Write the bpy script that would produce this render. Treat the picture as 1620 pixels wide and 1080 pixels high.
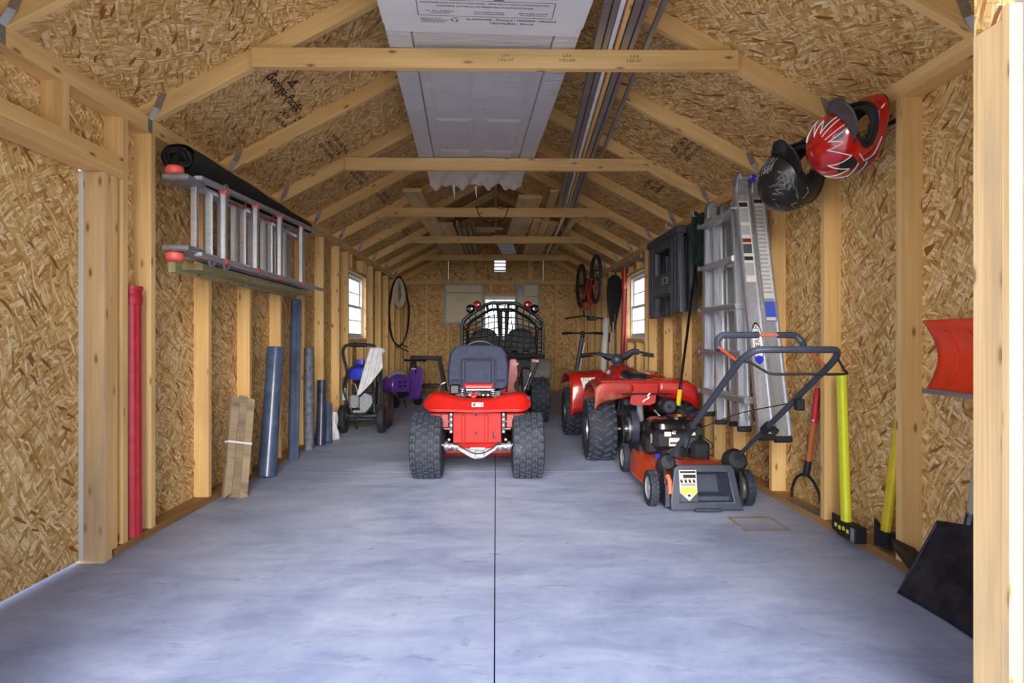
import bpy, math, random
from mathutils import Matrix, Vector
random.seed(7)
S = bpy.context.scene
for o in list(bpy.data.objects): bpy.data.objects.remove(o)
C = S.collection
PI = math.pi

# ------------------------------------------------------------------ camera, light, exposure
F = 955.0
cam_d = bpy.data.cameras.new('camera'); cam = bpy.data.objects.new('camera', cam_d); C.objects.link(cam)
cam_d.sensor_width = 36.0; cam_d.lens = 36.0 * F / 1620.0
cam_d.shift_x = 12.0 / 1620.0; cam_d.shift_y = -2.0 / 1620.0
cam_d.clip_start = 0.05; cam_d.clip_end = 400
cam.location = (0, 0, 0.988); cam.rotation_euler = (PI / 2, 0, -math.atan(0.0143))
S.camera = cam

w = bpy.data.worlds.new('sky'); S.world = w; w.use_nodes = True
wt = w.node_tree; wt.nodes.clear()
wo = wt.nodes.new('ShaderNodeOutputWorld'); wb = wt.nodes.new('ShaderNodeBackground')
wc = wt.nodes.new('ShaderNodeTexCoord'); ws = wt.nodes.new('ShaderNodeSeparateXYZ'); wr = wt.nodes.new('ShaderNodeValToRGB')
wt.links.new(wc.outputs['Generated'], ws.inputs[0]); wt.links.new(ws.outputs['Z'], wr.inputs[0])
wr.color_ramp.elements[0].position = 0.0; wr.color_ramp.elements[0].color = (0.95, 0.97, 1.0, 1)
wr.color_ramp.elements[1].position = 0.75; wr.color_ramp.elements[1].color = (0.52, 0.68, 1.0, 1)
wt.links.new(wr.outputs[0], wb.inputs[0]); wb.inputs[1].default_value = 1.25
wt.links.new(wb.outputs[0], wo.inputs[0])

def sun(name, energy, angle, elev, azim, col):
    # azim 0 = light comes from behind the camera and travels into the shed, + = from the right
    d = bpy.data.lights.new(name, 'SUN'); d.energy = energy; d.angle = math.radians(angle); d.color = col
    o = bpy.data.objects.new(name, d); C.objects.link(o)
    e, a = math.radians(elev), math.radians(azim)
    src = Vector((math.sin(a) * math.cos(e), -math.cos(a) * math.cos(e), math.sin(e)))
    o.rotation_euler = (-src).to_track_quat('-Z', 'Y').to_euler(); o.location = src * 30
    return o
sun('hazy_sun', 5.9, 48, 11, -2, (1.0, 0.96, 0.90))
S.view_settings.view_transform = 'Standard'; S.view_settings.look = 'None'
S.view_settings.gamma = 1.0; S.view_settings.use_curve_mapping = False
S.view_settings.exposure = 1.0

# ------------------------------------------------------------------ helpers
def T(x, y, z): return Matrix.Translation((x, y, z))
def RX(a): return Matrix.Rotation(math.radians(a), 4, 'X')
def RY(a): return Matrix.Rotation(math.radians(a), 4, 'Y')
def RZ(a): return Matrix.Rotation(math.radians(a), 4, 'Z')
def lin(r, g, b):
    f = lambda c: (c / 255 / 12.92) if c <= 10.3 else ((c / 255 + 0.055) / 1.055) ** 2.4
    return (f(r), f(g), f(b), 1)
def frame(d, up=Vector((0, 0, 1))):
    d = d.normalized()
    if abs(d.dot(up)) > 0.98: up = Vector((0, 1, 0)) if abs(d.y) < 0.9 else Vector((1, 0, 0))
    a = d.cross(up).normalized(); b = a.cross(d).normalized()
    return a, b

class G:
    """collects shapes; build() links them as ONE mesh object (uv in metres, u along the long side)"""
    def __init__(s): s.v = []; s.l = []; s.f = []; s.m = []
    def add(s, vs, fs, M=None, loc=None):
        n = len(s.v)
        for i, p in enumerate(vs):
            p = Vector(p); s.l.append(tuple(loc[i]) if loc else tuple(p))
            s.v.append(tuple(M @ p) if M is not None else tuple(p))
        for f in fs: s.f.append([i + n for i in f])
        return s
    def box(s, x0, x1, y0, y1, z0, z1, M=None, bev=0):
        X, Y, Z = (x0, x1), (y0, y1), (z0, z1); d = (x1 - x0, y1 - y0, z1 - z0)
        order = sorted(range(3), key=lambda i: -d[i])
        if bev <= 0:
            vs = [(X[i], Y[j], Z[k]) for i in (0, 1) for j in (0, 1) for k in (0, 1)]
            fs = [(0, 1, 3, 2), (4, 6, 7, 5), (0, 4, 5, 1), (2, 3, 7, 6), (0, 2, 6, 4), (1, 5, 7, 3)]
        else:
            bev = min(bev, min(d) * 0.45); vs = []; idx = {}
            sg = (1, -1)
            for i in (0, 1):
                for j in (0, 1):
                    for k in (0, 1):
                        for a in range(3):
                            p = [X[i] + sg[i] * bev, Y[j] + sg[j] * bev, Z[k] + sg[k] * bev]
                            p[a] = (X[i], Y[j], Z[k])[a]
                            idx[(i, j, k, a)] = len(vs); vs.append(tuple(p))
            fs = []
            for e in (0, 1):
                for a, ring in ((0, [(e, 0, 0), (e, 1, 0), (e, 1, 1), (e, 0, 1)]), (1, [(0, e, 0), (0, e, 1), (1, e, 1), (1, e, 0)]), (2, [(0, 0, e), (1, 0, e), (1, 1, e), (0, 1, e)])):
                    q = [idx[r + (a,)] for r in ring]
                    fs.append(q if e else q[::-1])
            for a in range(3):
                b, c = [i for i in range(3) if i != a]
                for e in (0, 1):
                    for g in (0, 1):
                        p = [0, 0, 0]; p[b] = e; p[c] = g
                        p0 = list(p); p0[a] = 0; p1 = list(p); p1[a] = 1
                        q = [idx[tuple(p0) + (b,)], idx[tuple(p1) + (b,)], idx[tuple(p1) + (c,)], idx[tuple(p0) + (c,)]]
                        fs.append(q)
            for i in (0, 1):
                for j in (0, 1):
                    for k in (0, 1): fs.append([idx[(i, j, k, a)] for a in range(3)])
            cx = Vector(((x0 + x1) / 2, (y0 + y1) / 2, (z0 + z1) / 2)); out = []
            for f in fs:
                p = [Vector(vs[i]) for i in f]; n = (p[1] - p[0]).cross(p[2] - p[0]); c = sum(p, Vector()) / len(p)
                out.append(f if n.dot(c - cx) > 0 else f[::-1])
            fs = out
        return s.add(vs, fs, M, [tuple(p[o] for o in order) for p in vs])
    def cyl(s, p0, p1, r0, r1=None, n=12, M=None, caps=True):
        p0, p1 = Vector(p0), Vector(p1); r1 = r0 if r1 is None else r1
        a, b = frame(p1 - p0); L = (p1 - p0).length; vs = []; loc = []
        for q, r, h in ((p0, r0, 0), (p1, r1, L)):
            for i in range(n):
                t = 2 * PI * i / n; vs.append(q + a * math.cos(t) * r + b * math.sin(t) * r); loc.append((h, t * max(r0, r1), 0))
        fs = [(i, (i + 1) % n, n + (i + 1) % n, n + i) for i in range(n)]
        if caps: fs += [list(range(n))[::-1], list(range(n, 2 * n))]
        return s.add(vs, fs, M, loc)
    def tube(s, pts, r, n=8, closed=False, M=None):
        P = [Vector(p) for p in pts]; N = len(P)
        R = list(r) if isinstance(r, (list, tuple)) else [r] * N
        tan = []
        for i in range(N):
            q0 = P[(i - 1) % N] if (closed or i > 0) else P[i]; q1 = P[(i + 1) % N] if (closed or i < N - 1) else P[i]
            tan.append((q1 - q0).normalized())
        a, b = frame(tan[0]); vs = []; loc = []; u = 0
        for i in range(N):
            if i:
                a = (a - tan[i] * a.dot(tan[i]))
                a = a.normalized() if a.length > 1e-6 else frame(tan[i])[0]
                b = a.cross(tan[i]) * -1; b = tan[i].cross(a) * -1
                u += (P[i] - P[i - 1]).length
            for k in range(n):
                t = 2 * PI * k / n; vs.append(P[i] + (a * math.cos(t) + b * math.sin(t)) * R[i]); loc.append((u, t * R[i], 0))
        fs = []
        for i in range(N if closed else N - 1):
            j = (i + 1) % N
            for k in range(n): fs.append((i * n + k, i * n + (k + 1) % n, j * n + (k + 1) % n, j * n + k))
        if not closed: fs += [list(range(n))[::-1], list(range((N - 1) * n, N * n))]
        return s.add(vs, fs, M, loc)
    def lathe(s, prof, n=24, M=None, closed=False):
        vs = []; fs = []; K = len(prof)
        for i in range(n):
            t = 2 * PI * i / n
            for r, z in prof: vs.append((r * math.cos(t), r * math.sin(t), z))
        for i in range(n):
            j = (i + 1) % n
            for k in range(K if closed else K - 1):
                k2 = (k + 1) % K
                fs.append((i * K + k, j * K + k, j * K + k2, i * K + k2))
        return s.add(vs, fs, M)
    def prism(s, out, t0, t1, M=None):
        n = len(out); vs = [(x, y, t0) for x, y in out] + [(x, y, t1) for x, y in out]
        fs = [list(range(n))[::-1], list(range(n, 2 * n))] + [(i, (i + 1) % n, n + (i + 1) % n, n + i) for i in range(n)]
        return s.add(vs, fs, M)
    def grid(s, fn, nu, nv, M=None, closed_u=False):
        vs = []; loc = []
        for i in range(nu if closed_u else nu + 1):
            for j in range(nv + 1): vs.append(fn(i / nu, j / nv)); loc.append((i / nu, j / nv, 0))
        K = nv + 1; fs = []
        for i in range(nu):
            i2 = (i + 1) % nu if closed_u else i + 1
            for j in range(nv): fs.append((i * K + j, i2 * K + j, i2 * K + j + 1, i * K + j + 1))
        return s.add(vs, fs, M)
    def loft(s, rings, M=None, caps=True):
        n = len(rings[0]); vs = [p for r in rings for p in r]; fs = []
        for i in range(len(rings) - 1):
            for k in range(n): fs.append((i * n + k, i * n + (k + 1) % n, (i + 1) * n + (k + 1) % n, (i + 1) * n + k))
        if caps: fs += [list(range(n))[::-1], list(range((len(rings) - 1) * n, len(rings) * n))]
        return s.add(vs, fs, M)
    def ell(s, c, r, nu=16, nv=10, M=None):
        vs = [(c[0], c[1], c[2] - r[2])]; fs = []
        for j in range(1, nv):
            p = -PI / 2 + PI * j / nv
            for i in range(nu):
                t = 2 * PI * i / nu; vs.append((c[0] + r[0] * math.cos(p) * math.cos(t), c[1] + r[1] * math.cos(p) * math.sin(t), c[2] + r[2] * math.sin(p)))
        vs.append((c[0], c[1], c[2] + r[2])); top = len(vs) - 1
        for i in range(nu):
            fs.append((0, 1 + (i + 1) % nu, 1 + i)); fs.append((top, 1 + (nv - 2) * nu + i, 1 + (nv - 2) * nu + (i + 1) % nu))
            for j in range(nv - 2): fs.append((1 + j * nu + i, 1 + j * nu + (i + 1) % nu, 1 + (j + 1) * nu + (i + 1) % nu, 1 + (j + 1) * nu + i))
        return s.add(vs, fs, M)
    def mesh(s, name, sm=35):
        me = bpy.data.meshes.new(name); me.from_pydata(s.v, [], s.f)
        uvl = me.uv_layers.new(name='UVMap'); L = s.l; k = 0; data = [0.0] * (2 * len(me.loops))
        for f in s.f:
            p = [L[i] for i in f]
            ax = [p[1][i] - p[0][i] for i in range(3)]; bx = [p[2][i] - p[0][i] for i in range(3)]
            nn = (abs(ax[1] * bx[2] - ax[2] * bx[1]), abs(ax[2] * bx[0] - ax[0] * bx[2]), abs(ax[0] * bx[1] - ax[1] * bx[0]))
            m = nn.index(max(nn)); i0, i1 = ((1, 2), (0, 2), (0, 1))[m]
            off = m * 0.37
            for q in p:
                data[k] = q[i0]; data[k + 1] = q[i1] + off; k += 2
        uvl.data.foreach_set('uv', data)
        if sm:
            me.polygons.foreach_set('use_smooth', [True] * len(me.polygons))
            me.set_sharp_from_angle(angle=math.radians(sm))
        me.update(); return me
    def build(s, name, mat, parent=None, sm=35, solid=0, sub=0, bev=0, label=None):
        me = s.mesh(name, sm if not sub else 180); me.materials.append(mat)
        o = bpy.data.objects.new(name, me); C.objects.link(o); o.parent = parent
        if solid:
            m = o.modifiers.new('solid', 'SOLIDIFY'); m.thickness = solid; m.offset = 0
        if bev:
            m = o.modifiers.new('bevel', 'BEVEL'); m.width = bev; m.segments = 2; m.limit_method = 'ANGLE'
        if sub:
            m = o.modifiers.new('sub', 'SUBSURF'); m.levels = sub; m.render_levels = sub
        if label: o['label'] = label
        return o
def place(name, me, parent, loc=(0, 0, 0), rot=None):
    o = bpy.data.objects.new(name, me); C.objects.link(o); o.parent = parent; o.location = loc
    if rot: o.rotation_euler = rot
    return o
def tag(o, label, cat, group=None, kind=None):
    o['label'] = label; o['category'] = cat
    if group: o['group'] = group
    if kind: o['kind'] = kind
    return o
def thing(name, label, cat, loc=(0, 0, 0), rz=0, group=None, kind=None):
    o = bpy.data.objects.new(name, None); C.objects.link(o); o.location = loc; o.rotation_euler = (0, 0, math.radians(rz))
    o.empty_display_size = 0.1
    return tag(o, label, cat, group, kind)
def sb(name, mat, parent, *a, bev=0.0, M=None, sm=35):       # one box as one part
    return G().box(*a, bev=bev, M=M).build(name, mat, parent, sm=sm)
def text(s, size, mat, parent, M, name='lettering', align='CENTER', ex=0.0, sx=1.0, bold=0.0):
    cu = bpy.data.curves.new('t', 'FONT'); cu.body = s; cu.size = size; cu.align_x = align; cu.align_y = 'CENTER'; cu.extrude = ex
    cu.resolution_u = 2; cu.offset = size * bold
    ob = bpy.data.objects.new('t', cu); me = bpy.data.meshes.new_from_object(ob)
    bpy.data.objects.remove(ob); bpy.data.curves.remove(cu)
    if sx != 1.0: me.transform(Matrix.Diagonal((sx, 1, 1, 1)))
    me.transform(M); me.materials.clear(); me.materials.append(mat)
    o = bpy.data.objects.new(name, me); C.objects.link(o); o.parent = parent
    return o
def arc(c, r, a0, a1, n, plane='xz'):
    out = []
    for i in range(n + 1):
        t = math.radians(a0 + (a1 - a0) * i / n); u, v = r * math.cos(t), r * math.sin(t)
        out.append((c[0] + u, c[1], c[2] + v) if plane == 'xz' else (c[0], c[1] + u, c[2] + v) if plane == 'yz' else (c[0] + u, c[1] + v, c[2]))
    return out
def smooth(P, n=6, closed=False):
    P = [Vector(p) for p in P]; out = []; N = len(P)
    for i in range(N if closed else N - 1):
        p1, p2 = P[i], P[(i + 1) % N]
        p0 = P[(i - 1) % N] if (closed or i > 0) else p1 * 2 - p2
        p3 = P[(i + 2) % N] if (closed or i < N - 2) else p2 * 2 - p1
        for k in range(n):
            t = k / n
            out.append(0.5 * ((2 * p1) + (p2 - p0) * t + (2 * p0 - 5 * p1 + 4 * p2 - p3) * t * t + (3 * p1 - p0 - 3 * p2 + p3) * t ** 3))
    if not closed: out.append(P[-1])
    return out
def rrect(w2, h2, r, n=4, cx=0, cy=0):
    out = []
    for sx, sy, a in ((1, 1, 0), (-1, 1, 90), (-1, -1, 180), (1, -1, 270)):
        for i in range(n + 1):
            t = math.radians(a + 90 * i / n); out.append((cx + sx * (w2 - r) + r * math.cos(t), cy + sy * (h2 - r) + r * math.sin(t)))
    return out

# ------------------------------------------------------------------ materials
class N:
    def __init__(s, name):
        s.m = bpy.data.materials.new(name); s.m.use_nodes = True; s.t = s.m.node_tree; s.t.nodes.clear()
        s.out = s.n('OutputMaterial'); s.b = s.n('BsdfPrincipled'); s.link(s.b.outputs[0], s.out.inputs[0])
    def n(s, k, **kw):
        x = s.t.nodes.new('ShaderNode' + k)
        for a, b in kw.items(): setattr(x, a, b)
        return x
    def link(s, a, b): s.t.links.new(a, b)
    def math(s, op, a, b=None, c=None):
        x = s.n('Math', operation=op)
        for i, q in enumerate((a, b, c)):
            if q is None: continue
            if isinstance(q, (int, float)): x.inputs[i].default_value = q
            else: s.link(q, x.inputs[i])
        return x.outputs[0]
    def vmath(s, op, a, b=None):
        x = s.n('VectorMath', operation=op)
        for i, q in enumerate((a, b)):
            if q is None: continue
            if isinstance(q, tuple): x.inputs[i].default_value = q
            else: s.link(q, x.inputs[i])
        return x.outputs[0]
    def ramp(s, fac, stops, interp='LINEAR'):
        x = s.n('ValToRGB'); x.color_ramp.interpolation = interp; e = x.color_ramp.elements
        while len(e) < len(stops): e.new(0.5)
        for q, (p, c) in zip(e, stops): q.position = p; q.color = c
        s.link(fac, x.inputs[0]); return x.outputs[0]
    def noise(s, vec, scale, detail=3, rough=0.5, dist=0):
        x = s.n('TexNoise'); x.inputs['Scale'].default_value = scale; x.inputs['Detail'].default_value = detail
        x.inputs['Roughness'].default_value = rough; x.inputs['Distortion'].default_value = dist
        if vec is not None: s.link(vec, x.inputs['Vector'])
        return x.outputs['Fac']
    def mix(s, fac, a, b, blend='MIX'):
        x = s.n('Mix', data_type='RGBA', blend_type=blend)
        for i, q in ((0, fac), (6, a), (7, b)):
            if isinstance(q, (int, float)): x.inputs[i].default_value = q
            elif isinstance(q, tuple): x.inputs[i].default_value = q
            else: s.link(q, x.inputs[i])
        return x.outputs[2]
    def bump(s, h, strength, dist=0.01):
        x = s.n('Bump'); x.inputs['Strength'].default_value = strength; x.inputs['Distance'].default_value = dist
        s.link(h, x.inputs['Height']); s.link(x.outputs[0], s.b.inputs['Normal'])
    def set(s, **kw):
        for k, v in kw.items(): s.b.inputs[k.replace('_', ' ')].default_value = v
        return s
    def rnd_uv(s):
        uv = s.n('UVMap').outputs[0]; r = s.n('ObjectInfo').outputs['Random']
        cb = s.n('CombineXYZ'); s.link(s.math('MULTIPLY', r, 83.0), cb.inputs[0]); s.link(s.math('MULTIPLY', r, 41.0), cb.inputs[1])
        return s.vmath('ADD', uv, cb.outputs[0]), r

def osb_mat(name, tint=(1, 1, 1)):
    k = N(name); uv, rnd = k.rnd_uv()
    def c(r, g, b): q = lin(r, g, b); return (q[0] * tint[0], q[1] * tint[1], q[2] * tint[2], 1)
    stops = [(0.0, c(150, 102, 52)), (0.10, c(188, 142, 82)), (0.32, c(212, 170, 106)), (0.58, c(228, 192, 130)), (0.82, c(240, 212, 158)), (1.0, c(250, 233, 196))]
    nz = k.n('TexNoise'); nz.inputs['Scale'].default_value = 9; nz.inputs['Detail'].default_value = 2
    k.link(uv, nz.inputs['Vector'])
    wob = k.vmath('MULTIPLY', k.vmath('SUBTRACT', nz.outputs['Color'], (0.5, 0.5, 0.5)), (0.03, 0.03, 0))
    base = k.vmath('ADD', uv, wob); col = None; hgt = None
    n2 = k.n('TexNoise'); n2.inputs['Scale'].default_value = 3.2; n2.inputs['Detail'].default_value = 0; k.link(uv, n2.inputs['Vector'])
    base = k.vmath('ADD', base, k.vmath('MULTIPLY', k.vmath('SUBTRACT', n2.outputs['Color'], (0.5, 0.5, 0.5)), (0.13, 0.13, 0)))
    for ang, L, W, thr in ((0.15, 0.080, 0.020, -1), (1.25, 0.075, 0.016, 0.52), (-0.75, 0.07, 0.014, 0.55), (2.1, 0.065, 0.012, 0.60), (0.5, 0.06, 0.010, 0.64)):
        r = k.n('VectorRotate', rotation_type='Z_AXIS'); r.inputs['Angle'].default_value = ang; k.link(base, r.inputs['Vector'])
        v = k.vmath('MULTIPLY', r.outputs[0], (1 / L, 1 / W, 1)); v = k.vmath('ADD', v, (ang * 31, ang * 17, 0))
        vo = k.n('TexVoronoi', voronoi_dimensions='2D'); vo.inputs['Scale'].default_value = 1.0; k.link(v, vo.inputs['Vector'])
        sp = k.n('SeparateColor'); k.link(vo.outputs['Color'], sp.inputs[0])
        g = k.noise(k.vmath('MULTIPLY', r.outputs[0], (18, 260, 1)), 1.0, 2)
        val = k.math('ADD', k.math('MULTIPLY', sp.outputs[0], 0.86), k.math('MULTIPLY', k.math('SUBTRACT', g, 0.36), 0.5))
        cc = k.ramp(val, stops)
        if col is None: col = cc; hgt = val
        else:
            m = k.math('GREATER_THAN', sp.outputs[1], thr)
            edge = k.ramp(vo.outputs['Distance'], [(0.0, (1, 1, 1, 1)), (0.42, (1, 1, 1, 1)), (0.62, (0.74, 0.66, 0.55, 1))])
            cc = k.mix(1.0, cc, edge, 'MULTIPLY'); col = k.mix(m, col, cc)
            hm = k.n('Mix', data_type='FLOAT'); k.link(m, hm.inputs[0]); k.link(hgt, hm.inputs[2]); k.link(val, hm.inputs[3]); hgt = hm.outputs[0]
    # scattered dark bark flecks
    r = k.n('VectorRotate', rotation_type='Z_AXIS'); r.inputs['Angle'].default_value = 0.9; k.link(base, r.inputs['Vector'])
    vo = k.n('TexVoronoi', voronoi_dimensions='2D'); vo.inputs['Scale'].default_value = 1.0; k.link(k.vmath('MULTIPLY', r.outputs[0], (17, 80, 1)), vo.inputs['Vector'])
    sp = k.n('SeparateColor'); k.link(vo.outputs['Color'], sp.inputs[0])
    col = k.mix(k.math('GREATER_THAN', sp.outputs[2], 0.972), col, c(150, 96, 52))
    big = k.noise(uv, 1.1, 2); col = k.mix(1.0, col, k.ramp(big, [(0.3, (0.86, 0.84, 0.82, 1)), (0.7, (1.05, 1.05, 1.05, 1))]), 'MULTIPLY')
    k.link(col, k.b.inputs['Base Color']); k.set(Roughness=0.72); k.b.inputs['Specular IOR Level'].default_value = 0.25
    k.bump(hgt, 0.35, 0.004); return k.m

def wood_mat(name, lo, hi, knot=(120, 72, 34), grey=None, rough=0.65, knots=True):
    k = N(name); uv, rnd = k.rnd_uv()
    w1 = k.noise(k.vmath('MULTIPLY', uv, (0.8, 9, 1)), 1.0, 2)
    g = k.noise(k.vmath('ADD', k.vmath('MULTIPLY', uv, (1.6, 95, 1)), k.vmath('MULTIPLY', uv, (0, 0, 0))), 1.0, 4, 0.6, 0.4)
    v = k.math('ADD', k.math('MULTIPLY', g, 0.6), k.math('MULTIPLY', w1, 0.5))
    v = k.math('ADD', v, k.math('MULTIPLY', k.math('SUBTRACT', rnd, 0.5), 0.16))
    col = k.ramp(v, [(0.28, lin(*lo)), (0.72, lin(*hi))])
    if knots:
        vo = k.n('TexVoronoi', voronoi_dimensions='2D'); vo.inputs['Scale'].default_value = 1.0
        k.link(k.vmath('MULTIPLY', uv, (5.2, 15.0, 1)), vo.inputs['Vector'])
        sp = k.n('SeparateColor'); k.link(vo.outputs['Color'], sp.inputs[0])
        d = k.math('ADD', vo.outputs['Distance'], k.math('MULTIPLY', k.math('LESS_THAN', sp.outputs[0], 0.72), 9.0))
        kn = k.ramp(d, [(0.0, (1, 1, 1, 1)), (0.07, (0.9, 0.9, 0.9, 1)), (0.12, (0.25, 0.25, 0.25, 1)), (0.2, (0, 0, 0, 1))])
        col = k.mix(k.math('MULTIPLY', kn, 0.85), col, lin(*knot))
    if grey:
        st = k.noise(k.vmath('MULTIPLY', uv, (1.0, 6.0, 1)), 1.3, 3)
        col = k.mix(k.ramp(st, [(0.5, (0, 0, 0, 1)), (0.72, (0.8, 0.8, 0.8, 1))]), col, lin(*grey))
    k.link(col, k.b.inputs['Base Color']); k.set(Roughness=rough); k.b.inputs['Specular IOR Level'].default_value = 0.3
    k.bump(g, 0.15, 0.002); return k.m

def plain(name, rgb, rough=0.5, metal=0.0, var=0.08, scale=14, coat=0.0, bump=0.0, spec=None, dirt=None):
    k = N(name); tc = k.n('TexCoord').outputs['Object']
    nz = k.noise(tc, scale, 4, 0.6); c = lin(*rgb)
    lo = tuple(q * (1 - var * 2) for q in c[:3]) + (1,); hi = tuple(min(1, q * (1 + var * 1.5)) for q in c[:3]) + (1,)
    col = k.ramp(nz, [(0.3, lo), (0.7, hi)])
    if dirt:
        d = k.noise(tc, dirt[1], 5, 0.65, 0.3)
        col = k.mix(k.ramp(d, [(dirt[2], (0, 0, 0, 1)), (dirt[2] + 0.2, (0.75, 0.75, 0.75, 1))]), col, lin(*dirt[0]))
    k.link(col, k.b.inputs['Base Color'])
    k.set(Roughness=rough, Metallic=metal)
    if coat: k.b.inputs['Coat Weight'].default_value = coat; k.b.inputs['Coat Roughness'].default_value = 0.08
    if spec is not None: k.b.inputs['Specular IOR Level'].default_value = spec
    if bump: k.bump(k.noise(tc, scale * 6, 3), bump, 0.004)
    return k.m
def brushed(name, rgb, rough=0.35, metal=0.9, axis=(3, 3, 90)):
    k = N(name); tc = k.n('TexCoord').outputs['Object']
    g = k.noise(k.vmath('MULTIPLY', tc, axis), 2.0, 3); c = lin(*rgb)
    k.link(k.ramp(g, [(0.3, tuple(q * 0.8 for q in c[:3]) + (1,)), (0.7, c)]), k.b.inputs['Base Color'])
    k.link(k.math('ADD', k.math('MULTIPLY', g, 0.25), rough - 0.1), k.b.inputs['Roughness']); k.set(Metallic=metal); return k.m
def glassy(name, tint=(0.9, 0.95, 1.0), fac=0.1, rough=0.02, bump=0):
    k = N(name); tr = k.n('BsdfTransparent'); gl = k.n('BsdfGlossy'); mx = k.n('MixShader')
    tr.inputs[0].default_value = tint + (1,); gl.inputs['Roughness'].default_value = rough; mx.inputs[0].default_value = fac
    k.link(tr.outputs[0], mx.inputs[1]); k.link(gl.outputs[0], mx.inputs[2]); k.link(mx.outputs[0], k.out.inputs[0])
    if bump:
        b = k.n('Bump'); b.inputs['Strength'].default_value = bump; b.inputs['Distance'].default_value = 0.03
        k.link(k.noise(k.vmath('MULTIPLY', k.n('TexCoord').outputs['Object'], (6, 22, 6)), 1.5, 4, 0.6, 1.2), b.inputs['Height']); k.link(b.outputs[0], gl.inputs['Normal'])
    return k.m

OSB = osb_mat('oriented strand board')
LUM = wood_mat('pine lumber', (212, 162, 94), (240, 204, 142), grey=(202, 164, 110))
LUM2 = wood_mat('old pine lumber', (186, 146, 98), (226, 194, 146), grey=(170, 148, 118))
TREAT = wood_mat('treated sill lumber', (128, 92, 52), (178, 136, 84), grey=(108, 84, 56))
GREYW = wood_mat('weathered grey board', (116, 98, 76), (172, 150, 120), grey=(104, 100, 94))
GREENW = wood_mat('green treated lumber', (140, 132, 92), (190, 178, 130), grey=(120, 120, 90))
ASH = wood_mat('ash tool handle', (150, 138, 120), (190, 178, 158), knots=False)
ORW = wood_mat('varnished orange handle', (150, 82, 40), (196, 116, 62), knots=False, rough=0.4)

def concrete():
    k = N('troweled concrete'); tc = k.n('TexCoord').outputs['Object']
    a = k.noise(tc, 0.9, 5, 0.6, 0.6); b = k.noise(k.vmath('MULTIPLY', tc, (1.0, 2.6, 1)), 2.4, 6, 0.68, 0.8); c = k.noise(tc, 26, 4, 0.6)
    v = k.math('ADD', k.math('ADD', k.math('MULTIPLY', a, 0.55), k.math('MULTIPLY', b, 0.45)), k.math('MULTIPLY', c, 0.10))
    col = k.ramp(v, [(0.34, lin(116, 125, 154)), (0.52, lin(150, 159, 188)), (0.74, lin(186, 193, 212))])
    sc = k.noise(k.vmath('MULTIPLY', tc, (2.2, 5.5, 1)), 2.1, 6, 0.75, 1.4)
    col = k.mix(k.ramp(sc, [(0.58, (0, 0, 0, 1)), (0.72, (0.6, 0.6, 0.6, 1))]), col, lin(100, 103, 116))
    # dried tan rectangle left by a box beside the mower
    sp = k.n('SeparateXYZ'); k.link(tc, sp.inputs[0])
    def band(o, c0, h): return k.math('LESS_THAN', k.math('ABSOLUTE', k.math('SUBTRACT', o, c0)), h)
    xs = k.math('ADD', sp.outputs[0], k.math('MULTIPLY', k.noise(tc, 30, 3), 0.02)); ys = k.math('ADD', sp.outputs[1], k.math('MULTIPLY', k.noise(tc, 34, 3), 0.03))
    o_ = k.math('MULTIPLY', band(xs, 1.425, 0.125), band(ys, 3.255, 0.125)); i_ = k.math('MULTIPLY', band(xs, 1.425, 0.108), band(ys, 3.255, 0.095))
    rim = k.math('SUBTRACT', o_, k.math('MULTIPLY', i_, 0.78))
    col = k.mix(k.math('MULTIPLY', rim, k.math('MULTIPLY', k.noise(tc, 18, 4), 1.5)), col, lin(150, 128, 88))
    k.link(col, k.b.inputs['Base Color']); k.link(k.ramp(b, [(0.3, (0.5, 0.5, 0.5, 1)), (0.7, (0.72, 0.72, 0.72, 1))]), k.b.inputs['Roughness'])
    k.b.inputs['Specular IOR Level'].default_value = 0.35
    k.bump(v, 0.12, 0.01); return k.m
CONC = concrete()
GRAVEL = plain('pale gravel', (226, 220, 208), 0.9, var=0.14, scale=30)
GALV = brushed('galvanized steel', (176, 178, 182), 0.42, 0.85)
ALU = brushed('aluminium', (206, 208, 212), 0.36, 0.85, (4, 4, 60))
ALUL = brushed('aluminium side rail', (198, 204, 216), 0.4, 0.8, (60, 60, 3))
CHROME = plain('chrome', (220, 222, 226), 0.15, 1.0, var=0.02)
STEEL = plain('dull steel', (150, 150, 154), 0.4, 0.8, var=0.12, scale=20)
CAST = plain('cast aluminium', (138, 140, 145), 0.5, 0.6, var=0.12, scale=40)
BLK = plain('black plastic', (27, 29, 35), 0.45, var=0.2, scale=8)
BLKM = plain('matte black', (24, 25, 29), 0.7, var=0.2)
BLKG = plain('gloss black', (16, 17, 20), 0.18, var=0.1, coat=0.5)
SLATE = plain('blue grey plastic', (54, 60, 75), 0.42, var=0.12, scale=10)
NAVY = plain('navy vinyl', (40, 44, 68), 0.65, spec=0.25, var=0.15, scale=30, bump=0.2)
RUB = plain('tyre rubber', (31, 33, 41), 0.75, var=0.2, scale=30, dirt=((92, 96, 108), 12, 0.55))
RUBL = plain('tyre tread edge', (48, 54, 69), 0.8, var=0.2, scale=40)
RED = plain('red paint', (164, 22, 15), 0.28, var=0.06, coat=0.6)
REDD = plain('red plate paint', (152, 28, 26), 0.5, spec=0.2, var=0.08, dirt=((150, 60, 50), 9, 0.62))
REDP = plain('red plastic', (168, 24, 18), 0.32, var=0.08, coat=0.4)
REDM = plain('muddy red plastic', (148, 34, 26), 0.5, var=0.12, dirt=((132, 112, 92), 7, 0.47))
REDT = plain('faded red plastic tube', (186, 40, 54), 0.45, var=0.12, scale=18)
DRED = plain('dark red metal', (140, 36, 30), 0.45, 0.1, var=0.15)
ORG = plain('orange paint', (216, 78, 26), 0.3, var=0.07, coat=0.5)
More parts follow.
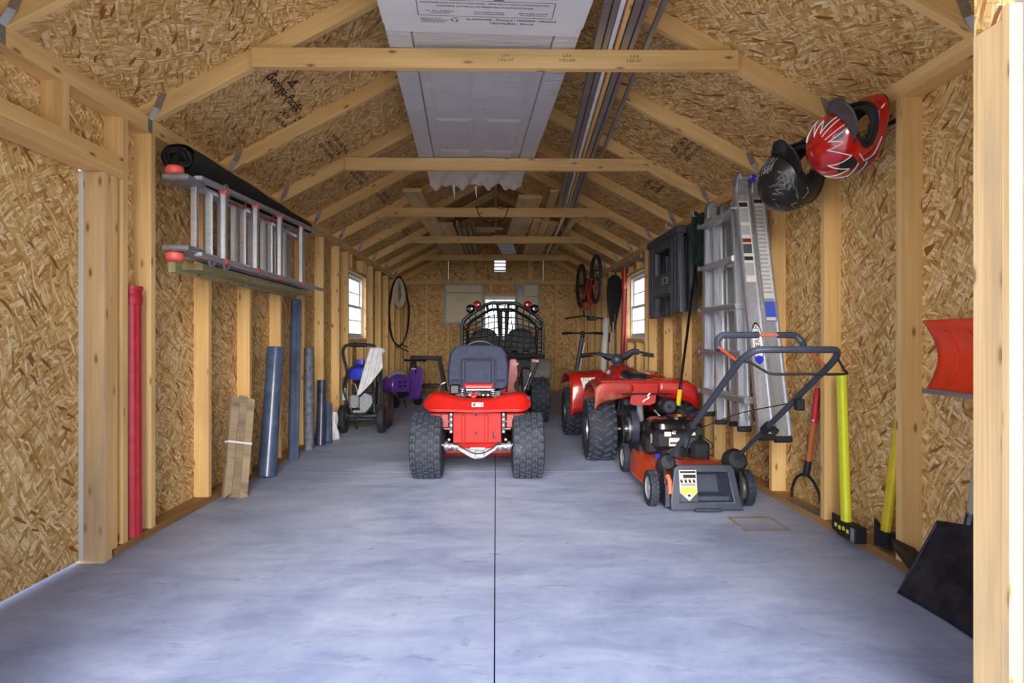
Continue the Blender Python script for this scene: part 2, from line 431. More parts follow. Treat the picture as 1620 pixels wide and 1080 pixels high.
ORGP = plain('orange red plastic', (228, 66, 30), 0.35, var=0.05)
ORGC = plain('orange coated rod', (214, 98, 60), 0.45, var=0.05)
BLUE = plain('blue plastic', (36, 52, 190), 0.35, var=0.08, coat=0.2)
PURP = plain('purple plastic', (112, 70, 178), 0.3, var=0.06, coat=0.5)
NEON = plain('neon yellow fibreglass', (226, 232, 46), 0.45, var=0.04)
YEL = plain('yellow plastic', (222, 196, 40), 0.45, var=0.05)
WHT = plain('white plastic', (228, 228, 228), 0.45, var=0.03)
TRIMG = plain('weathered grey trim', (146, 152, 162), 0.7, var=0.1, scale=7, dirt=((104, 112, 128), 6, 0.55))
WHTP = plain('white painted trim', (222, 226, 230), 0.6, var=0.08, scale=6, dirt=((150, 158, 170), 5, 0.6))
CLOTH = plain('white rag', (214, 214, 218), 0.9, var=0.08, scale=20, bump=0.3)
GREYP = plain('grey plastic', (164, 164, 168), 0.5, var=0.06)
GREYF = plain('grey painted frame', (160, 164, 160), 0.45, var=0.05)
TAN = plain('tan backing board', (222, 206, 176), 0.6, var=0.05, scale=3)
FAB = plain('black woven fabric', (32, 34, 33), 0.9, var=0.3, scale=20, bump=0.4)
GRN = plain('dark green', (22, 50, 42), 0.7, var=0.2)
LINER = plain('helmet liner', (44, 45, 44), 0.9, var=0.2)
DKST = plain('dark shovel steel', (62, 65, 76), 0.4, 0.7, var=0.3, scale=10, dirt=((92, 92, 98), 8, 0.6))
FILMB = plain('blue grey plastic film roll', (72, 86, 112), 0.28, var=0.2, scale=9, coat=0.3, bump=0.15)
INK = plain('black ink', (38, 32, 24), 0.8, var=0.05)
INKG = plain('grey ink', (70, 72, 78), 0.8, var=0.05)
DOORW = plain('white primed door', (226, 226, 228), 0.45, var=0.03, scale=4)
CARTON = plain('white carton', (222, 222, 224), 0.6, var=0.04, scale=3)
GLASS = glassy('window glass', (0.93, 0.96, 0.98), 0.07)
FILM = glassy('clear plastic wrap', (0.93, 0.94, 0.96), 0.22, 0.12, 0.9)
FILMT = glassy('crumpled clear plastic', (0.86, 0.87, 0.88), 0.42, 0.22, 1.0)
def milky(m, f):
    t = m.node_tree; out = [n for n in t.nodes if n.type == 'OUTPUT_MATERIAL'][0]; old = out.inputs[0].links[0].from_socket
    d = t.nodes.new('ShaderNodeBsdfDiffuse'); d.inputs[0].default_value = (0.75, 0.75, 0.76, 1); tl = t.nodes.new('ShaderNodeBsdfTranslucent'); tl.inputs[0].default_value = (0.7, 0.7, 0.7, 1)
    a = t.nodes.new('ShaderNodeAddShader'); mx = t.nodes.new('ShaderNodeMixShader'); mx.inputs[0].default_value = f
    t.links.new(d.outputs[0], a.inputs[0]); t.links.new(tl.outputs[0], a.inputs[1]); t.links.new(old, mx.inputs[1]); t.links.new(a.outputs[0], mx.inputs[2]); t.links.new(mx.outputs[0], out.inputs[0])
milky(FILMT, 0.45)
LAMPRED = plain('red lens', (170, 22, 18), 0.15, var=0.05, coat=0.8)
# ------------------------------------------------------------------ the setting
XI, XS = 1.74, 1.829            # inner stud plane, sheathing plane
Y0, Y1 = 1.328, 11.37           # outer face of the front wall, inner stud plane of the back wall
YF = 1.43                       # inner face of the front wall
ZP, ZT = 2.032, 2.108           # underside and top of the double top plate
PIT = 0.535
tw = 0.0381; dp = 0.0889

g = G(); g.add([(-70, -70, -0.13), (70, -70, -0.13), (70, 70, -0.13), (-70, 70, -0.13)], [(0, 1, 2, 3)])
tag(g.build('ground', GRAVEL), 'pale gravel ground outside around the shed', 'ground', kind='structure')

fl = tag(sb('floor', BLKM, None, -1.95, 1.95, Y0 - 0.1, 11.6, -0.125, -0.03), 'grey troweled concrete slab floor with sawn joints', 'floor', kind='structure')
xs = [-1.95, -0.004, 1.95]; ys = [Y0 - 0.1, 4.54, 6.85, 9.15, 11.6]
for i in range(2):
    for j in range(4):
        gp = 0.0022
        sb('slab', CONC, fl, xs[i] + gp, xs[i + 1] - gp, ys[j] + gp, ys[j + 1] - gp, -0.029, 0.0)
sb('slab', GRAVEL, fl, -1.6, 1.6, -3.0, Y0 - 0.11, -0.1, -0.02)  # unseen front apron, made pale to bounce light up to the ceiling

stud_len = ZP - 0.038
STUD = G().box(-dp / 2, dp / 2, -tw / 2, tw / 2, 0, stud_len).mesh('stud', 0); STUD.materials.append(LUM)
STUDB = G().box(-tw / 2, tw / 2, -dp / 2, dp / 2, 0, stud_len).mesh('stud', 0); STUDB.materials.append(LUM)
def osb(parent, *a): return sb('osb_panel', OSB, parent, *a, sm=0)

def side_wall(name, side, studs, win, label):
    W = thing(name, label, 'wall', kind='structure'); s = side
    def bx(nm, m, d0, d1, y0, y1, z0, z1):        # d = depth from the inner stud plane outward
        a, b = sorted((s * (XI + d0), s * (XI + d1))); return sb(nm, m, W, a, b, y0, y1, z0, z1, sm=0)
    return W, bx
# left wall
WL, bl = side_wall('wall_left', -1, None, None, 'left shed wall of bare studs and strand board sheathing')
wy0, wy1, wz0, wz1 = 7.18, 8.12, 1.01, 1.82
for k in range(14):
    y = 3.093 + 0.6096 * k
    if wy0 - 0.06 < y < wy1 + 0.06:
        bl('cripple_stud', LUM, 0, dp, y - tw / 2, y + tw / 2, 0.038, wz0 - 0.038); bl('cripple_stud', LUM, 0, dp, y - tw / 2, y + tw / 2, wz1 + 0.038, ZP)
    elif y < Y1: place('stud', STUD, WL, (-(XI + dp / 2), y, 0.038))
for y in (wy0 - tw / 2, wy1 + tw / 2, 11.34): place('stud', STUD, WL, (-(XI + dp / 2), y, 0.038))
bl('window_header', LUM, 0, dp, wy0, wy1, wz1, wz1 + 0.038); bl('window_sill_plate', LUM, -0.004, dp, wy0, wy1, wz0 - 0.038, wz0)
bl('bottom_plate', TREAT, 0, dp, 2.80, Y1 + 0.09, 0, 0.038)
bl('top_plate', LUM, 0, dp, Y0 + 0.02, 6.4, ZP, ZP + 0.038); bl('top_plate', LUM, 0, dp, 6.4, Y1 + 0.09, ZP, ZP + 0.038); bl('top_plate', LUM, 0, dp, Y0 + 0.02, 5.2, ZP + 0.038, ZT); bl('top_plate', LUM, 0, dp, 5.2, Y1 + 0.09, ZP + 0.038, ZT)
# door opening frame
bl('door_jamb', LUM2, -0.006, dp + 0.03, 2.700, 2.722, 0.0, 1.735)
bl('jack_stud', LUM, 0, dp, 2.724, 2.762, 0.0, 1.735); bl('jack_stud', LUM, 0.0, dp, 2.764, 2.802, 0.038, 1.735)
place('stud', STUD, WL, (-(XI + dp / 2), 2.862, 0.038)); 
bl('door_header', LUM, -0.002, dp, Y0 + 0.1, 2.842, 1.737, 1.775); bl('door_header', LUM, -0.002, 0.036, Y0 + 0.1, 2.842, 1.776, 1.84); bl('door_header', LUM, 0.04, dp, Y0 + 0.1, 2.842, 1.776, 1.84)
for y in (1.88, 2.47): bl('cripple_stud', LUM, 0, dp, y - tw / 2, y + tw / 2, 1.84, ZP)
osb(WL, -XS - 0.011, -XS, 2.72, 4.92, 0, ZT); osb(WL, -XS - 0.011, -XS, 4.923, wy0, 0, ZT); osb(WL, -XS - 0.011, -XS, wy0, wy1, 0, wz0); osb(WL, -XS - 0.011, -XS, wy0, wy1, wz1, ZT)
osb(WL, -XS - 0.011, -XS, wy1, 9.80, 0, ZT); osb(WL, -XS - 0.011, -XS, 9.803, Y1 + 0.1, 0, ZT); osb(WL, -XS - 0.011, -XS, Y0 + 0.02, 2.72, 1.80, ZT)
D1 = thing('door_1', 'strand board backed side door closed beside the stud wall', 'door', (-XS - 0.012, 2.69, 0.0), kind='structure')
sb('door_panel', OSB, D1, -0.011, 0, -1.2, 0.0, 0.014, 1.80, sm=0); sb('weather_strip', WHT, D1, -0.006, 0.016, 0.0005, 0.008, 0.014, 1.735)
sb('exterior_board', WHTP, D1, -0.04, -0.012, -1.2, 0.0, 0.03, 1.80)
# right wall
WR, br = side_wall('wall_right', 1, None, None, 'right shed wall of bare studs and strand board sheathing')
ry0, ry1 = 7.05, 7.97
for k in range(16):
    y = 2.582 - 0.6096 + 0.6096 * k
    if ry0 - 0.06 < y < ry1 + 0.06:
        br('cripple_stud', LUM, 0, dp, y - tw / 2, y + tw / 2, 0.038, wz0 - 0.038); br('cripple_stud', LUM, 0, dp, y - tw / 2, y + tw / 2, wz1 + 0.038, ZP)
    elif y < Y1 - 0.05: place('stud', STUD, WR, (XI + dp / 2, y, 0.038))
for y in (ry0 - tw / 2, ry1 + tw / 2, 11.34, 5.05, 4.80): place('stud', STUD, WR, (XI + dp / 2, y, 0.038))
br('window_header', LUM, 0, dp, ry0, ry1, wz1, wz1 + 0.038); br('window_sill_plate', LUM, -0.004, dp, ry0, ry1, wz0 - 0.038, wz0)
br('bottom_plate', TREAT, 0, dp, YF, 4.7, 0, 0.038); br('bottom_plate', TREAT, 0, dp, 4.702, Y1 + 0.09, 0, 0.038)
br('top_plate', LUM, 0, dp, Y0 + 0.02, 5.9, ZP, ZP + 0.038); br('top_plate', LUM, 0, dp, 5.9, Y1 + 0.09, ZP, ZP + 0.038); br('top_plate', LUM, 0, dp, Y0 + 0.02, 7.2, ZP + 0.038, ZT); br('top_plate', LUM, 0, dp, 7.2, Y1 + 0.09, ZP + 0.038, ZT)
for a, b in ((Y0 + 0.02, 2.58), (2.583, 5.02), (5.023, ry0)): osb(WR, XS, XS + 0.011, a, b, 0, ZT)
osb(WR, XS, XS + 0.011, ry0, ry1, 0, wz0); osb(WR, XS, XS + 0.011, ry0, ry1, wz1, ZT); osb(WR, XS, XS + 0.011, ry1, 9.85, 0, ZT); osb(WR, XS, XS + 0.011, 9.853, Y1 + 0.1, 0, ZT)
# back wall with gable
WB = thing('wall_back', 'back gable wall of studs and strand board at the far end', 'wall', kind='structure')
bx0, bx1 = -0.26, 0.42
for k in range(9):
    x = -1.30 + 0.4064 * k
    if bx0 - 0.04 < x < bx1 + 0.04:
        sb('cripple_stud', LUM, WB, x - tw / 2, x + tw / 2, Y1, Y1 + dp, 0.038, wz0 - 0.038, sm=0); sb('cripple_stud', LUM, WB, x - tw / 2, x + tw / 2, Y1, Y1 + dp, wz1 + 0.038, ZP, sm=0)
    elif x < 1.7: place('stud', STUDB, WB, (x, Y1 + dp / 2, 0.038))
for x in (bx0 - tw / 2, bx1 + tw / 2, -1.70, 1.70): place('stud', STUDB, WB, (x, Y1 + dp / 2, 0.038))
sb('window_header', LUM, WB, bx0, bx1, Y1, Y1 + dp, wz1, wz1 + 0.038, sm=0); sb('window_sill_plate', LUM, WB, bx0, bx1, Y1 - 0.004, Y1 + dp, wz0 - 0.038, wz0, sm=0)
sb('bottom_plate', TREAT, WB, -XI, XI, Y1, Y1 + dp, 0, 0.038, sm=0); sb('top_plate', LUM, WB, -XI, XI, Y1, Y1 + dp, ZP, ZP + 0.038, sm=0); sb('top_plate', LUM, WB, -XI, XI, Y1, Y1 + dp, ZP + 0.0385, ZT, sm=0)
yb0, yb1 = Y1 + dp, Y1 + dp + 0.011
for a, b in ((-XS, -0.61), (-0.608, bx0)): osb(WB, a, b, yb0, yb1, 0, ZT)
for a, b in ((bx1, 0.61), (0.612, XS)): osb(WB, a, b, yb0, yb1, 0, ZT)
osb(WB, bx0, bx1, yb0, yb1, 0, wz0); osb(WB, bx0, bx1, yb0, yb1, wz1, ZT)
def zr(x): return ZT - 0.008 + (XI - abs(x)) * PIT          # underside of the rafters
vx0, vx1, vz0, vz1 = -0.03, 0.19, 2.285, 2.50
def gable(parent, ya, yb, vent=True):
    zz = lambda x: zr(x) + 0.1
    M = Matrix(((1, 0, 0, 0), (0, 0, -1, yb), (0, 1, 0, 0), (0, 0, 0, 1)))
    t = yb - ya; sl = lambda x: zz(x)
    P = [[(-XS, ZT), (-0.9, ZT), (-0.9, sl(-0.9)), (-XS, sl(-XS))], [(-0.898, ZT), (vx0, ZT), (vx0, sl(vx0)), (-0.898, sl(-0.898))], [(vx1, ZT), (0.9, ZT), (0.9, sl(0.9)), (vx1, sl(vx1))], [(0.902, ZT), (XS, ZT), (XS, sl(XS)), (0.902, sl(0.902))], [(vx0, ZT), (vx1, ZT), (vx1, vz0), (vx0, vz0)], [(vx0, vz1), (vx1, vz1), (vx1, sl(vx1)), (0, sl(0)), (vx0, sl(vx0))]]
    for p in P: G().prism(p, 0, t, M).build('osb_panel', OSB, parent, sm=0)
gable(WB, yb0, yb1)
for x in (-0.47, 0.66): sb('gable_stud', LUM, WB, x - 0.045, x + 0.045, yb0 - 0.04, yb0 - 0.001, ZT, zr(x) - 0.02, sm=0)
GV = thing('gable_vent', 'small white louvred vent high in the back gable', 'vent', (0.08, yb0, 2.3925), kind='structure')
for z in (-0.075, -0.005, 0.065):
    sb('louvre', WHT, GV, -0.108, 0.108, -0.012, 0.032, -0.004, 0.004, M=T(0, 0, z) @ RX(-38))
for a in ((-0.118, -0.105, -0.02, 0.03, -0.115, 0.115), (0.105, 0.118, -0.02, 0.03, -0.115, 0.115), (-0.118, 0.118, -0.02, 0.03, 0.105, 0.117), (-0.118, 0.118, -0.02, 0.03, -0.117, -0.105)): sb('vent_frame', WHT, GV, *a)
# front wall (the camera looks in through its open doorway)
WF = thing('wall_front', 'front wall with the wide open doorway and bare wood jamb', 'wall', kind='structure')
xl, xr = -1.31, 1.144
sb('door_jamb', LUM2, WF, xr, xr + 0.038, Y0 + 0.02, YF, 0.0, 1.712, sm=0); sb('door_jamb', OSB, WF, xr + 0.002, xr + 0.036, Y0 + 0.02, YF, 1.714, 2.16, sm=0)
sb('stud', LUM, WF, xr + 0.0385, xr + 0.0766, YF - dp, YF, 0.0, ZP, sm=0)
sb('jamb_edge', LUM2, WF, xr - 0.0005, xr + 0.03, Y0, Y0 + 0.0195, 0.0, 1.74, sm=0)
sb('exterior_trim', TRIMG, WF, xr + 0.0305, xr + 0.13, Y0 - 0.018, Y0 + 0.019, 0.0, 2.20)
sb('siding_and_light_seal', WHTP, WF, xr + 0.131, XS + 0.02, Y0, Y0 + 0.012, 0.0, 2.2); sb('siding_and_light_seal', WHTP, WF, -XS - 0.02, xl - 0.04, Y0, Y0 + 0.012, 0.0, 2.2)
osb(WF, xr + 0.08, XS, Y0 + 0.0125, Y0 + 0.0235, 0, ZT); osb(WF, -XS, xl - 0.04, Y0 + 0.0125, Y0 + 0.0235, 0, ZT)
sb('door_jamb', LUM, WF, xl - 0.038, xl, Y0 + 0.02, YF, 0.0, 2.16, sm=0)
for x in (1.50, 1.76): sb('stud', LUM, WF, x - tw / 2, x + tw / 2, YF - dp + 0.012, YF, 0.0, ZP, sm=0)
for x in (-1.70, -1.5): sb('stud', LUM, WF, x - tw / 2, x + tw / 2, YF - dp + 0.012, YF, 0.0, ZP, sm=0)
sb('header', LUM, WF, -XI, XI, Y0 + 0.025, YF, 2.165, 2.30, sm=0)
M_ = Matrix(((1, 0, 0, 0), (0, 0, -1, Y0 + 0.02), (0, 1, 0, 0), (0, 0, 0, 1)))
G().prism([(-XS, 2.165), (XS, 2.165), (XS, zr(XS) + 0.1), (0, zr(0) + 0.1), (-XS, zr(XS) + 0.1)], 0, 0.015, M_).build('osb_panel', OSB, WF, sm=0)

# roof: rafters, collar ties, decking
CE = thing('ceiling', 'gable roof of rafters, collar ties and strand board decking', 'ceiling', kind='structure')
ang = math.atan(PIT); xo = XI + 0.45; xc = 0.0
rv = dp / math.cos(ang)
def rafter_mesh(s):
    M = Matrix(((1, 0, 0, 0), (0, 0, 1, 0), (0, 1, 0, 0), (0, 0, 0, 1)))
    o = [(s * 0.022, zr(0.022)), (s * xo, zr(xo)), (s * xo, zr(xo) + rv), (s * 0.022, zr(0.022) + rv)]
    gg = G(); n = len(gg.v); gg.prism(o, -tw / 2, tw / 2, M)
    ca, sa = math.cos(ang), math.sin(ang)
    gg.l = [(-(s * p[0]) * ca + p[2] * sa, s * p[0] * sa + p[2] * ca, p[1]) for p in gg.v]
    me = gg.mesh('rafter', 0); me.materials.append(LUM); return me
RL, RR = rafter_mesh(-1), rafter_mesh(1)
TIEM = G().box(-0.011, 0.011, -0.02, 0.02, -0.055, 0.055, bev=0.002)
def tie_mesh(s):
    q = G(); q.box(*sorted((0.0, s * 0.002)), -0.036, 0.0, -0.075, -0.01)
    q.add([(0, -0.036, -0.01), (0, 0, -0.01), (s * 0.045, -0.002, 0.045), (s * 0.01, -0.002, 0.06), (s * 0.002, -0.036, -0.01), (s * 0.002, 0, -0.01), (s * 0.045, -0.004, 0.045), (s * 0.01, -0.004, 0.06)], [(0, 1, 2, 3), (7, 6, 5, 4), (0, 3, 7, 4), (1, 5, 6, 2)])
    q.add([(s * 0.01, -0.002, 0.06), (s * 0.045, -0.002, 0.045), (s * 0.075, -0.002, 0.125), (s * 0.04, -0.002, 0.135), (s * 0.01, -0.004, 0.06), (s * 0.045, -0.004, 0.045), (s * 0.075, -0.004, 0.125), (s * 0.04, -0.004, 0.135)], [(0, 1, 2, 3), (7, 6, 5, 4), (0, 4, 5, 1), (1, 5, 6, 2), (2, 6, 7, 3), (3, 7, 4, 0)])
    for z in (-0.06, -0.03): q.cyl((s * 0.002, -0.018, z), (s * 0.005, -0.018, z), 0.004, n=6)
    for k in (0.08, 0.11): q.cyl((s * (0.012 + 0.4 * (k - 0.03)), -0.004, k), (s * (0.012 + 0.4 * (k - 0.03)), -0.007, k), 0.004, n=6)
    me = q.mesh('metal_tie', 30); me.materials.append(GALV); return me
TL, TR_ = tie_mesh(1), tie_mesh(-1)
ry = [3.10 + 0.9144 * k for k in range(-1, 9)] + [Y1 + 0.05, Y0 + 0.06]
for y in ry:
    place('rafter', RL, CE, (0, y, 0)); place('rafter', RR, CE, (0, y, 0))
    if y > 2 and y < 11.2:
        place('metal_tie', TL, CE, (-XI + 0.0005, y - 0.0195, ZT)); place('metal_tie', TR_, CE, (XI - 0.0005, y - 0.0195, ZT))
sb('ridge_board', LUM, CE, -0.019, 0.019, Y0 + 0.03, Y1 + 0.07, zr(0.02) - 0.02, zr(0.0) + rv - 0.004, sm=0)
TIEZ0, TIEZ1 = 2.359, 2.456
for k in range(5):
    y = 3.10 + 1.8288 * k - tw / 2
    t = sb('collar_tie', LUM, CE, -1.215 + random.uniform(-.02, .02), 1.245 + random.uniform(-.02, .02), y - tw, y - 0.0005, TIEZ0, TIEZ1, sm=0)
for s in (-1, 1):
    cuts = [Y0 - 0.25, 2.62, 5.06, 7.5, 9.94, Y1 + 0.3]; cuts2 = [Y0 - 0.25, 3.84, 6.28, 8.72, 11.0, Y1 + 0.3]
    L = xo / math.cos(ang)
    for r, (a0, a1, cc) in enumerate(((L - 1.22, L + 0.02, cuts), (L - 2.442, L - 1.222, cuts2), (-0.02, L - 2.444, cuts))):
        for j in range(len(cc) - 1):
            M = T(0, 0, zr(0) + rv + 0.0005) @ (RY(math.degrees(ang)) if s > 0 else RZ(180) @ RY(math.degrees(ang)))
            ya, yb_ = (cc[j] + 0.001, cc[j + 1] - 0.001) if s > 0 else (-cc[j + 1] + 0.001, -cc[j] - 0.001)
            sb('roof_panel', OSB, CE, a0, a1, ya, yb_, 0, 0.012, M=M, sm=0)

for s in (-1, 1):
    L = xo / math.cos(ang); M = T(0, 0, zr(0) + rv + 0.0135) @ (RY(math.degrees(ang)) if s > 0 else RZ(180) @ RY(math.degrees(ang)))
    ya, yb_ = (Y0 - 0.27, Y1 + 0.32) if s > 0 else (-Y1 - 0.32, -Y0 + 0.27)
    sb('roof_light_seal', BLKM, CE, -0.03, L + 0.04, ya, yb_, 0, 0.01, M=M)  # unseen outer layer, added to block light leaking through the roof panel seams
for s, W_, yw0, yw1 in ((-1, WL, wy0, wy1), (1, WR, ry0, ry1)):
    a, b = sorted((s * (XS + 0.0115), s * (XS + 0.022)))
    for q_ in (((2.72 if s < 0 else Y0 + 0.02), yw0, -0.1, ZT), (yw1, Y1 + 0.11, -0.1, ZT), (yw0, yw1, -0.1, wz0), (yw0, yw1, wz1, ZT)): sb('siding_and_light_seal', WHTP, W_, a, b, *q_)  # unseen outer sheets, added to stop light leaking between the side wall panels
for q_ in ((-XS, bx0, -0.1, ZT), (bx1, XS, -0.1, ZT), (bx0, bx1, -0.1, wz0), (bx0, bx1, wz1, ZT)): sb('siding_and_light_seal', WHTP, WB, q_[0], q_[1], yb1 + 0.0005, yb1 + 0.011, q_[2], q_[3])  # the same added light-blocking layer behind the back wall panels

# windows
def window(name, label, M, w2, h2, grid=True):
    W = thing(name, label, 'window', kind='structure'); W.matrix_world = M       # local x = width, y = outwards, z = up
    def b(nm, m, *a): return sb(nm, m, W, *a)
    t = 0.035
    for a in ((-w2, -w2 + t), (w2 - t, w2)): b('window_frame', WHT, a[0], a[1], 0.0, 0.06, -h2, h2)
    for a in ((-h2, -h2 + t), (h2 - t, h2)): b('window_frame', WHT, -w2 + t, w2 - t, 0.0, 0.06, a[0], a[1])
    for i, (z0, z1, yy) in enumerate(((-h2 + t, 0.015, 0.012), (-0.015, h2 - t, 0.036))):
        q = G(); s_ = 0.028; xa, xb = -w2 + t, w2 - t
        q.box(xa, xb, yy, yy + 0.02, z0, z0 + s_).box(xa, xb, yy, yy + 0.02, z1 - s_, z1).box(xa, xa + s_, yy, yy + 0.02, z0 + s_, z1 - s_).box(xb - s_, xb, yy, yy + 0.02, z0 + s_, z1 - s_)
        sash = q.build('sash', WHT, W)
        G().add([(xa, yy + 0.01, z0), (xb, yy + 0.01, z0), (xb, yy + 0.01, z1), (xa, yy + 0.01, z1)], [(0, 1, 2, 3)]).build('pane', GLASS, sash, sm=0)
        if grid:
            for k in (1, 2): sb('muntin', WHT, sash, xa + (xb - xa) * k / 3 - 0.006, xa + (xb - xa) * k / 3 + 0.006, yy + 0.007, yy + 0.013, z0 + s_, z1 - s_)
            zm = (z0 + z1) / 2; sb('muntin', WHT, sash, xa + s_, xb - s_, yy + 0.0065, yy + 0.0125, zm - 0.006, zm + 0.006)
    return W
window('window_1', 'white double hung window in the left stud wall', T(-XS + 0.045, (wy0 + wy1) / 2, (wz0 + wz1) / 2) @ RZ(90), (wy1 - wy0) / 2 - 0.002, (wz1 - wz0) / 2 - 0.002)
window('window_2', 'white double hung window beyond the hanging black sawhorses', T(XS - 0.045, (ry0 + ry1) / 2, (wz0 + wz1) / 2) @ RZ(-90), (ry1 - ry0) / 2 - 0.002, (wz1 - wz0) / 2 - 0.002)
window('window_3', 'white window in the back wall behind the go-kart cage', T((bx0 + bx1) / 2, Y1 + 0.045, (wz0 + wz1) / 2), (bx1 - bx0) / 2 - 0.002, (wz1 - wz0) / 2 - 0.002)
# ------------------------------------------------------------------ ink stamps on the roof decking
def deck_M(s, d, y, rot=0):
    """frame on the underside of the deck: d = distance up the slope from the inner plate, text faces down"""
    x = XI - d * math.cos(ang)
    z = zr(x) + rv - 0.0005
    n = Vector((-s * math.sin(ang), 0, -math.cos(ang)))          # facing down into the room
    u = Vector((0, 1, 0)); v = n.cross(u)
    M = Matrix((( u.x, v.x, n.x, s * x), (u.y, v.y, n.y, y), (u.z, v.z, n.z, z), (0, 0, 0, 1)))
    return M @ RZ(rot)
def stamp(s, d, y, rot, lines, logo=None):
    M = deck_M(s, d, y, rot)
    for i, (t, sz) in enumerate(lines):
        text(t, sz * 1.15, INK, CE, M @ T(0, -i * 0.06, 0), 'ink_stamp', sx=1.0, bold=0.02)
    if logo:
        G().add([(-0.045, 0.05, 0), (0.045, 0.05, 0), (0, 0.115, 0)], [(0, 1, 2)], M=M @ T(-0.06, 0, 0)).build('ink_stamp', INK, CE, sm=0)
        text('GP', 0.035, OSB, CE, M @ T(-0.06, 0.067, 0.0006), 'ink_stamp')
stamp(-1, 0.55, 3.62, 0, [('Georgia-Pacific', 0.075)], logo=True)
stamp(-1, 0.52, 3.92, 0, [('EXP 1   APA', 0.04), ('24/16   7/16', 0.05), ('SHEATHING', 0.035)])
stamp(-1, 0.62, 4.66, 0, [('RATED SHEATHING', 0.042), ('24/16  7/16 IN', 0.052), ('SIZED FOR SPACING', 0.036)])
stamp(-1, 0.60, 5.5, 0, [('24/16 EXP 1', 0.05), ('RATED SHEATHING', 0.042)])
stamp(-1, 0.62, 8.3, 0, [('24/16 EXP 1', 0.055), ('RATED SHEATHING', 0.045)])
stamp(-1, 0.66, 6.4, 0, [('24/16 EXP 1', 0.055), ('RATED SHEATHING', 0.045)])
stamp(1, 0.45, 4.4, 180, [('(GP)  24/16', 0.06), ('RATED SHEATHING', 0.042), ('SIZED FOR SPACING', 0.036)])
stamp(1, 0.42, 5.4, 180, [('EXPOSURE 1', 0.05), ('24/16  7/16', 0.05), ('SHEATHING', 0.04)])
stamp(1, 0.45, 7.2, 180, [('24/16 EXP 1', 0.055), ('RATED SHEATHING', 0.045)])
stamp(1, 0.46, 2.05, 180, [('MADE IN U.S.A.', 0.06), ('EXPOSURE 1', 0.06), ('24/16', 0.06)])
for x in (0.05, 0.36, 0.70): text('S-P-F\n2 KD-HT', 0.022, INKG, CE, T(x, 3.0425 - 0.0002, 2.41) @ RX(90), 'ink_stamp')

# ------------------------------------------------------------------ packaged door lying on the collar ties
zt = TIEZ1 + 0.001
DP = thing('packaged_door', 'white panelled door in carton and clear wrap lying on the collar ties', 'door', (-0.098, 3.7, zt), 2.75)
y0, y1 = -1.36, 1.49; hw = 0.465
sb('carton_sleeve', CARTON, DP, -hw - 0.004, hw + 0.004, y0 - 0.2, -0.87, 0.0, 0.125, bev=0.004)
car = G().box(-hw + 0.03, hw - 0.02, -0.872, -0.80, 0.001, 0.06, bev=0.002).build('carton_flap', CARTON, DP)
for s in (-1, 1): sb('door_frame', DOORW, DP, *((-hw, -hw + 0.115) if s < 0 else (hw - 0.115, hw)), y0, y1, 0.005, 0.115, bev=0.003)
for yy in ((y0, y0 + 0.05), (y1 - 0.05, y1)): sb('door_frame', DOORW, DP, -hw + 0.116, hw - 0.116, yy[0], yy[1], 0.006, 0.11, bev=0.003)
slab = sb('door_slab', DOORW, DP, -hw + 0.121, hw - 0.121, y0 + 0.055, y1 - 0.055, 0.022, 0.062, bev=0.003)
for px in (-0.17, 0.17):
    for pa, pb in ((1.30, 1.03), (0.93, 0.36), (0.26, -0.52)):
        q = G(); a0, a1, b0, b1 = px - 0.125, px + 0.125, pb, pa; h = 0.0215; d = 0.028
        q.add([(a0, b0, h), (a1, b0, h), (a1, b1, h), (a0, b1, h), (a0 + d, b0 + d, h - 0.012), (a1 - d, b0 + d, h - 0.012), (a1 - d, b1 - d, h - 0.012), (a0 + d, b1 - d, h - 0.012)],
              [(0, 4, 5, 1), (1, 5, 6, 2), (2, 6, 7, 3), (3, 7, 4, 0), (4, 7, 6, 5)])
        q.build('raised_panel', DOORW, slab, sm=0)
# clear film under the door, and the crumpled end hanging past the tie
random.seed(3)
def film(u, v):
    x = -hw - 0.002 + 2 * (hw + 0.002) * u; y = -0.8 + (y1 + 0.8) * v
    return (x, y, -0.0004 + 0.0 * math.sin(9 * x + 5 * y))
G().grid(film, 24, 30).build('clear_wrap', FILM, DP, sm=60)
nz = [random.uniform(-1, 1) for _ in range(200)]
def flap(u, v):
    x = -hw + 0.03 + 2 * (hw - 0.03) * u; k = 0.010 + 0.012 * v
    dz = math.sin(23 * u + 3 * v) * k + math.sin(41 * u + 9 * v) * k * 0.6 + math.sin(67 * u - 13 * v) * k * 0.35
    edge = 0.34 + 0.035 * math.sin(9 * u) + 0.02 * math.sin(31 * u)
    return (x * (1 - 0.05 * v), y1 + 0.002 + v * edge * 0.94, 0.03 - 0.10 * v ** 1.4 + dz)
G().grid(flap, 60, 16).build('crumpled_wrap', FILMT, DP, sm=60)
for x, l in ((-0.20, 0.11), (0.0, 0.10)): G().tube([(x, y1 + 0.3, -0.07), (x + 0.01, y1 + 0.31, -0.07 - l)], [0.012, 0.003], 5).build('wrap_tail', FILMT, DP)
sb('bottom_seal', BLKM, DP, -0.24, 0.16, y1 + 0.001, y1 + 0.008, 0.03, 0.045)
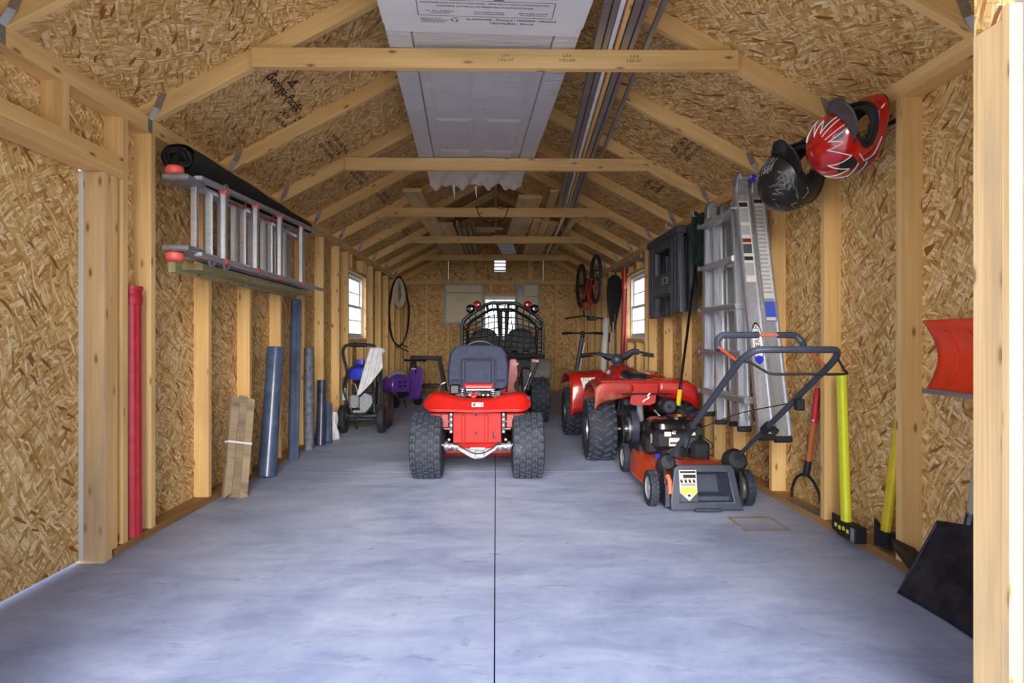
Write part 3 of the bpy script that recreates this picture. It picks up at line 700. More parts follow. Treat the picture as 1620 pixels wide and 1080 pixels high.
# printed carton: underside faces down, read from the doorway
def under(x, y): return T(x, y, -0.0006) @ RZ(180) @ RY(180) @ RZ(180) @ RZ(-4)
def utext(s, x, y, size, al='CENTER'): return text(s, size, INK, DP, T(x, y, -0.0006) @ Matrix(((1, 0, 0, 0), (0, -1, 0, 0), (0, 0, -1, 0), (0, 0, 0, 1))), 'lettering', al, bold=0.016)
by0, by1, bx_0, bx_1 = -1.085, -0.955, -0.30, 0.31
q = G()
for a in ((bx_0, bx_1, by0, by0 + 0.003), (bx_0, bx_1, by1 - 0.003, by1), (bx_0, bx_0 + 0.003, by0, by1), (bx_1 - 0.003, bx_1, by0, by1)):
    q.add([(a[0], a[2], -0.0006), (a[1], a[2], -0.0006), (a[1], a[3], -0.0006), (a[0], a[3], -0.0006)], [(0, 3, 2, 1)])
q.build('printed_border', INK, DP, sm=0)
utext('HARDWARE AND INSTRUCTIONS INSIDE - FERRURES ET INSTRUCTIONS INCLUSES', 0.0, -1.062, 0.0152)
utext('CONTIENE LAS PIEZAS DE FERRETERIA E INSTRUCCIONES', 0.0, -1.036, 0.0165)
for x, a in ((-0.2, 'For door installation\nsee back panel'), (0.02, 'Pour installer la porte\nvoir le panneau arriere'), (0.22, 'Para instalar la puerta\nvea el panel trasero')): utext(a, x, -0.988, 0.015)
utext('MADE IN U.S.A.\nFABRIQUE AUX E.U.\nHECHO EN E.U.A.', -0.29, -0.915, 0.014, 'LEFT')
utext('GLASSWARE - FRAGILE / VERRERIE - FRAGILE', 0.125, -0.932, 0.021)
utext('CRISTALERIA - FRAGIL', 0.13, -0.903, 0.021)
for a, yy in (('DO NOT STACK FLAT  NE PAS EMPILER', -1.115), ('KEEP DRY  GARDER AU SEC  MANTENER SECO', -1.14)): utext(a, -0.12, yy, 0.016); utext(a[:18], 0.24, yy, 0.016)
for x, m, nn in ((0.07, INK, 24),):
    q = G()
    for k in range(nn):
        a, b = 2 * PI * k / nn, 2 * PI * (k + 1) / nn
        q.add([(x + r * math.cos(t), -1.135 + r * math.sin(t), -0.0006) for r, t in ((0.026, a), (0.026, b), (0.022, b), (0.022, a))], [(3, 2, 1, 0)])
    q.add([(x - 0.019, -1.15, -0.0006), (x - 0.015, -1.153, -0.0006), (x + 0.019, -1.12, -0.0006), (x + 0.015, -1.117, -0.0006)], [(3, 2, 1, 0)]); q.build('printed_symbol', INK, DP, sm=0)
    for yy, w_ in ((-1.101, 0.020), (-1.092, 0.026)): G().add([(x - w_ - 0.01, yy + 0.004, -0.0006), (x - w_ * .7 - 0.01, yy - 0.003, -0.0006), (x + w_ * .7 - 0.01, yy - 0.003, -0.0006), (x + w_ - 0.01, yy + 0.004, -0.0006)], [(0, 1, 2, 3)]).build('printed_symbol', INK, DP, sm=0)
for k in range(3):      # recycling arrows
    a = 120 * k; Mx = T(-0.135, -0.925, -0.0006) @ RZ(a)
    G().add([(-0.012, -0.016, 0), (0.006, -0.016, 0), (0.006, -0.011, 0), (-0.012, -0.011, 0), (0.005, -0.020, 0), (0.014, -0.0135, 0), (0.005, -0.007, 0)], [(3, 2, 1, 0), (6, 5, 4)], M=Mx).build('printed_arrow', INK, DP, sm=0)
G().prism([(-0.012, 0.012), (0.012, 0.012), (0.006, 0.0), (0.0015, -0.004), (0.0015, -0.012), (0.008, -0.015), (-0.008, -0.015), (-0.0015, -0.012), (-0.0015, -0.004), (-0.006, 0.0)], -0.0009, -0.0004, T(-0.06, -0.925, 0) @ RX(180) @ T(0, 0, 0)).build('printed_glass_symbol', INK, DP, sm=0)

# ------------------------------------------------------------------ long metal trim strips and the lumber store on the ties
def strip(label, mat, p0, p1, w_, t_, group=None, name='metal_strip', cat='metal strip', prof='U'):
    p0, p1 = Vector(p0), Vector(p1); L = (p1 - p0).length; a = math.degrees(math.atan2(p1.y - p0.y, p1.x - p0.x)) - 90
    e = math.degrees(math.asin((p1.z - p0.z) / L))
    o = thing(name, label, cat, p0, a, group); o.rotation_euler.x = math.radians(e)
    if prof == 'U':
        sb('web', mat, o, -w_ / 2, w_ / 2, 0, L, 0, 0.0025); sb('flange', mat, o, -w_ / 2, -w_ / 2 + 0.0025, 0, L, 0.0027, t_); sb('flange', mat, o, w_ / 2 - 0.0025, w_ / 2, 0, L, 0.0027, t_)
    return o
def board(label, mat, p0, p1, w_, t_, group=None, name='board', cat='board'):
    p0, p1 = Vector(p0), Vector(p1); L = (p1 - p0).length; a = math.degrees(math.atan2(p1.y - p0.y, p1.x - p0.x)) - 90
    o = G().box(-w_ / 2, w_ / 2, 0, L, 0, t_, bev=0.002).build(name, mat, None, sm=0)
    o.location = p0; o.rotation_euler = (math.asin((p1.z - p0.z) / L), 0, math.radians(a)); return tag(o, label, cat, group)
z = zt
gs = 'metal trim strips laid over the collar ties'
for i, (xa, xb, m, w_) in enumerate(((0.470, 0.705, GALV, 0.035), (0.508, 0.741, GALV, 0.024), (0.606, 0.836, GALV, 0.034), (0.643, 0.872, GALV, 0.022))):
    strip(('wide grey galvanized channel strip lying closest to the wrapped door', 'narrow grey galvanized strip between the widest strip and the white one', 'wide grey galvanized channel strip touching the pine lath', 'narrow grey galvanized strip on the outer edge of the tight bundle')[i], m, (xa, 2.28, z), (xb, 6.716, z), w_, 0.03, gs)
strip('long white painted strip among the grey channel strips on the ties', WHTP, (0.538, 2.32, z), (0.771, 6.712, z), 0.02, 0.025)
board('thin pine lath lying among the grey channel strips on the ties', LUM, (0.572, 2.32, z), (0.8035, 6.71, z), 0.022, 0.02, name='lath', cat='lath')
strip('grey channel strip lying a little apart, nearest the right rafters', GALV, (0.72, 2.3, z), (0.85, 4.93, z + 0.0), 0.022, 0.02)
strip('bright white strip running back over the lumber on the ties', WHT, (0.80, 6.72, z + 0.0), (0.885, 10.45, z + 0.0), 0.035, 0.02)
gb = 'boards stored on the collar ties'
board('wide pine plank stored on the ties along the left rafters', LUM2, (-0.83, 6.0, z), (-0.80, 10.5, z), 0.19, 0.038)
board('wide pine plank beside the outermost left plank on the ties', LUM2, (-0.635, 7.7, z), (-0.61, 10.6, z), 0.17, 0.038)
for k in range(9):
    board('thin weathered slat stored on edge between planks on the ties', GREYW if k % 3 else LUM2, (-0.500 + 0.026 * k, 7.75 + 0.07 * ((k * 5) % 4), z), (-0.490 + 0.026 * k, 10.55, z), 0.017, 0.07, 'thin slats on the ties', 'slat', 'slat')
board('pale smooth shelf board lying askew amid the lumber on the ties', WHTP, (0.085, 8.553, z), (0.25, 10.5, z), 0.25, 0.018, name='shelf_board')
board('broad short plank stored right of the wrapped door end', LUM2, (0.36, 6.25, z), (0.285, 8.545, z), 0.25, 0.038)
for k in range(3):
    board(('pine board stored on the ties beside the broad short plank', 'middle one of three matching pine boards on the ties', 'pine board stored on the ties beside the bright white strip')[k], LUM, (0.510 + 0.11 * k, 7.45 + 0.1 * k, z), (0.512 + 0.11 * k, 10.5, z), 0.102, 0.038, gb)
board('dark old board stored beside the white strip on the ties', LUM2, (0.958, 7.3, z), (0.958, 10.5, z), 0.07, 0.03)
board('narrow board poking out past the ties toward the door wrap', LUM2, (0.60, 6.15, z + 0.039), (0.66, 9.0, z + 0.0395), 0.085, 0.03)
for k, (xa, xb, yy, zz, m) in enumerate(((-0.50, -0.02, 8.62, 0.0715, LUM2), (-0.48, 0.10, 8.64, 0.1065, LUM), (-0.47, -0.06, 8.66, 0.1415, GREYW))):
    board(('short pine offcut at the bottom of the crosswise pile on the ties', 'longer pine offcut laid crosswise mid pile on the ties', 'grey offcut on top of the crosswise pile on the ties')[k], m, (xa, yy, z + zz), (xb, yy + 0.02, z + zz), 0.12, 0.034, name='offcut', cat='offcut')
wire = smooth([(-0.22, 6.70, TIEZ1 + 0.005), (-0.21, 6.66, TIEZ1 + 0.008), (-0.19, 6.655, TIEZ0 + 0.02), (-0.12, 6.66, TIEZ0 - 0.06), (-0.03, 6.66, TIEZ0 - 0.075), (0.07, 6.66, TIEZ0 - 0.05), (0.12, 6.655, TIEZ0 + 0.03), (0.14, 6.66, TIEZ1 + 0.008), (0.15, 6.70, TIEZ1 + 0.005)], 6)
tag(G().tube(wire, 0.005, 6).build('cord', BLKM), 'black cord looped over the collar tie below the door wrap', 'cord')

# ------------------------------------------------------------------ left wall: folded ladder on its ledge
LG = thing('ladder_ledge', 'green tinged lumber ledge nailed to the studs under the folded ladder', 'ledge', (-1.70, 4.2, 1.40))
sb('ledge_board', GREENW, LG, -0.0385, 0.0, -0.97, 0.98, -0.05, 0.004); sb('ledge_shelf', GREENW, LG, 0.0005, 0.11, -0.9, 0.96, -0.03, 0.004)
for y in (-0.7, 0.0, 0.8): sb('bracket', GALV, LG, 0.002, 0.09, y - 0.012, y + 0.012, -0.036, -0.0305)
LA = thing('folding_ladder', 'aluminium articulated ladder with red knobs lying on its side on the ledge', 'ladder', (-1.58, 3.0, 1.4085))
ws = lambda y: 0.195 + max(0, y - 0.4) * 0.053          # half height grows toward the flared feet
zc = 0.195 + 0.005
def lad_layer(x, y0, y1, flare, rungs, caps, inset):
    for s in (-1, 1):
        h0 = (ws(y0) if flare else 0.172) - inset; h1 = (ws(y1) if flare else 0.172) - inset
        zs0, zs1 = (zc + s * h0, zc + s * h1)
        if s < 0: zs0 = zs1 = max(0.012, 0.012 + inset) if flare else zc - 0.172
        M = T(x, y0, zs0) @ RX(math.degrees(math.atan2(zs1 - zs0, y1 - y0)))
        sb('side_rail', ALUL, LA, -0.02, 0.02, 0, math.hypot(y1 - y0, zs1 - zs0), -0.011, 0.011, bev=0.003, M=M)
    for ry_ in rungs:
        top = (ws(ry_) if flare else 0.172) - inset; bot = (0.012 + inset) if flare else zc - 0.172
        rg = sb('rung', ALU, LA, x - 0.014, x + 0.016, ry_ - 0.017, ry_ + 0.017, bot, zc + top, bev=0.004)
        if caps:
            for zz in (bot, zc + top): G().box(x - 0.02, x + 0.022, ry_ - 0.022, ry_ + 0.022, zz - 0.014, zz + 0.014, bev=0.004).build('rung_cap', ORGC if False else REDK, rg)
REDK = plain('coral red plastic', (222, 92, 84), 0.45, var=0.06)
lad_layer(0.085, 0.05, 2.22, True, (0.34, 0.78, 1.20, 1.66), True, 0.0)
lad_layer(0.044, 0.05, 1.75, False, (0.10, 0.25, 0.56, 0.68, 1.0, 1.12, 1.4), False, 0.0)
lad_layer(0.003, 0.05, 1.75, False, (0.18, 0.48, 0.90, 1.30, 1.52), False, 0.0)
lad_layer(-0.036, 0.05, 2.25, True, (0.40, 0.84, 1.27, 1.72), False, 0.006)
for s, zz in ((-1, 0.03), (1, 0.375)):
    hg = G(); hg.box(-0.045, 0.085, -0.05, 0.14, zz - 0.016, zz + 0.016, bev=0.008)
    hj = hg.build('hinge', CAST, LA)
    G().lathe([(0, 0), (0.034, 0.0), (0.042, 0.008), (0.042, 0.032), (0.034, 0.042), (0, 0.042)], 20, T(0.0, -0.005, zz + (0.018 if s > 0 else -0.018)) @ (Matrix.Identity(4) if s > 0 else RX(180))).build('lock_knob', REDK, hj)
    for k in (0, 1):
        hy = 0.2 + 0.17 * k
        if s > 0 and k == 0: continue
        G().tube([(0.085, hy - 0.03, zz + s * 0.0)] + [(0.085, hy - 0.03 * math.cos(t), zz + s * (0.035 + 0.028 * math.sin(t))) for t in [PI * i / 8 for i in range(9)]] + [(0.085, hy + 0.03, zz)], 0.007, 6).build('carry_ring', CAST, LA)
for y, zz in ((0.55, 0.365), (1.0, 0.372)): G().tube([(0.06, y - 0.1, zz), (0.075, y + 0.08, zz), (0.08, y + 0.10, zz + 0.05)], 0.007, 6).build('latch_strap', DRED, LA)
RO = thing('fabric_roll', 'black woven fabric roll lying above the folded ladder along the wall', 'fabric roll', (-1.652, 3.16, 1.935), 0.0)
def rollf(u, v):
    t = 2 * PI * u; r = 0.086 * (1 - 0.30 * v) * (1 + 0.05 * math.sin(3 * t + 4 * v) + 0.03 * math.sin(7 * v * 3))
    return (r * math.cos(t) + 0.012 * math.sin(5 * v), 2.15 * v, r * math.sin(t) * 0.9 + 0.035 * v)
G().grid(rollf, 28, 30, closed_u=True).build('rolled_fabric', FAB, RO, sm=60)
sp = [((0.016 + 0.0026 * i) * math.cos(i * 0.42), (0.016 + 0.0026 * i) * math.sin(i * 0.42)) for i in range(27)]
G().grid(lambda u, v: (sp[min(26, int(u * 26))][0], 0.01 + 0.3 * v, sp[min(26, int(u * 26))][1]), 26, 2).build('inner_fold', FAB, RO, solid=0.003)
for i in (4, 9): G().tube([((0.03 + 0.006 * i) * math.cos(t) * 0.8, -0.004 - 0.02 * math.sin(3 * t), (0.03 + 0.005 * i) * math.sin(t) * 0.7) for t in [2 * PI * k / 14 for k in range(14)]], 0.009, 6, closed=True).build('loose_end', FAB, RO)

# ------------------------------------------------------------------ left wall: leaning tubes, rolls and boards
def leaner(o, top, base, xdir=None):
    """aim local z of a thing from base to top (xdir: where its local x faces)"""
    d = Vector(top) - Vector(base); o.rotation_mode = 'QUATERNION'; o.rotation_quaternion = d.to_track_quat('Z', 'Y'); o.location = base
    if xdir:
        z_ = d.normalized(); x_ = Vector(xdir); x_ = (x_ - z_ * x_.dot(z_)).normalized(); y_ = z_.cross(x_)
        o.rotation_quaternion = Matrix(((x_.x, y_.x, z_.x), (x_.y, y_.y, z_.y), (x_.z, y_.z, z_.z))).to_quaternion()
    return d.length
RT = thing('red_tube', 'faded red ribbed plastic tube standing between wall studs', 'tube'); L = leaner(RT, (-1.775, 2.965, 1.25), (-1.765, 2.955, 0.039))
q = G(); n = 36; prof = []
rib = lambda r: [(r * (1 + (0.07 if k % 3 == 0 else 0)) * math.cos(2 * PI * k / n), r * (1 + (0.07 if k % 3 == 0 else 0)) * math.sin(2 * PI * k / n)) for k in range(n)]
q.loft([[(x, y, zz) for x, y in rib(0.041)] for zz in (0, L * 0.5, L - 0.09)]); q.build('ribbed_body', REDT, RT, sm=30)
G().lathe([(0, L - 0.09), (0.046, L - 0.09), (0.049, L - 0.05), (0.046, L - 0.045), (0.046, L - 0.02), (0.051, L - 0.018), (0.051, L), (0.0, L)], 20).build('collar', REDT, RT)
BB = thing('picket_bundle', 'bundle of weathered grey pickets tied with white strap leaning between studs', 'board bundle'); L = leaner(BB, (-1.665, 3.99, 0.62), (-1.63, 3.78, 0.005), (0.80, -0.6, 0))
random.seed(11)
for k in range(3):
    for j in range(2):
        dz = random.uniform(0, 0.02)
        G().prism([(-0.026, 0), (0.026, 0), (0.026, L - 0.02 + dz), (-0.026, L + dz - 0.02)] if k else [(-0.018, 0), (0.026, 0.03), (0.026, L + dz - 0.02), (-0.026, L + dz - 0.02)], -0.008, 0.008, T(0.010 - j * 0.018, -0.055 + 0.055 * k, 0) @ RZ(90) @ RX(90)).build('picket', GREYW, BB, sm=0)
q = G(); q.box(-0.0185, 0.0195, -0.0845, 0.0845, L * 0.52, L * 0.52 + 0.012); q.build('strap', WHT, BB)
def film_roll(label, base, top, r, mat, seed, name='film_roll', core=True):
    o = thing(name, label, 'plastic roll'); L = leaner(o, top, base); random.seed(seed); ph = random.random() * 6
    G().grid(lambda u, v: (r * (1 + 0.04 * math.sin(2 * PI * u * 2 + 5 * v + ph)) * math.cos(2 * PI * u), r * (1 + 0.03 * math.sin(2 * PI * u * 3 + ph)) * math.sin(2 * PI * u), L * v), 24, 14, closed_u=True).build('rolled_film', mat, o, sm=60)
    q = G()
    for k in range(3): q.lathe([(r * (0.92 - 0.25 * k), L - 0.004), (r * (0.92 - 0.25 * k), L - 0.001), (r * (0.78 - 0.25 * k), L - 0.001), (r * (0.78 - 0.25 * k), L - 0.03)], 20)
    q.lathe([(r * 0.99, L - 0.02), (0, L - 0.02)], 20); q.build('roll_end', mat, o)
    return o
FILMD = plain('dark grey film', (52, 60, 82), 0.35, var=0.25, scale=10, coat=0.2, bump=0.2)
FILMG = plain('grey mesh film', (96, 100, 112), 0.6, var=0.3, scale=26, bump=0.3)
film_roll('thick blue grey plastic film roll leaning on the studs', (-1.66, 4.40, 0.0), (-1.675, 4.62, 0.93), 0.062, FILMB, 1)
o = thing('vinyl_strip', 'tall narrow blue grey vinyl strip leaning under the ladder end', 'strip'); L = leaner(o, (-1.70, 5.17, 1.335), (-1.67, 5.00, 0.0), (0.6, -0.8, 0))
sb('strip_face', FILMB, o, -0.016, 0.016, -0.04, 0.04, 0, L, bev=0.004); sb('strip_lip', FILMB, o, 0.0165, 0.030, -0.04, 0.0, 0, L - 0.01, bev=0.003)
film_roll('tall dark mesh roll standing against the wall sheathing', (-1.685, 5.47, 0.0), (-1.692, 5.49, 0.92), 0.045, FILMG, 2, 'mesh_roll')
film_roll('medium dark plastic roll leaning beside the tall mesh roll', (-1.65, 5.70, 0.0), (-1.675, 5.84, 0.60), 0.042, FILMD, 3)
film_roll('short grey plastic roll leaning lowest of the standing rolls', (-1.62, 5.82, 0.0), (-1.66, 5.98, 0.36), 0.048, FILMB, 4)
q = G(); q.grid(lambda u, v: (0.05 * (1 + 0.25 * math.sin(6 * PI * u + 9 * v)) * math.cos(2 * PI * u) * (1.1 - 0.3 * v), 0.05 * (1 + 0.2 * math.sin(8 * PI * u + 5 * v)) * math.sin(2 * PI * u) * (1.1 - 0.3 * v), 0.27 * v), 26, 14, closed_u=True)
o = q.build('wrapped_bundle', FILMT, None, sm=60); o.location = (-1.625, 6.045, 0.0); tag(o, 'small crumpled clear plastic bundle beside the short grey roll', 'plastic bundle')

# ------------------------------------------------------------------ hose coils in the back left corner
o = thing('cable_coil', 'pale cable coil hung high in the back left corner', 'cable coil', (-1.655, 10.42, 1.80))
q = G(); pts = []
random.seed(5)
for k in range(8 * 24):
    t = 2 * PI * k / 24; kk = k / 24; ik = int(kk) % 4; pts.append(((0.095 - 0.018 * ik) * math.cos(t), -0.010 * kk + 0.035, (0.235 - 0.02 * ik) * math.sin(t)))
q.tube(pts, 0.0125, 6).build('wound_cable', plain('pale cable', (206, 200, 182), 0.6), o)
G().cyl((0.0, 0.06, 0.20), (0.0, -0.07, 0.21), 0.006, n=6).build('hook', GALV, o)
o = thing('black_hose', 'long black hose loop hanging round the pale cable coil', 'hose', (-1.655, 10.36, 1.45)); q = G()
for k in range(3):
    a = 0.16 + 0.012 * k
    q.tube([((a) * math.sin(t) * (1.0 if math.cos(t) < 0.3 else 0.9), -0.02 - 0.013 * k, 0.60 * math.cos(t) * (1 - 0.015 * k) + 0.03) for t in [2 * PI * i / 36 for i in range(36)]], 0.010, 6, closed=True)
q.build('hose_loop', BLKM, o); G().tube(smooth([(0.03, -0.05, -0.52), (0.08, -0.05, -0.55), (0.16, -0.05, -0.58)], 5), 0.010, 6).build('hose_end', BLKM, o); G().tube(smooth([(-0.06, -0.05, -0.50), (0.05, -0.06, -0.60), (0.17, -0.05, -0.66)], 5), 0.010, 6).build('hose_end', BLKM, o); G().tube([(0.08, -0.05, -0.60), (0.07, -0.05, -0.74), (0.10, -0.05, -0.82)], 0.006, 5).build('hose_tie', BLKM, o)

# ------------------------------------------------------------------ framed panels on the back wall
def framed(label, x0, x1, z0, z1, ya, bar, glass=False):
    o = thing('framed_panel', label, 'framed panel', ((x0 + x1) / 2, ya, z0)); w2 = (x1 - x0) / 2; h = z1 - z0; t = 0.045
    for a in ((-w2, -w2 + t, 0, h), (w2 - t, w2, 0, h), (-w2 + t, w2 - t, 0, t), (-w2 + t, w2 - t, h - t, h)): sb('frame_bar', GREYF, o, a[0], a[1], -0.03, 0.0, a[2], a[3], bev=0.004)
    sb('backing', TAN, o, -w2 + t, w2 - t, -0.010, -0.004, t, h - t)
    sb('cross_bar', GREYF, o, -w2 + t, w2 - t, -0.022, -0.0105, h * bar - 0.012, h * bar + 0.012, bev=0.002)
    return o
fp = framed('larger grey framed panel with tan backing on the back wall', -0.975, -0.21, 1.29, 2.07, Y1 - 0.002, 0.755)
sb('latch_plate', WHT, fp, 0.16, 0.32, -0.036, -0.0305, 0.06, 0.10); sb('latch_rim', BLKM, fp, 0.15, 0.33, -0.0300, -0.0225, 0.05, 0.11)
fp = framed('narrower grey framed panel with dark upper pane on the back wall', 0.37, 0.825, 1.20, 2.07, Y1 - 0.002, 0.70)
sb('dark_pane', plain('dark pane', (70, 58, 40), 0.2, var=0.3, scale=6), fp, -0.18, -0.06, -0.016, -0.0105, 0.625, 0.82)
# ------------------------------------------------------------------ shared vehicle pieces
def shape2d(outs, ex, M, name, mat, parent, bev=0):
    """filled outline(s) with holes, extruded by +-ex along local z"""
    cu = bpy.data.curves.new('s', 'CURVE'); cu.dimensions = '2D'; cu.fill_mode = 'BOTH'; cu.extrude = ex; cu.bevel_depth = bev; cu.bevel_resolution = 1
    for o_ in outs:
        sp_ = cu.splines.new('POLY'); sp_.points.add(len(o_) - 1)
        for p, q_ in zip(sp_.points, o_): p.co = (q_[0], q_[1], 0, 1)
        sp_.use_cyclic_u = True
    ob = bpy.data.objects.new('s', cu); me = bpy.data.meshes.new_from_object(ob); bpy.data.objects.remove(ob); bpy.data.curves.remove(cu)
    me.transform(M); me.materials.clear(); me.materials.append(mat)
    me.polygons.foreach_set('use_smooth', [True] * len(me.polygons)); me.set_sharp_from_angle(angle=math.radians(40))
    o = bpy.data.objects.new(name, me); C.objects.link(o); o.parent = parent; return o
XZ = Matrix(((1, 0, 0, 0), (0, 0, -1, 0), (0, 1, 0, 0), (0, 0, 0, 1)))      # local xy -> world xz, extruded toward -y
YZ = Matrix(((0, 0, 1, 0), (1, 0, 0, 0), (0, 1, 0, 0), (0, 0, 0, 1)))       # local xy -> world yz, extruded along x
def wheel(parent, c, r, w_, rim_r, style, rim_mat, side=0, n=40, name='tyre', rm=None):
    M = T(*c) @ RY(90)
    h = w_ / 2
    ty = G().lathe([(rim_r, -h * .78), (rim_r * 1.12, -h * .92), (r * .80, -h), (r * .92, -h * .95), (r * .985, -h * .78), (r, -h * .4), (r * 1.004, 0), (r, h * .4), (r * .985, h * .78), (r * .92, h * .95), (r * .80, h), (rim_r * 1.12, h * .92), (rim_r, h * .78), (rim_r * .97, 0)], n, M, closed=True).build(name, RUB, parent)
    q = G()
    if style == 'turf':
        N_ = 26
        for k in range(N_):
            for j, xx in enumerate((-.74, -.37, 0, .37, .74)):
                a = 2 * PI * (k + 0.5 * (j % 2)) / N_; wd = h * .15; ln = 2 * PI * r / N_ * .34
                Mx = M @ RZ(math.degrees(a)) @ T(r * (0.997 if abs(xx) < .7 else .985), 0, h * xx)
                q.box(-0.004, 0.007, -ln, ln * .1, -wd, wd, M=Mx); q.box(-0.004, 0.007, ln * .1, ln, -wd, -wd * .35, M=Mx); q.box(-0.004, 0.007, ln * .1, ln, wd * .35, wd, M=Mx)
    elif style == 'chev':
        N_ = 22
        for k in range(N_):
            for s_ in (-1, 1):
                a = 2 * PI * (k + (0.5 if s_ > 0 else 0)) / N_
                Mx = M @ RZ(math.degrees(a)) @ T(r * .998, 0, s_ * h * .36)
                q.box(-0.004, 0.012, -0.013, 0.013, -h * .32, h * .30, M=Mx @ RX(s_ * 32), bev=0.003)
                Mx = M @ RZ(math.degrees(a + PI / N_)) @ T(r * .965, 0, s_ * h * .80)
                q.box(-0.004, 0.012, -0.015, 0.015, -h * .16, h * .14, M=Mx @ RY(s_ * 30) @ RX(-s_ * 25), bev=0.003)
    elif style == 'knob':
        N_ = 20
        for k in range(N_):
            for j, xx in enumerate((-.75, -.25, .25, .75)):
                a = 2 * PI * (k + 0.5 * (j % 2)) / N_; Mx = M @ RZ(math.degrees(a)) @ T(r * (0.998 if abs(xx) < .7 else .975), 0, h * xx)
                q.box(-0.004, 0.014, -r * .085, r * .085, -h * .16, h * .16, M=Mx, bev=0.003)
    elif style == 'small':
        N_ = 24
        for k in range(N_):
            for j, xx in enumerate((-.55, 0, .55)):
                a = 2 * PI * (k + 0.5 * (j % 2)) / N_; Mx = M @ RZ(math.degrees(a)) @ T(r * .998, 0, h * xx)
                q.box(-0.002, 0.004, -r * .09, r * .09, -h * .2, h * .2, M=Mx)
    if q.v:
        t_ = q.build('tread', RUBL, ty); t_['kind'] = 'stuff'
    q = G()
    for s_ in ((-1, 1) if side == 0 else (side,)):
        z = h * .74 * s_
        q.lathe([(rim_r * .99, z), (rim_r * .9, z * 1.02), (rim_r * .84, z * .72), (rim_r * .5, z * .55), (rim_r * .3, z * .62), (rim_r * .26, z * .9), (0, z * .92)], 28, M)
        for k in range(4 if rim_r > .09 else 5): 
            a = 2 * PI * k / (4 if rim_r > .09 else 5); q.cyl((rim_r * .4 * math.cos(a), rim_r * .4 * math.sin(a), z * .5), (rim_r * .4 * math.cos(a), rim_r * .4 * math.sin(a), z * .72), rim_r * .06, n=6, M=M)
    q.build('rim', rm or rim_mat, ty, sm=30)
    return ty
def bolt(q, c, r=0.008, d=(0, -1, 0), h=0.006): q.cyl(c, tuple(c[i] + d[i] * h for i in range(3)), r, n=6)
CREAM = plain('cream wheel paint', (206, 204, 198), 0.5, var=0.05)
RIMG = plain('grey steel rim', (148, 152, 162), 0.4, 0.6, var=0.1)
LBL = plain('label paper', (206, 204, 196), 0.6, var=0.06)
PINK = plain('pink tag', (226, 150, 160), 0.6)

# ------------------------------------------------------------------ red riding tractor, rear view
TR = thing('riding_tractor', 'red riding lawn tractor with navy seat, standing rear first', 'tractor', (-0.13, 4.36, 0))
for s in (-1, 1): wheel(TR, (s * 0.358, 0, 0.232), 0.228, 0.225, 0.105, 'turf', CREAM, n=48)
for s in (-1, 1): wheel(TR, (s * 0.30, 1.22, 0.17), 0.166, 0.15, 0.08, 'turf', CREAM, n=32)
q = G()
q.cyl((-0.245, 0, 0.225), (0.245, 0, 0.225), 0.022, n=14)
for x in (-0.225, -0.16, 0.16, 0.225): q.cyl((x - 0.012, 0, 0.225), (x + 0.012, 0, 0.225), 0.036, n=14)
q.cyl((-0.12, 0, 0.225), (0.12, 0, 0.225), 0.032, n=14)
q.loft([[(x * a, -0.035 + 0 * a, zz) for x, zz in ((-0.15, 0.235), (0.15, 0.235), (0.13, 0.205), (0.04, 0.145), (-0.02, 0.14), (-0.05, 0.15), (-0.14, 0.205))] for a in (1,)] + [[(x, 0.05, zz) for x, zz in ((-0.15, 0.235), (0.15, 0.235), (0.13, 0.205), (0.04, 0.145), (-0.02, 0.14), (-0.05, 0.15), (-0.14, 0.205))]])
q.box(-0.02, 0.05, -0.05, -0.035, 0.15, 0.2, bev=0.004); q.box(-0.06, 0.06, -0.048, -0.03, 0.205, 0.25, bev=0.004)
for x in (-0.2, -0.1, 0.1, 0.2): bolt(q, (x, -0.03, 0.225), 0.01, h=0.012)
q.build('transaxle', CAST, TR)
q = G().box(-0.245, -0.46, -0.012, 0.012, 0.22, 0.23) if False else G()
q.cyl((-0.40, 0, 0.232), (0.40, 0, 0.232), 0.012, n=10); q.build('axle_shaft', STEEL, TR)
# rear plate with channels, lower lip and side flanges
rp = sb('rear_plate', REDD, TR, -0.172, 0.168, -0.085, -0.07, 0.262, 0.475, bev=0.004)
sb('channel', REDD, rp, -0.112, -0.085, -0.094, -0.0855, 0.275, 0.462, bev=0.004); sb('channel', REDD, rp, 0.05, 0.077, -0.094, -0.0855, 0.275, 0.462, bev=0.004)
G().prism([(-0.145, 0.0), (0.135, 0.0), (0.115, -0.035), (0.06, -0.04), (0.05, -0.03), (-0.05, -0.03), (-0.06, -0.04), (-0.125, -0.035)], 0.0, 0.012, T(0, -0.078, 0.262) @ XZ @ RX(20)).build('lower_lip', REDD, rp, sm=0)
for s in (-1, 1): G().box(s * 0.186 - 0.013, s * 0.186 + 0.011, -0.10, -0.05, 0.33, 0.475, bev=0.002).build('side_flange', BLK, TR)
q = G()
for z in (0.345, 0.39, 0.43, 0.465):
    for s in (-1, 1): bolt(q, (s * 0.184, -0.10, z), 0.008)
for z in (0.285,):
    for s in (-1, 1): bolt(q, (s * 0.2, -0.08, z), 0.009)
for s in (-1, 1): q.cyl((s * 0.19, -0.08, 0.36), (s * 0.235, -0.08, 0.36), 0.006, n=8); q.cyl((s * 0.19, -0.06, 0.41), (s * 0.25, -0.06, 0.41), 0.006, n=8)
q.build('bolts', CHROME, TR)['kind'] = 'stuff'
for x, z in ((-0.01, 0.458), (-0.01, 0.33)): G().cyl((x, -0.0856, z), (x, -0.0866, z), 0.009, n=12).build('plate_hole', BLKM, rp)
text('L', 0.058, BLKM, rp, T(0.12, -0.0862, 0.315) @ RX(90), bold=0.035)
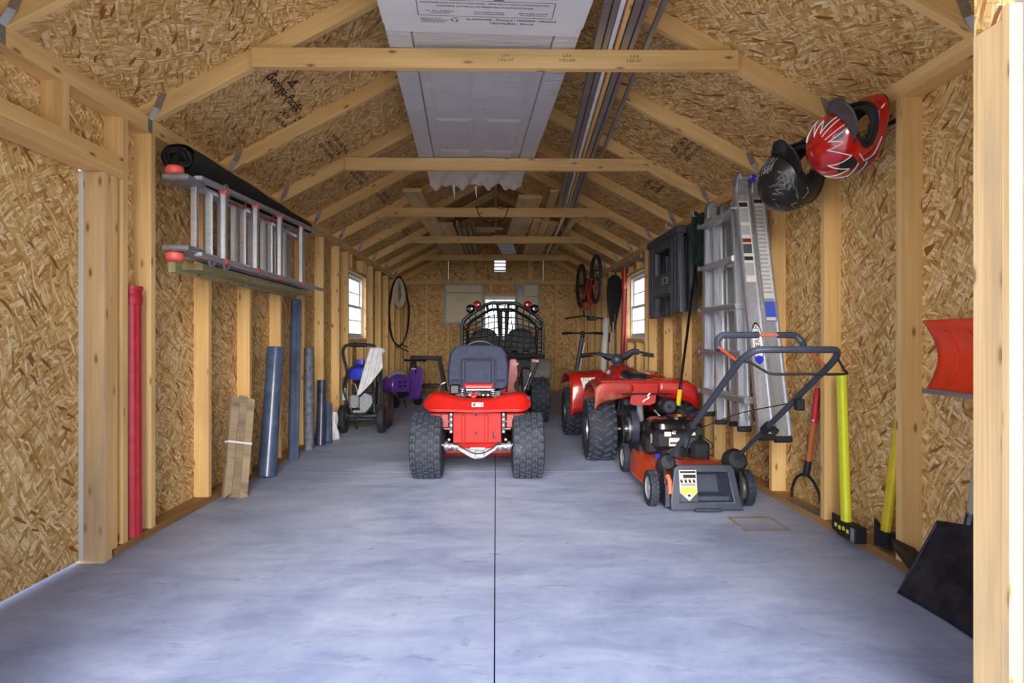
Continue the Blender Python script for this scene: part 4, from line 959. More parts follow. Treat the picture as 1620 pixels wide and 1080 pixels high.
G().tube(smooth([(-0.15, -0.09, 0.265), (-0.11, -0.105, 0.235), (-0.03, -0.11, 0.195), (0.04, -0.11, 0.195), (0.11, -0.105, 0.23), (0.15, -0.09, 0.27)], 6), 0.0045, 6).build('cable', BLKM, TR)
# fender pan: rounded shell over both wheels
def fsec(x):
    a = abs(x); e = max(0, (a - 0.30) / 0.075); e = min(1, e)
    top = 0.565 + 0.045 * min(1, (a / 0.24) ** 2) - 0.045 * e ** 2; bot = 0.484 + 0.03 * e ** 2 - 0.006 * (1 - min(1, a / 0.2)); rear = -0.155 + 0.045 * e ** 2
    fr = 0.40 - 0.05 * e ** 2; m = (top + bot) / 2
    return [(x, rear + 0.03, bot), (x, rear + 0.002, bot + 0.006), (x, rear, bot + 0.024), (x, rear + 0.012, bot + 0.03), (x, rear + 0.03, top - 0.02), (x, rear + 0.055, top), (x, 0.1, top + 0.005), (x, 0.28, top - 0.01), (x, fr, top - 0.10), (x, fr - 0.05, top - 0.12), (x, 0.1, top - 0.05), (x, rear + 0.07, bot + 0.02)]
xs_ = [-0.378, -0.37, -0.35, -0.32, -0.28, -0.2, -0.1, 0, 0.1, 0.2, 0.28, 0.32, 0.35, 0.37, 0.378]
G().loft([fsec(x) for x in xs_]).build('fender_pan', RED, TR, sm=60)
sb('fender_decal', LBL, TR, -0.038, 0.042, -0.137, -0.128, 0.522, 0.552, M=T(0, 0, 0)); sb('decal_print', INKG, TR, -0.03, 0.034, -0.1385, -0.1375, 0.527, 0.547); sb('decal_print', LBL, TR, -0.012, 0.028, -0.1395, -0.1388, 0.530, 0.543)
q = G(); q.box(-0.34, 0.34, -0.05, 0.9, 0.40, 0.44, bev=0.01); q.box(-0.34, -0.2, -0.06, 0.3, 0.36, 0.47, bev=0.01); q.box(0.2, 0.34, -0.06, 0.3, 0.36, 0.47, bev=0.01); q.build('under_fender', DRED, TR)
q = G(); q.box(-0.17, 0.17, -0.05, 1.35, 0.24, 0.40); q.build('chassis', BLKM, TR)
sb('mower_skirt', DRED, TR, -0.40, 0.42, 0.35, 0.95, 0.08, 0.17, bev=0.03)
# seat on springs
for s in (-1, 1):
    G().tube([(s * 0.108 + 0.016 * math.cos(t), -0.03 + 0.016 * math.sin(t), 0.585 + t * 0.0021) for t in [2 * PI * k / 10 for k in range(46)]], 0.0038, 5).build('seat_spring', GALV, TR)
q = G(); q.tube([(-0.095, -0.05, 0.64), (-0.095, -0.06, 0.672), (0.11, -0.06, 0.672), (0.11, -0.05, 0.64)], 0.008, 6); q.box(-0.085, 0.10, -0.055, 0.0, 0.645, 0.664); q.build('seat_bracket', RED, TR)
G().box(-0.08, 0.11, -0.062, -0.048, 0.632, 0.64).build('seat_bar', CHROME, TR)
q = G(); q.ell((-0.03, 0.0, 0.60), (0.03, 0.03, 0.03), 12, 8); q.build('fuel_cap', plain('coral cap', (226, 90, 96), 0.5), TR)
q = G(); q.box(-0.16, 0.16, 0.02, 0.2, 0.585, 0.62); q.box(-0.2, -0.13, -0.03, 0.06, 0.60, 0.67, bev=0.01); q.build('battery_tray', BLK, TR)
q = G(); random.seed(4)
for k in range(9):
    x = -0.09 + 0.022 * k; q.tube(smooth([(x, -0.045, 0.59), (x + random.uniform(-.03, .03), -0.05, 0.61), (x + random.uniform(-.04, .04), -0.04, 0.625), (x + random.uniform(-.03, .03), 0.0, 0.60)], 4), 0.0032, 5)
q.build('wiring', BLKM, TR)['kind'] = 'stuff'
for x in (-0.055, 0.04, 0.075): G().cyl((x, -0.045, 0.595), (x, -0.055, 0.597), 0.007, n=8).build('connector', CAST, TR)
G().tube(smooth([(-0.285, 0.05, 0.61), (-0.275, 0.06, 0.66), (-0.24, 0.07, 0.68)], 4), 0.006, 6).build('side_lever', CHROME, TR)
st = G()
prof = lambda k: [(x * k, z) for x, z in ((-0.222, -0.14), (-0.228, -0.02), (-0.212, 0.10), (-0.175, 0.148), (-0.12, 0.16), (0.12, 0.16), (0.175, 0.148), (0.212, 0.10), (0.228, -0.02), (0.222, -0.14), (0.19, -0.165), (-0.19, -0.165))]
Ms = T(0, 0.16, 0.785) @ RX(-10)
st.loft([[(x, y, z) for x, z in prof(k)] for k, y in ((0.94, -0.055), (1.0, -0.04), (1.0, 0.0), (0.97, 0.03))], Ms); sbk = st.build('seat_back', NAVY, TR, bev=0.006)
G().tube([(-0.125, -0.058, -0.14), (-0.128, -0.058, 0.03), (-0.12, -0.058, 0.05), (-0.10, -0.058, 0.057), (0.10, -0.058, 0.057), (0.12, -0.058, 0.05), (0.128, -0.058, 0.03), (0.125, -0.058, -0.14)], 0.007, 6, M=Ms).build('back_moulding', BLKM, sbk)
G().box(-0.10, 0.10, -0.064, -0.05, -0.13, 0.045, M=Ms, bev=0.012).build('back_panel', NAVY, sbk)
G().box(-0.22, 0.22, 0.08, 0.52, 0.655, 0.72, bev=0.03).build('seat_cushion', NAVY, TR)
# hood, steering and lamps beyond the seat
q = G(); q.loft([[(x * a, y, 0.46 + (z) * b) for x, z in ((-0.2, -0.1), (-0.21, 0.18), (-0.15, 0.30), (0.15, 0.30), (0.21, 0.18), (0.2, -0.1))] for y, a, b in ((0.72, 1, 1), (0.8, 1.02, 1.05), (1.2, 0.98, .95), (1.38, 0.9, .8), (1.42, 0.8, .65))]); q.build('hood', RED, TR, sm=40)
q = G(); q.tube([(0.16 * math.cos(t), 0.62 + 0.06 * math.sin(t), 0.84 + 0.14 * math.sin(t)) for t in [2 * PI * k / 24 for k in range(24)]], 0.012, 8, closed=True)
for a in (90, 210, 330): t = math.radians(a); q.cyl((0, 0.62, 0.84), (0.16 * math.cos(t), 0.62 + 0.06 * math.sin(t), 0.84 + 0.14 * math.sin(t)), 0.009, n=6)
q.cyl((0, 0.62, 0.84), (0, 0.8, 0.7), 0.02, n=8); q.build('steering_wheel', BLK, TR)
for s in (-1, 1): G().box(s * 0.3 - 0.09, s * 0.3 + 0.09, 0.42, 0.9, 0.27, 0.295, bev=0.006).build('foot_rest', DRED, TR)

# ------------------------------------------------------------------ buggy with net cage
KT = thing('go_kart', 'black caged two-seat go-kart buggy with rear net behind the tractor', 'go-kart', (0.085, 7.30, 0))
for s in (-1, 1):
    wheel(KT, (s * 0.44, 0, 0.30), 0.295, 0.23, 0.13, 'knob', BLKM, n=36); wheel(KT, (s * 0.47, 1.45, 0.25), 0.245, 0.19, 0.12, 'knob', BLKM, n=28)
hoop = [(-0.485, 0.30), (-0.50, 0.7), (-0.505, 1.16), (-0.485, 1.235), (-0.42, 1.30), (-0.20, 1.435), (-0.13, 1.455), (0.13, 1.455), (0.20, 1.435), (0.42, 1.30), (0.485, 1.235), (0.505, 1.16), (0.50, 0.7), (0.485, 0.30)]
q = G(); q.tube([(x, 0.25, z) for x, z in hoop], 0.022, 10)
q.tube([(x * 0.95, 1.0, z * 0.97) for x, z in hoop], 0.02, 8)
for i in (2, 5, 8, 11): x, z = hoop[i]; q.cyl((x, 0.25, z), (x * 0.95, 1.0, z * 0.97), 0.018, n=8)
for s in (-1, 1):
    q.tube([(s * 0.485, 0.25, 0.3), (s * 0.47, 1.1, 0.28), (s * 0.30, 1.75, 0.3)], 0.02, 8); q.tube([(s * 0.48, 1.0, 1.1), (s * 0.40, 1.45, 0.75), (s * 0.28, 1.75, 0.5)], 0.018, 8)
    q.tube([(s * 0.49, 0.25, 0.80), (s * 0.42, -0.15, 0.74), (s * 0.30, -0.22, 0.45)], 0.016, 8)
q.cyl((-0.5, 0.25, 0.80), (0.5, 0.25, 0.80), 0.018, n=8); q.cyl((-0.42, -0.15, 0.80), (0.5, -0.13, 0.80), 0.016, n=8); q.cyl((-0.3, 1.75, 0.5), (0.3, 1.75, 0.5), 0.018, n=8); q.cyl((-0.3, 1.75, 0.3), (0.3, 1.75, 0.3), 0.018, n=8)
q.build('roll_cage', BLK, KT)
for x0, x1 in ((-0.065, -0.015), (0.075, 0.035)): G().cyl((x0, 0.24, 1.45), (x1, 0.40, 0.75), 0.018, n=8).build('cage_strut', BLKM, KT)
for x in (-0.02, 0.045): G().box(x - 0.02, x + 0.02, 0.26, 0.27, 0.85, 1.38, bev=0.002).build('shoulder_strap', BLKM, KT)
def hz(x):      # hoop height at x
    for (x0, z0), (x1, z1) in zip(hoop[2:11], hoop[3:12]):
        if x0 <= x <= x1: return z0 + (z1 - z0) * (x - x0) / (x1 - x0)
    return 1.1
q = G(); kn = G(); NX = 13
def netp(u, v):
    x = -0.49 + 0.98 * u; zt_ = hz(max(-0.50, min(0.50, x))) - 0.02; z0_ = 0.80 - 0.06 * math.sin(PI * u)
    return (x + 0.012 * math.sin(9 * v + 5 * u), 0.215 + 0.03 * math.sin(PI * u) * math.sin(PI * v), z0_ + (zt_ - z0_) * (v + 0.02 * math.sin(13 * u + 4 * v)))
for i in range(1, NX): q.tube([netp(i / NX, j / 10) for j in range(11)], 0.006, 4)
for j in range(0, 10): q.tube([netp(i / 26, j / 9) for i in range(27)], 0.006, 4)
q.build('cage_net', BLKM, KT)['kind'] = 'stuff'
for i in range(1, NX):
    for j in (1, 3, 4, 6, 7, 9): kn.ell(netp(i / NX, j / 9), (0.006, 0.006, 0.006), 6, 4)
kn.build('net_beads', WHT, KT)['kind'] = 'stuff'
def seat_outline(w_, h): return [(-w_, 0), (-w_ * 1.02, h * .5), (-w_ * .92, h * .78), (-w_ * .6, h * .95), (-w_ * .2, h), (w_ * .2, h), (w_ * .6, h * .95), (w_ * .92, h * .78), (w_ * 1.02, h * .5), (w_, 0)]
for s in (-1, 1):
    holes = [[(cx + 0.05 * math.cos(t), 0.30 + 0.045 * math.sin(t)) for t in [2 * PI * k / 14 for k in range(14)]] for cx in (-0.075, 0.075)]
    sbk = shape2d([seat_outline(0.20, 0.62)] + holes, 0.03, T(s * 0.235, 0.62, 0.52) @ RX(-12) @ XZ, 'seat_back', BLK, KT, bev=0.015)
    G().box(s * 0.235 - 0.19, s * 0.235 + 0.19, 0.62, 1.02, 0.42, 0.52, bev=0.03).build('seat_base', BLK, KT)
for s, dx in ((-1, 0), (1, 0)):
    for j, (off, m, r) in enumerate(((0.40, BLKG, 0.056), (0.315, LAMPRED, 0.05))):
        x = s * off; z = hz(x) + 0.065
        lm = G().lathe([(0, 0.045), (r * .5, 0.042), (r * .9, 0.02), (r, 0.0), (r * .98, -0.02), (0, -0.025)], 20, T(x, 0.21 - 0.01 * j, z) @ RX(90)).build('lamp', m, KT)
        sb('lamp_foot', BLKM, lm, x - 0.01, x + 0.01, 0.22, 0.235, z - 0.07, z - 0.02)
q = G(); q.loft([[(0.125 + x * a, -0.05 + 0.2 * b, z) for x, b in ((-0.065, 0), (0.065, 0), (0.08, 1), (-0.08, 1))] for z, a in ((0.36, 1.25), (0.5, 1.1), (0.64, 0.9), (0.74, 0.75), (0.77, 0.5))]); q.build('fuel_tank', REDP, KT, sm=50, bev=0.012)
G().cyl((0.135, -0.06, 0.70), (0.135, -0.09, 0.70), 0.035, n=16).build('tank_cap', RED, KT); sb('tank_decal', LBL, KT, 0.145, 0.185, -0.0935, -0.0912, 0.69, 0.72)
for x0, x1 in ((0.20, 0.155), (0.34, 0.255)):
    G().cyl((x0, -0.17, 0.60), (x1, -0.17, 0.38), 0.014, n=10).build('shock_rod', CHROME, KT)
    G().tube([(x0 + (x1 - x0) * .2 + 0.022 * math.cos(t), -0.17 + 0.022 * math.sin(t), 0.56 - t * 0.0026) for t in [2 * PI * k / 8 for k in range(48)]], 0.005, 5).build('shock_spring', BLKM, KT)
q = G(); q.box(-0.25, 0.30, -0.02, 0.25, 0.30, 0.58, bev=0.03); q.cyl((0.2, -0.1, 0.45), (0.2, 0.1, 0.45), 0.07, n=14); q.box(0.22, 0.33, -0.12, 0.1, 0.38, 0.66, bev=0.02); q.cyl((0.30, -0.12, 0.60), (0.30, -0.16, 0.60), 0.03, n=10); q.build('engine', plain('greasy engine', (52, 52, 52), 0.55, 0.4, var=0.4, scale=20), KT)
G().cyl((-0.42, 0, 0.30), (0.42, 0, 0.30), 0.02, n=10).build('rear_axle', STEEL, KT)
q = G(); q.grid(lambda u, v: (0.325 + 0.25 * u, -0.15 - 0.03 * math.sin(PI * v) + 0.02 * v, 0.52 + 0.25 * v), 6, 6); q.build('mud_flap', plain('brown mud flap', (92, 88, 80), 0.8, var=0.2, scale=9), KT, solid=0.01)
sb('reflector_tag', PINK, KT, 0.235, 0.315, -0.168, -0.160, 0.775, 0.805, M=RY(8)); sb('floor_pan', BLKM, KT, -0.42, 0.42, 0.25, 1.7, 0.24, 0.27)
G().tube([(-0.24 + 0.13 * math.cos(t), 1.12 + 0.05 * math.sin(t), 0.80 + 0.12 * math.sin(t)) for t in [2 * PI * k / 20 for k in range(20)]], 0.012, 6, closed=True).build('steering_wheel', BLKM, KT); G().cyl((-0.24, 1.12, 0.80), (-0.2, 1.5, 0.5), 0.014, n=8).build('steering_column', BLKM, KT)

# ------------------------------------------------------------------ red quad bike
QB = thing('quad_bike', 'red quad bike with muddy fenders and black handlebar by the right wall', 'quad bike', (1.19, 5.0, 0))
for s in (-1, 1):
    wheel(QB, (s * 0.335, 0, 0.253), 0.245, 0.235, 0.115, 'chev', RIMG, n=40); wheel(QB, (s * 0.385, 1.33, 0.248), 0.24, 0.19, 0.115, 'chev', RIMG, n=36)
path = [(-0.21, 0.545), (-0.235, 0.60), (-0.225, 0.645), (-0.12, 0.665), (0.05, 0.668), (0.22, 0.65), (0.32, 0.57), (0.37, 0.45), (0.385, 0.36)]
def rf(s):
    def fn(u, v):
        p = v * (len(path) - 1); i = min(int(p), len(path) - 2); t = p - i
        y = path[i][0] * (1 - t) + path[i + 1][0] * t; z = path[i][1] * (1 - t) + path[i + 1][1] * t
        x = 0.10 + 0.31 * u; e = max(0, (u - 0.72) / 0.28)
        return (s * x, y - (0.0 if v > .3 else 0.02 * u), z - 0.05 * e * e - (0.06 * u if v < 0.14 else 0.0))
    return fn
for s in (-1, 1):
    G().grid(rf(s), 10, 24).build('rear_fender', REDM if s < 0 else REDP, QB, sm=60, solid=0.012)
sb('rear_deck', REDP, QB, -0.36, 0.345, -0.215, 0.0, 0.645, 0.668, bev=0.008)
G().prism([(-0.10, 0.0), (0.10, 0.0), (0.085, -0.085), (0.04, -0.105), (-0.09, -0.105), (-0.115, -0.09)], 0, 0.02, T(-0.01, -0.195, 0.575) @ XZ @ RX(-8)).build('tail_guard', REDP, QB, sm=0)
G().prism([(-0.11, 0.0), (0.11, 0.0), (0.10, -0.085), (-0.10, -0.085)], 0, 0.02, T(-0.01, -0.215, 0.648) @ XZ).build('tail_panel', REDP, QB, sm=0)
q = G(); q.cyl((-0.20, -0.235, 0.565), (0.23, -0.235, 0.565), 0.008, n=6); q.cyl((-0.19, -0.235, 0.565), (-0.15, -0.1, 0.40), 0.007, n=6); q.cyl((0.16, -0.235, 0.565), (0.12, -0.1, 0.40), 0.007, n=6); q.build('grab_bar', BLKM, QB)
G().tube(smooth([(0.03, -0.248, 0.57), (0.01, -0.25, 0.55), (0.02, -0.25, 0.535), (-0.015, -0.25, 0.515), (-0.03, -0.25, 0.50)], 5), 0.006, 6).build('tow_cord', WHT, QB)
G().loft([[(x * a, y, z0 + zz) for x, zz in ((-0.10, -0.04), (-0.115, 0.01), (-0.09, 0.04), (0.09, 0.04), (0.115, 0.01), (0.10, -0.04))] for y, a, z0 in ((-0.02, 0.7, 0.655), (0.08, 0.85, 0.67), (0.30, 0.8, 0.675), (0.50, 0.65, 0.70))]).build('seat', BLK, QB, sub=1)
G().loft([[(x * a, y, 0.60 + zz * b) for x, zz in ((-0.15, -0.06), (-0.16, 0.05), (-0.11, 0.12), (-0.04, 0.145), (0.04, 0.145), (0.11, 0.12), (0.16, 0.05), (0.15, -0.06))] for y, a, b in ((0.36, 0.75, 0.75), (0.45, 0.95, 1.0), (0.65, 1.0, 1.2), (0.90, 0.9, 1.1), (1.10, 0.85, 0.75))]).build('tank_cover', RED, QB, sub=1)
G().loft([[(x * a + 0.24, y, 0.60 + zz * b) for x, zz in ((-0.09, -0.06), (-0.09, 0.06), (-0.04, 0.09), (0.05, 0.09), (0.09, 0.04), (0.09, -0.06))] for y, a, b in ((0.30, 0.8, 0.7), (0.5, 1, 1), (0.8, 1, 1), (0.95, .8, .8))]).build('side_cover', REDP, QB, sub=1)
fpth = [(0.80, 0.30), (0.80, 0.45), (0.83, 0.60), (0.92, 0.675), (1.10, 0.69), (1.35, 0.685), (1.55, 0.63), (1.66, 0.55)]
def ff(s):
    def fn(u, v):
        p = v * (len(fpth) - 1); i = min(int(p), len(fpth) - 2); t = p - i
        y = fpth[i][0] * (1 - t) + fpth[i + 1][0] * t; z = fpth[i][1] * (1 - t) + fpth[i + 1][1] * t
        xi = 0.12 + 0.10 * max(0, 1 - v * 2.4); x = xi + (0.47 - xi) * u; e = max(0, (u - .75) / .25)
        return (s * x, y, z - 0.04 * e * e - 0.02 * math.sin(PI * u) * (1 if v > .4 else 0))
    return fn
for s in (-1, 1): G().grid(ff(s), 10, 22).build('front_fender', RED, QB, sm=60, solid=0.012)
stk = G().add([(-0.345, 0.0, 0.035), (-0.205, 0.0, 0.04), (-0.215, 0.0, 0.01), (-0.315, 0.0, -0.07)], [(0, 3, 2, 1)], M=T(-0.03, 0.795, 0.59) @ RX(0)).build('sticker', LBL, QB, sm=0, solid=0.002)
text('FOLA', 0.042, INK, stk, T(-0.302, 0.7925, 0.607) @ RX(90))
q = G(); q.tube(smooth([(-0.36, 0.83, 0.842), (-0.20, 0.86, 0.858), (-0.08, 0.93, 0.80), (0.08, 0.93, 0.80), (0.18, 0.86, 0.872), (0.33, 0.83, 0.842)], 6), 0.012, 8); q.build('handlebar', BLKM, QB)
for a_, b_ in (((-0.37, 0.828, 0.842), (-0.26, 0.85, 0.85)), ((0.34, 0.828, 0.842), (0.24, 0.85, 0.856))): G().cyl(a_, b_, 0.018, n=10).build('hand_grip', BLK, QB)
q = G(); q.tube(smooth([(-0.20, 0.84, 0.862), (-0.10, 0.86, 0.835), (0.0, 0.86, 0.82), (0.08, 0.86, 0.84), (0.14, 0.85, 0.878), (0.20, 0.84, 0.872)], 6), [0.02] * 6 + [0.026] * 18 + [0.028] * 7, 8); q.ell((-0.01, 0.85, 0.80), (0.06, 0.05, 0.055), 14, 8); q.build('bar_pad', SLATE, QB)
for P_ in ([(-0.24, 0.84, 0.835), (-0.38, 0.79, 0.822)], [(0.22, 0.84, 0.84), (0.34, 0.79, 0.826)]): G().tube(P_, 0.006, 6).build('brake_lever', CHROME, QB)
q = G(); q.cyl((0.15, -0.34, 0.475), (0.15, -0.05, 0.475), 0.066, 0.062, n=20); q.cyl((0.15, -0.365, 0.475), (0.15, -0.34, 0.475), 0.050, 0.066, n=20); q.cyl((0.06, -0.02, 0.47), (0.15, -0.06, 0.475), 0.02, n=8); mf = q.build('muffler', BLK, QB)
G().cyl((0.15, -0.368, 0.475), (0.15, -0.3655, 0.475), 0.042, n=18).build('muffler_cap', SLATE, mf); G().cyl((0.15, -0.371, 0.475), (0.15, -0.3685, 0.475), 0.018, n=12).build('exhaust_hole', BLKM, mf)
G().cyl((-0.03, -0.30, 0.50), (-0.03, -0.294, 0.50), 0.0001, n=6) 
G().cyl((-0.30, 0, 0.253), (0.30, 0, 0.253), 0.013, n=10).build('rear_axle', STEEL, QB)
q = G(); q.cyl((-0.105, 0, 0.253), (-0.085, 0, 0.253), 0.10, n=24); q.cyl((-0.125, 0, 0.253), (-0.105, 0, 0.253), 0.035, n=12); q.build('brake_disc', STEEL, QB)
G().prism([(0.14 * math.cos(math.radians(a)), 0.16 * math.sin(math.radians(a))) for a in range(100, 300, 12)] + [(0.05 * math.cos(math.radians(a)), 0.05 * math.sin(math.radians(a))) for a in range(290, 99, -20)], -0.028, 0.028, T(-0.055, 0, 0.253) @ YZ).build('disc_guard', SLATE, QB, sm=30)
G().prism([(0.135 * math.cos(t), 0.135 * math.sin(t)) for t in [2 * PI * k / 24 for k in range(24)]], -0.006, 0.006, T(-0.15, 0.02, 0.23) @ YZ).build('sprocket', BLKM, QB, sm=30)
q = G(); q.cyl((-0.02, -0.10, 0.46), (0.02, 0.02, 0.33), 0.026, n=12); q.cyl((-0.03, -0.12, 0.50), (-0.02, -0.10, 0.46), 0.018, n=10); q.build('rear_shock', GREYP, QB)
q = G(); q.box(-0.05, 0.13, -0.06, 0.45, 0.22, 0.31, bev=0.02); q.box(-0.13, 0.13, 0.35, 0.85, 0.22, 0.52, bev=0.03); q.cyl((0.0, -0.08, 0.26), (0.12, -0.08, 0.26), 0.05, n=14); q.box(-0.16, -0.06, -0.08, 0.1, 0.44, 0.53, bev=0.02); q.build('engine', plain('grimy engine', (40, 41, 46), 0.55, 0.35, var=0.4, scale=22), QB)
q = G()
for s in (-1, 1): q.tube([(s * 0.12, -0.15, 0.55), (s * 0.13, 0.3, 0.56), (s * 0.12, 1.3, 0.45)], 0.014, 8); q.tube([(s * 0.12, 0.1, 0.50), (s * 0.13, 0.5, 0.2), (s * 0.12, 1.3, 0.22)], 0.014, 8); q.cyl((s * 0.12, 1.3, 0.3), (s * 0.32, 1.33, 0.25), 0.014, n=8); q.box(s * 0.25 - 0.10, s * 0.25 + 0.10, 0.42, 0.70, 0.20, 0.225)
q.tube([(-0.17, -0.07, 0.50), (-0.20, -0.02, 0.32)], 0.008, 6); q.cyl((0.0, 0.9, 0.6), (0.0, 0.92, 0.80), 0.02, n=8); q.build('frame', BLKM, QB)
q = G(); q.tube(smooth([(0.10, -0.10, 0.42), (0.14, -0.14, 0.36), (0.12, -0.1, 0.28), (0.18, -0.05, 0.25)], 5), 0.008, 6); q.ell((0.14, -0.13, 0.33), (0.02, 0.02, 0.04), 8, 6); q.build('brake_line', STEEL, QB)

# ------------------------------------------------------------------ orange push mower
MW = thing('lawn_mower', 'orange push lawn mower with slate handle and open rear chute', 'lawn mower', (1.215, 3.60, 0))
for s in (-1, 1):
    wheel(MW, (s * 0.285, 0.0, 0.106), 0.102, 0.055, 0.068, 'small', GREYP, n=32); wheel(MW, (s * 0.245, 0.93, 0.106), 0.102, 0.05, 0.068, 'small', GREYP, n=32)
def dk(s_, z, yb, yf): return [(x * s_, yb + (y * (yf - yb)), z) for x, y in ((-0.24, 0.0), (-0.255, 0.18), (-0.26, 0.5), (-0.245, 0.78), (-0.17, 0.95), (0, 1.0), (0.17, 0.95), (0.245, 0.78), (0.26, 0.5), (0.255, 0.18), (0.24, 0.0))]
G().loft([dk(1.03, 0.06, 0.06, 0.98), dk(1.03, 0.075, 0.06, 0.98), dk(1.0, 0.085, 0.07, 0.96), dk(0.99, 0.17, 0.08, 0.95), dk(0.93, 0.205, 0.10, 0.92), dk(0.75, 0.215, 0.16, 0.84)]).build('deck', ORG, MW, sm=50)
q = G(); q.box(-0.20, 0.0, 0.62, 0.90, 0.20, 0.235, bev=0.015); q.box(-0.22, -0.05, 0.60, 0.75, 0.205, 0.26, bev=0.01); q.build('belt_cover', BLK, MW)
q = G(); q.cyl((0, 0.52, 0.205), (0, 0.52, 0.30), 0.15, n=24); q.box(-0.17, 0.15, 0.36, 0.66, 0.26, 0.40, bev=0.03); q.box(-0.20, -0.10, 0.45, 0.62, 0.22, 0.34, bev=0.02); q.box(0.06, 0.18, 0.30, 0.48, 0.20, 0.33, bev=0.02); eng = q.build('engine', BLK, MW)
q = G(); q.loft([[(x * a, 0.51 + y * a, z) for x, y in rrect(0.17, 0.15, 0.07)] for z, a in ((0.40, 1.0), (0.435, 0.98), (0.455, 0.85), (0.46, 0.5))]); q.cyl((0.02, 0.51, 0.455), (0.02, 0.51, 0.475), 0.07, n=18); q.build('engine_cover', BLKG, eng, sm=40)
for a in ((-0.145, -0.10, 0.355, 0.385), (-0.095, -0.07, 0.37, 0.392), (0.03, 0.06, 0.362, 0.392)): sb('label', LBL, eng, a[0] + 0.04, a[1] + 0.04, 0.3575, 0.3592, a[2], a[3])
sb('label', LBL, eng, -0.075, -0.005, 0.3570, 0.3590, 0.29, 0.345); sb('label_print', INKG, eng, -0.068, -0.012, 0.3560, 0.3568, 0.305, 0.318)
sb('label', LBL, eng, -0.1715, -0.1705, 0.42, 0.46, 0.30, 0.36)
sb('shroud', SLATE, eng, 0.02, 0.10, 0.345, 0.357, 0.28, 0.35, bev=0.006)
G().cyl((-0.14, 0.40, 0.20), (-0.14, 0.40, 0.235), 0.018, n=10).build('filler_cap', BLUE, MW)
# rear chute: slate frame with stepped recess and ribbed lip
Mc = T(0.0, -0.115, 0.0) @ RX(-10)
q = G(); xo_, zo = 0.185, 0.255
shape = [(-0.20, 0.012), (0.205, 0.012), (0.195, 0.06), (0.165, 0.235), (0.15, 0.255), (-0.15, 0.255), (-0.172, 0.235), (-0.20, 0.06)]
hole = [(-0.16, 0.045), (0.165, 0.045), (0.135, 0.225), (-0.13, 0.225)]
chute = shape2d([shape, hole[::-1]], 0.028, Mc @ XZ, 'rear_chute', SLATE, MW, bev=0.006)
q = G(); q.add([(-0.16, -0.02, 0.045), (0.165, -0.02, 0.045), (0.135, -0.02, 0.225), (-0.13, -0.02, 0.225), (-0.11, 0.085, 0.10), (0.115, 0.085, 0.10), (0.105, 0.085, 0.205), (-0.10, 0.085, 0.205)], [(0, 1, 5, 4), (1, 2, 6, 5), (2, 3, 7, 6), (3, 0, 4, 7), (4, 5, 6, 7)], M=Mc); q.build('chute_recess', SLATE, chute, sm=0, solid=0.006)
sb('chute_step', SLATE, chute, -0.15, 0.15, 0.0, 0.06, 0.05, 0.085, bev=0.006, M=Mc)
sb('sticker_panel', SLATE, chute, -0.155, -0.045, -0.035, -0.012, 0.05, 0.235, bev=0.004, M=Mc)
q = G(); q.box(-0.075, 0.08, -0.055, -0.02, -0.002, 0.016, bev=0.004, M=Mc)
for k in range(9): q.box(-0.072 + 0.017 * k, -0.062 + 0.017 * k, -0.062, -0.05, 0.0, 0.016, bev=0.003, M=Mc)
q.build('grip_lip', SLATE, chute)
Mk = Mc @ T(0, -0.0362, 0)
def flat(nm, mat, pts, par, dy=0.0): return G().add([(x, dy, z) for x, z in pts], [list(range(len(pts)))], M=Mk).build(nm, mat, par, sm=0)
flat('warning_sticker', LBL, [(-0.152, 0.232), (-0.152, 0.105), (-0.10, 0.058), (-0.052, 0.105), (-0.052, 0.232)][::-1], chute)
LIME = plain('lime print', (206, 222, 70), 0.6, var=0.04)
flat('sticker_print', LIME, [(-0.148, 0.135), (-0.148, 0.107), (-0.10, 0.064), (-0.056, 0.107), (-0.056, 0.135)][::-1], chute, -0.0006)
flat('sticker_print', INK, [(-0.148, 0.226), (-0.148, 0.214), (-0.056, 0.214), (-0.056, 0.226)][::-1], chute, -0.0006); flat('sticker_print', INK, [(-0.13, 0.206), (-0.13, 0.186), (-0.056, 0.186), (-0.056, 0.206)][::-1], chute, -0.0006)
for x in (-0.140, -0.115, -0.092, -0.068): flat('sticker_print', INK, [(x - 0.008, 0.178), (x - 0.006, 0.16), (x + 0.008, 0.158), (x + 0.007, 0.172), (x, 0.18)][::-1], chute, -0.0006)
for z in (0.152, 0.146, 0.14): flat('sticker_print', INKG, [(-0.145, z + 0.0035), (-0.145, z), (-0.06, z), (-0.06, z + 0.0035)][::-1], chute, -0.0006)
flat('sticker_print', LBL, [(-0.10 + 0.017 * math.cos(t), 0.088 + 0.016 * math.sin(t)) for t in [-2 * PI * k / 14 for k in range(14)]][::-1], chute, -0.0011); flat('sticker_print', INK, [(-0.10 + 0.010 * math.cos(t), 0.088 + 0.009 * math.sin(t)) for t in [-2 * PI * k / 5 for k in range(5)]][::-1], chute, -0.0016)
for s in (-1, 1): G().prism([(-0.10, 0.02), (0.10, 0.03), (0.12, 0.20), (0.06, 0.27), (-0.03, 0.28), (-0.08, 0.20)], -0.008, 0.008, T(s * 0.222, 0.0, 0) @ YZ).build('side_bracket', BLK, MW, sm=0)
G().tube([(-0.205, -0.125, 0.10), (-0.205, -0.11, 0.17), (-0.213, -0.09, 0.20)], 0.014, 8).build('height_lever', ORGC, MW)
sb('pivot_plate', SLATE, MW, -0.232, -0.205, -0.115, -0.10, 0.02, 0.15, bev=0.003)
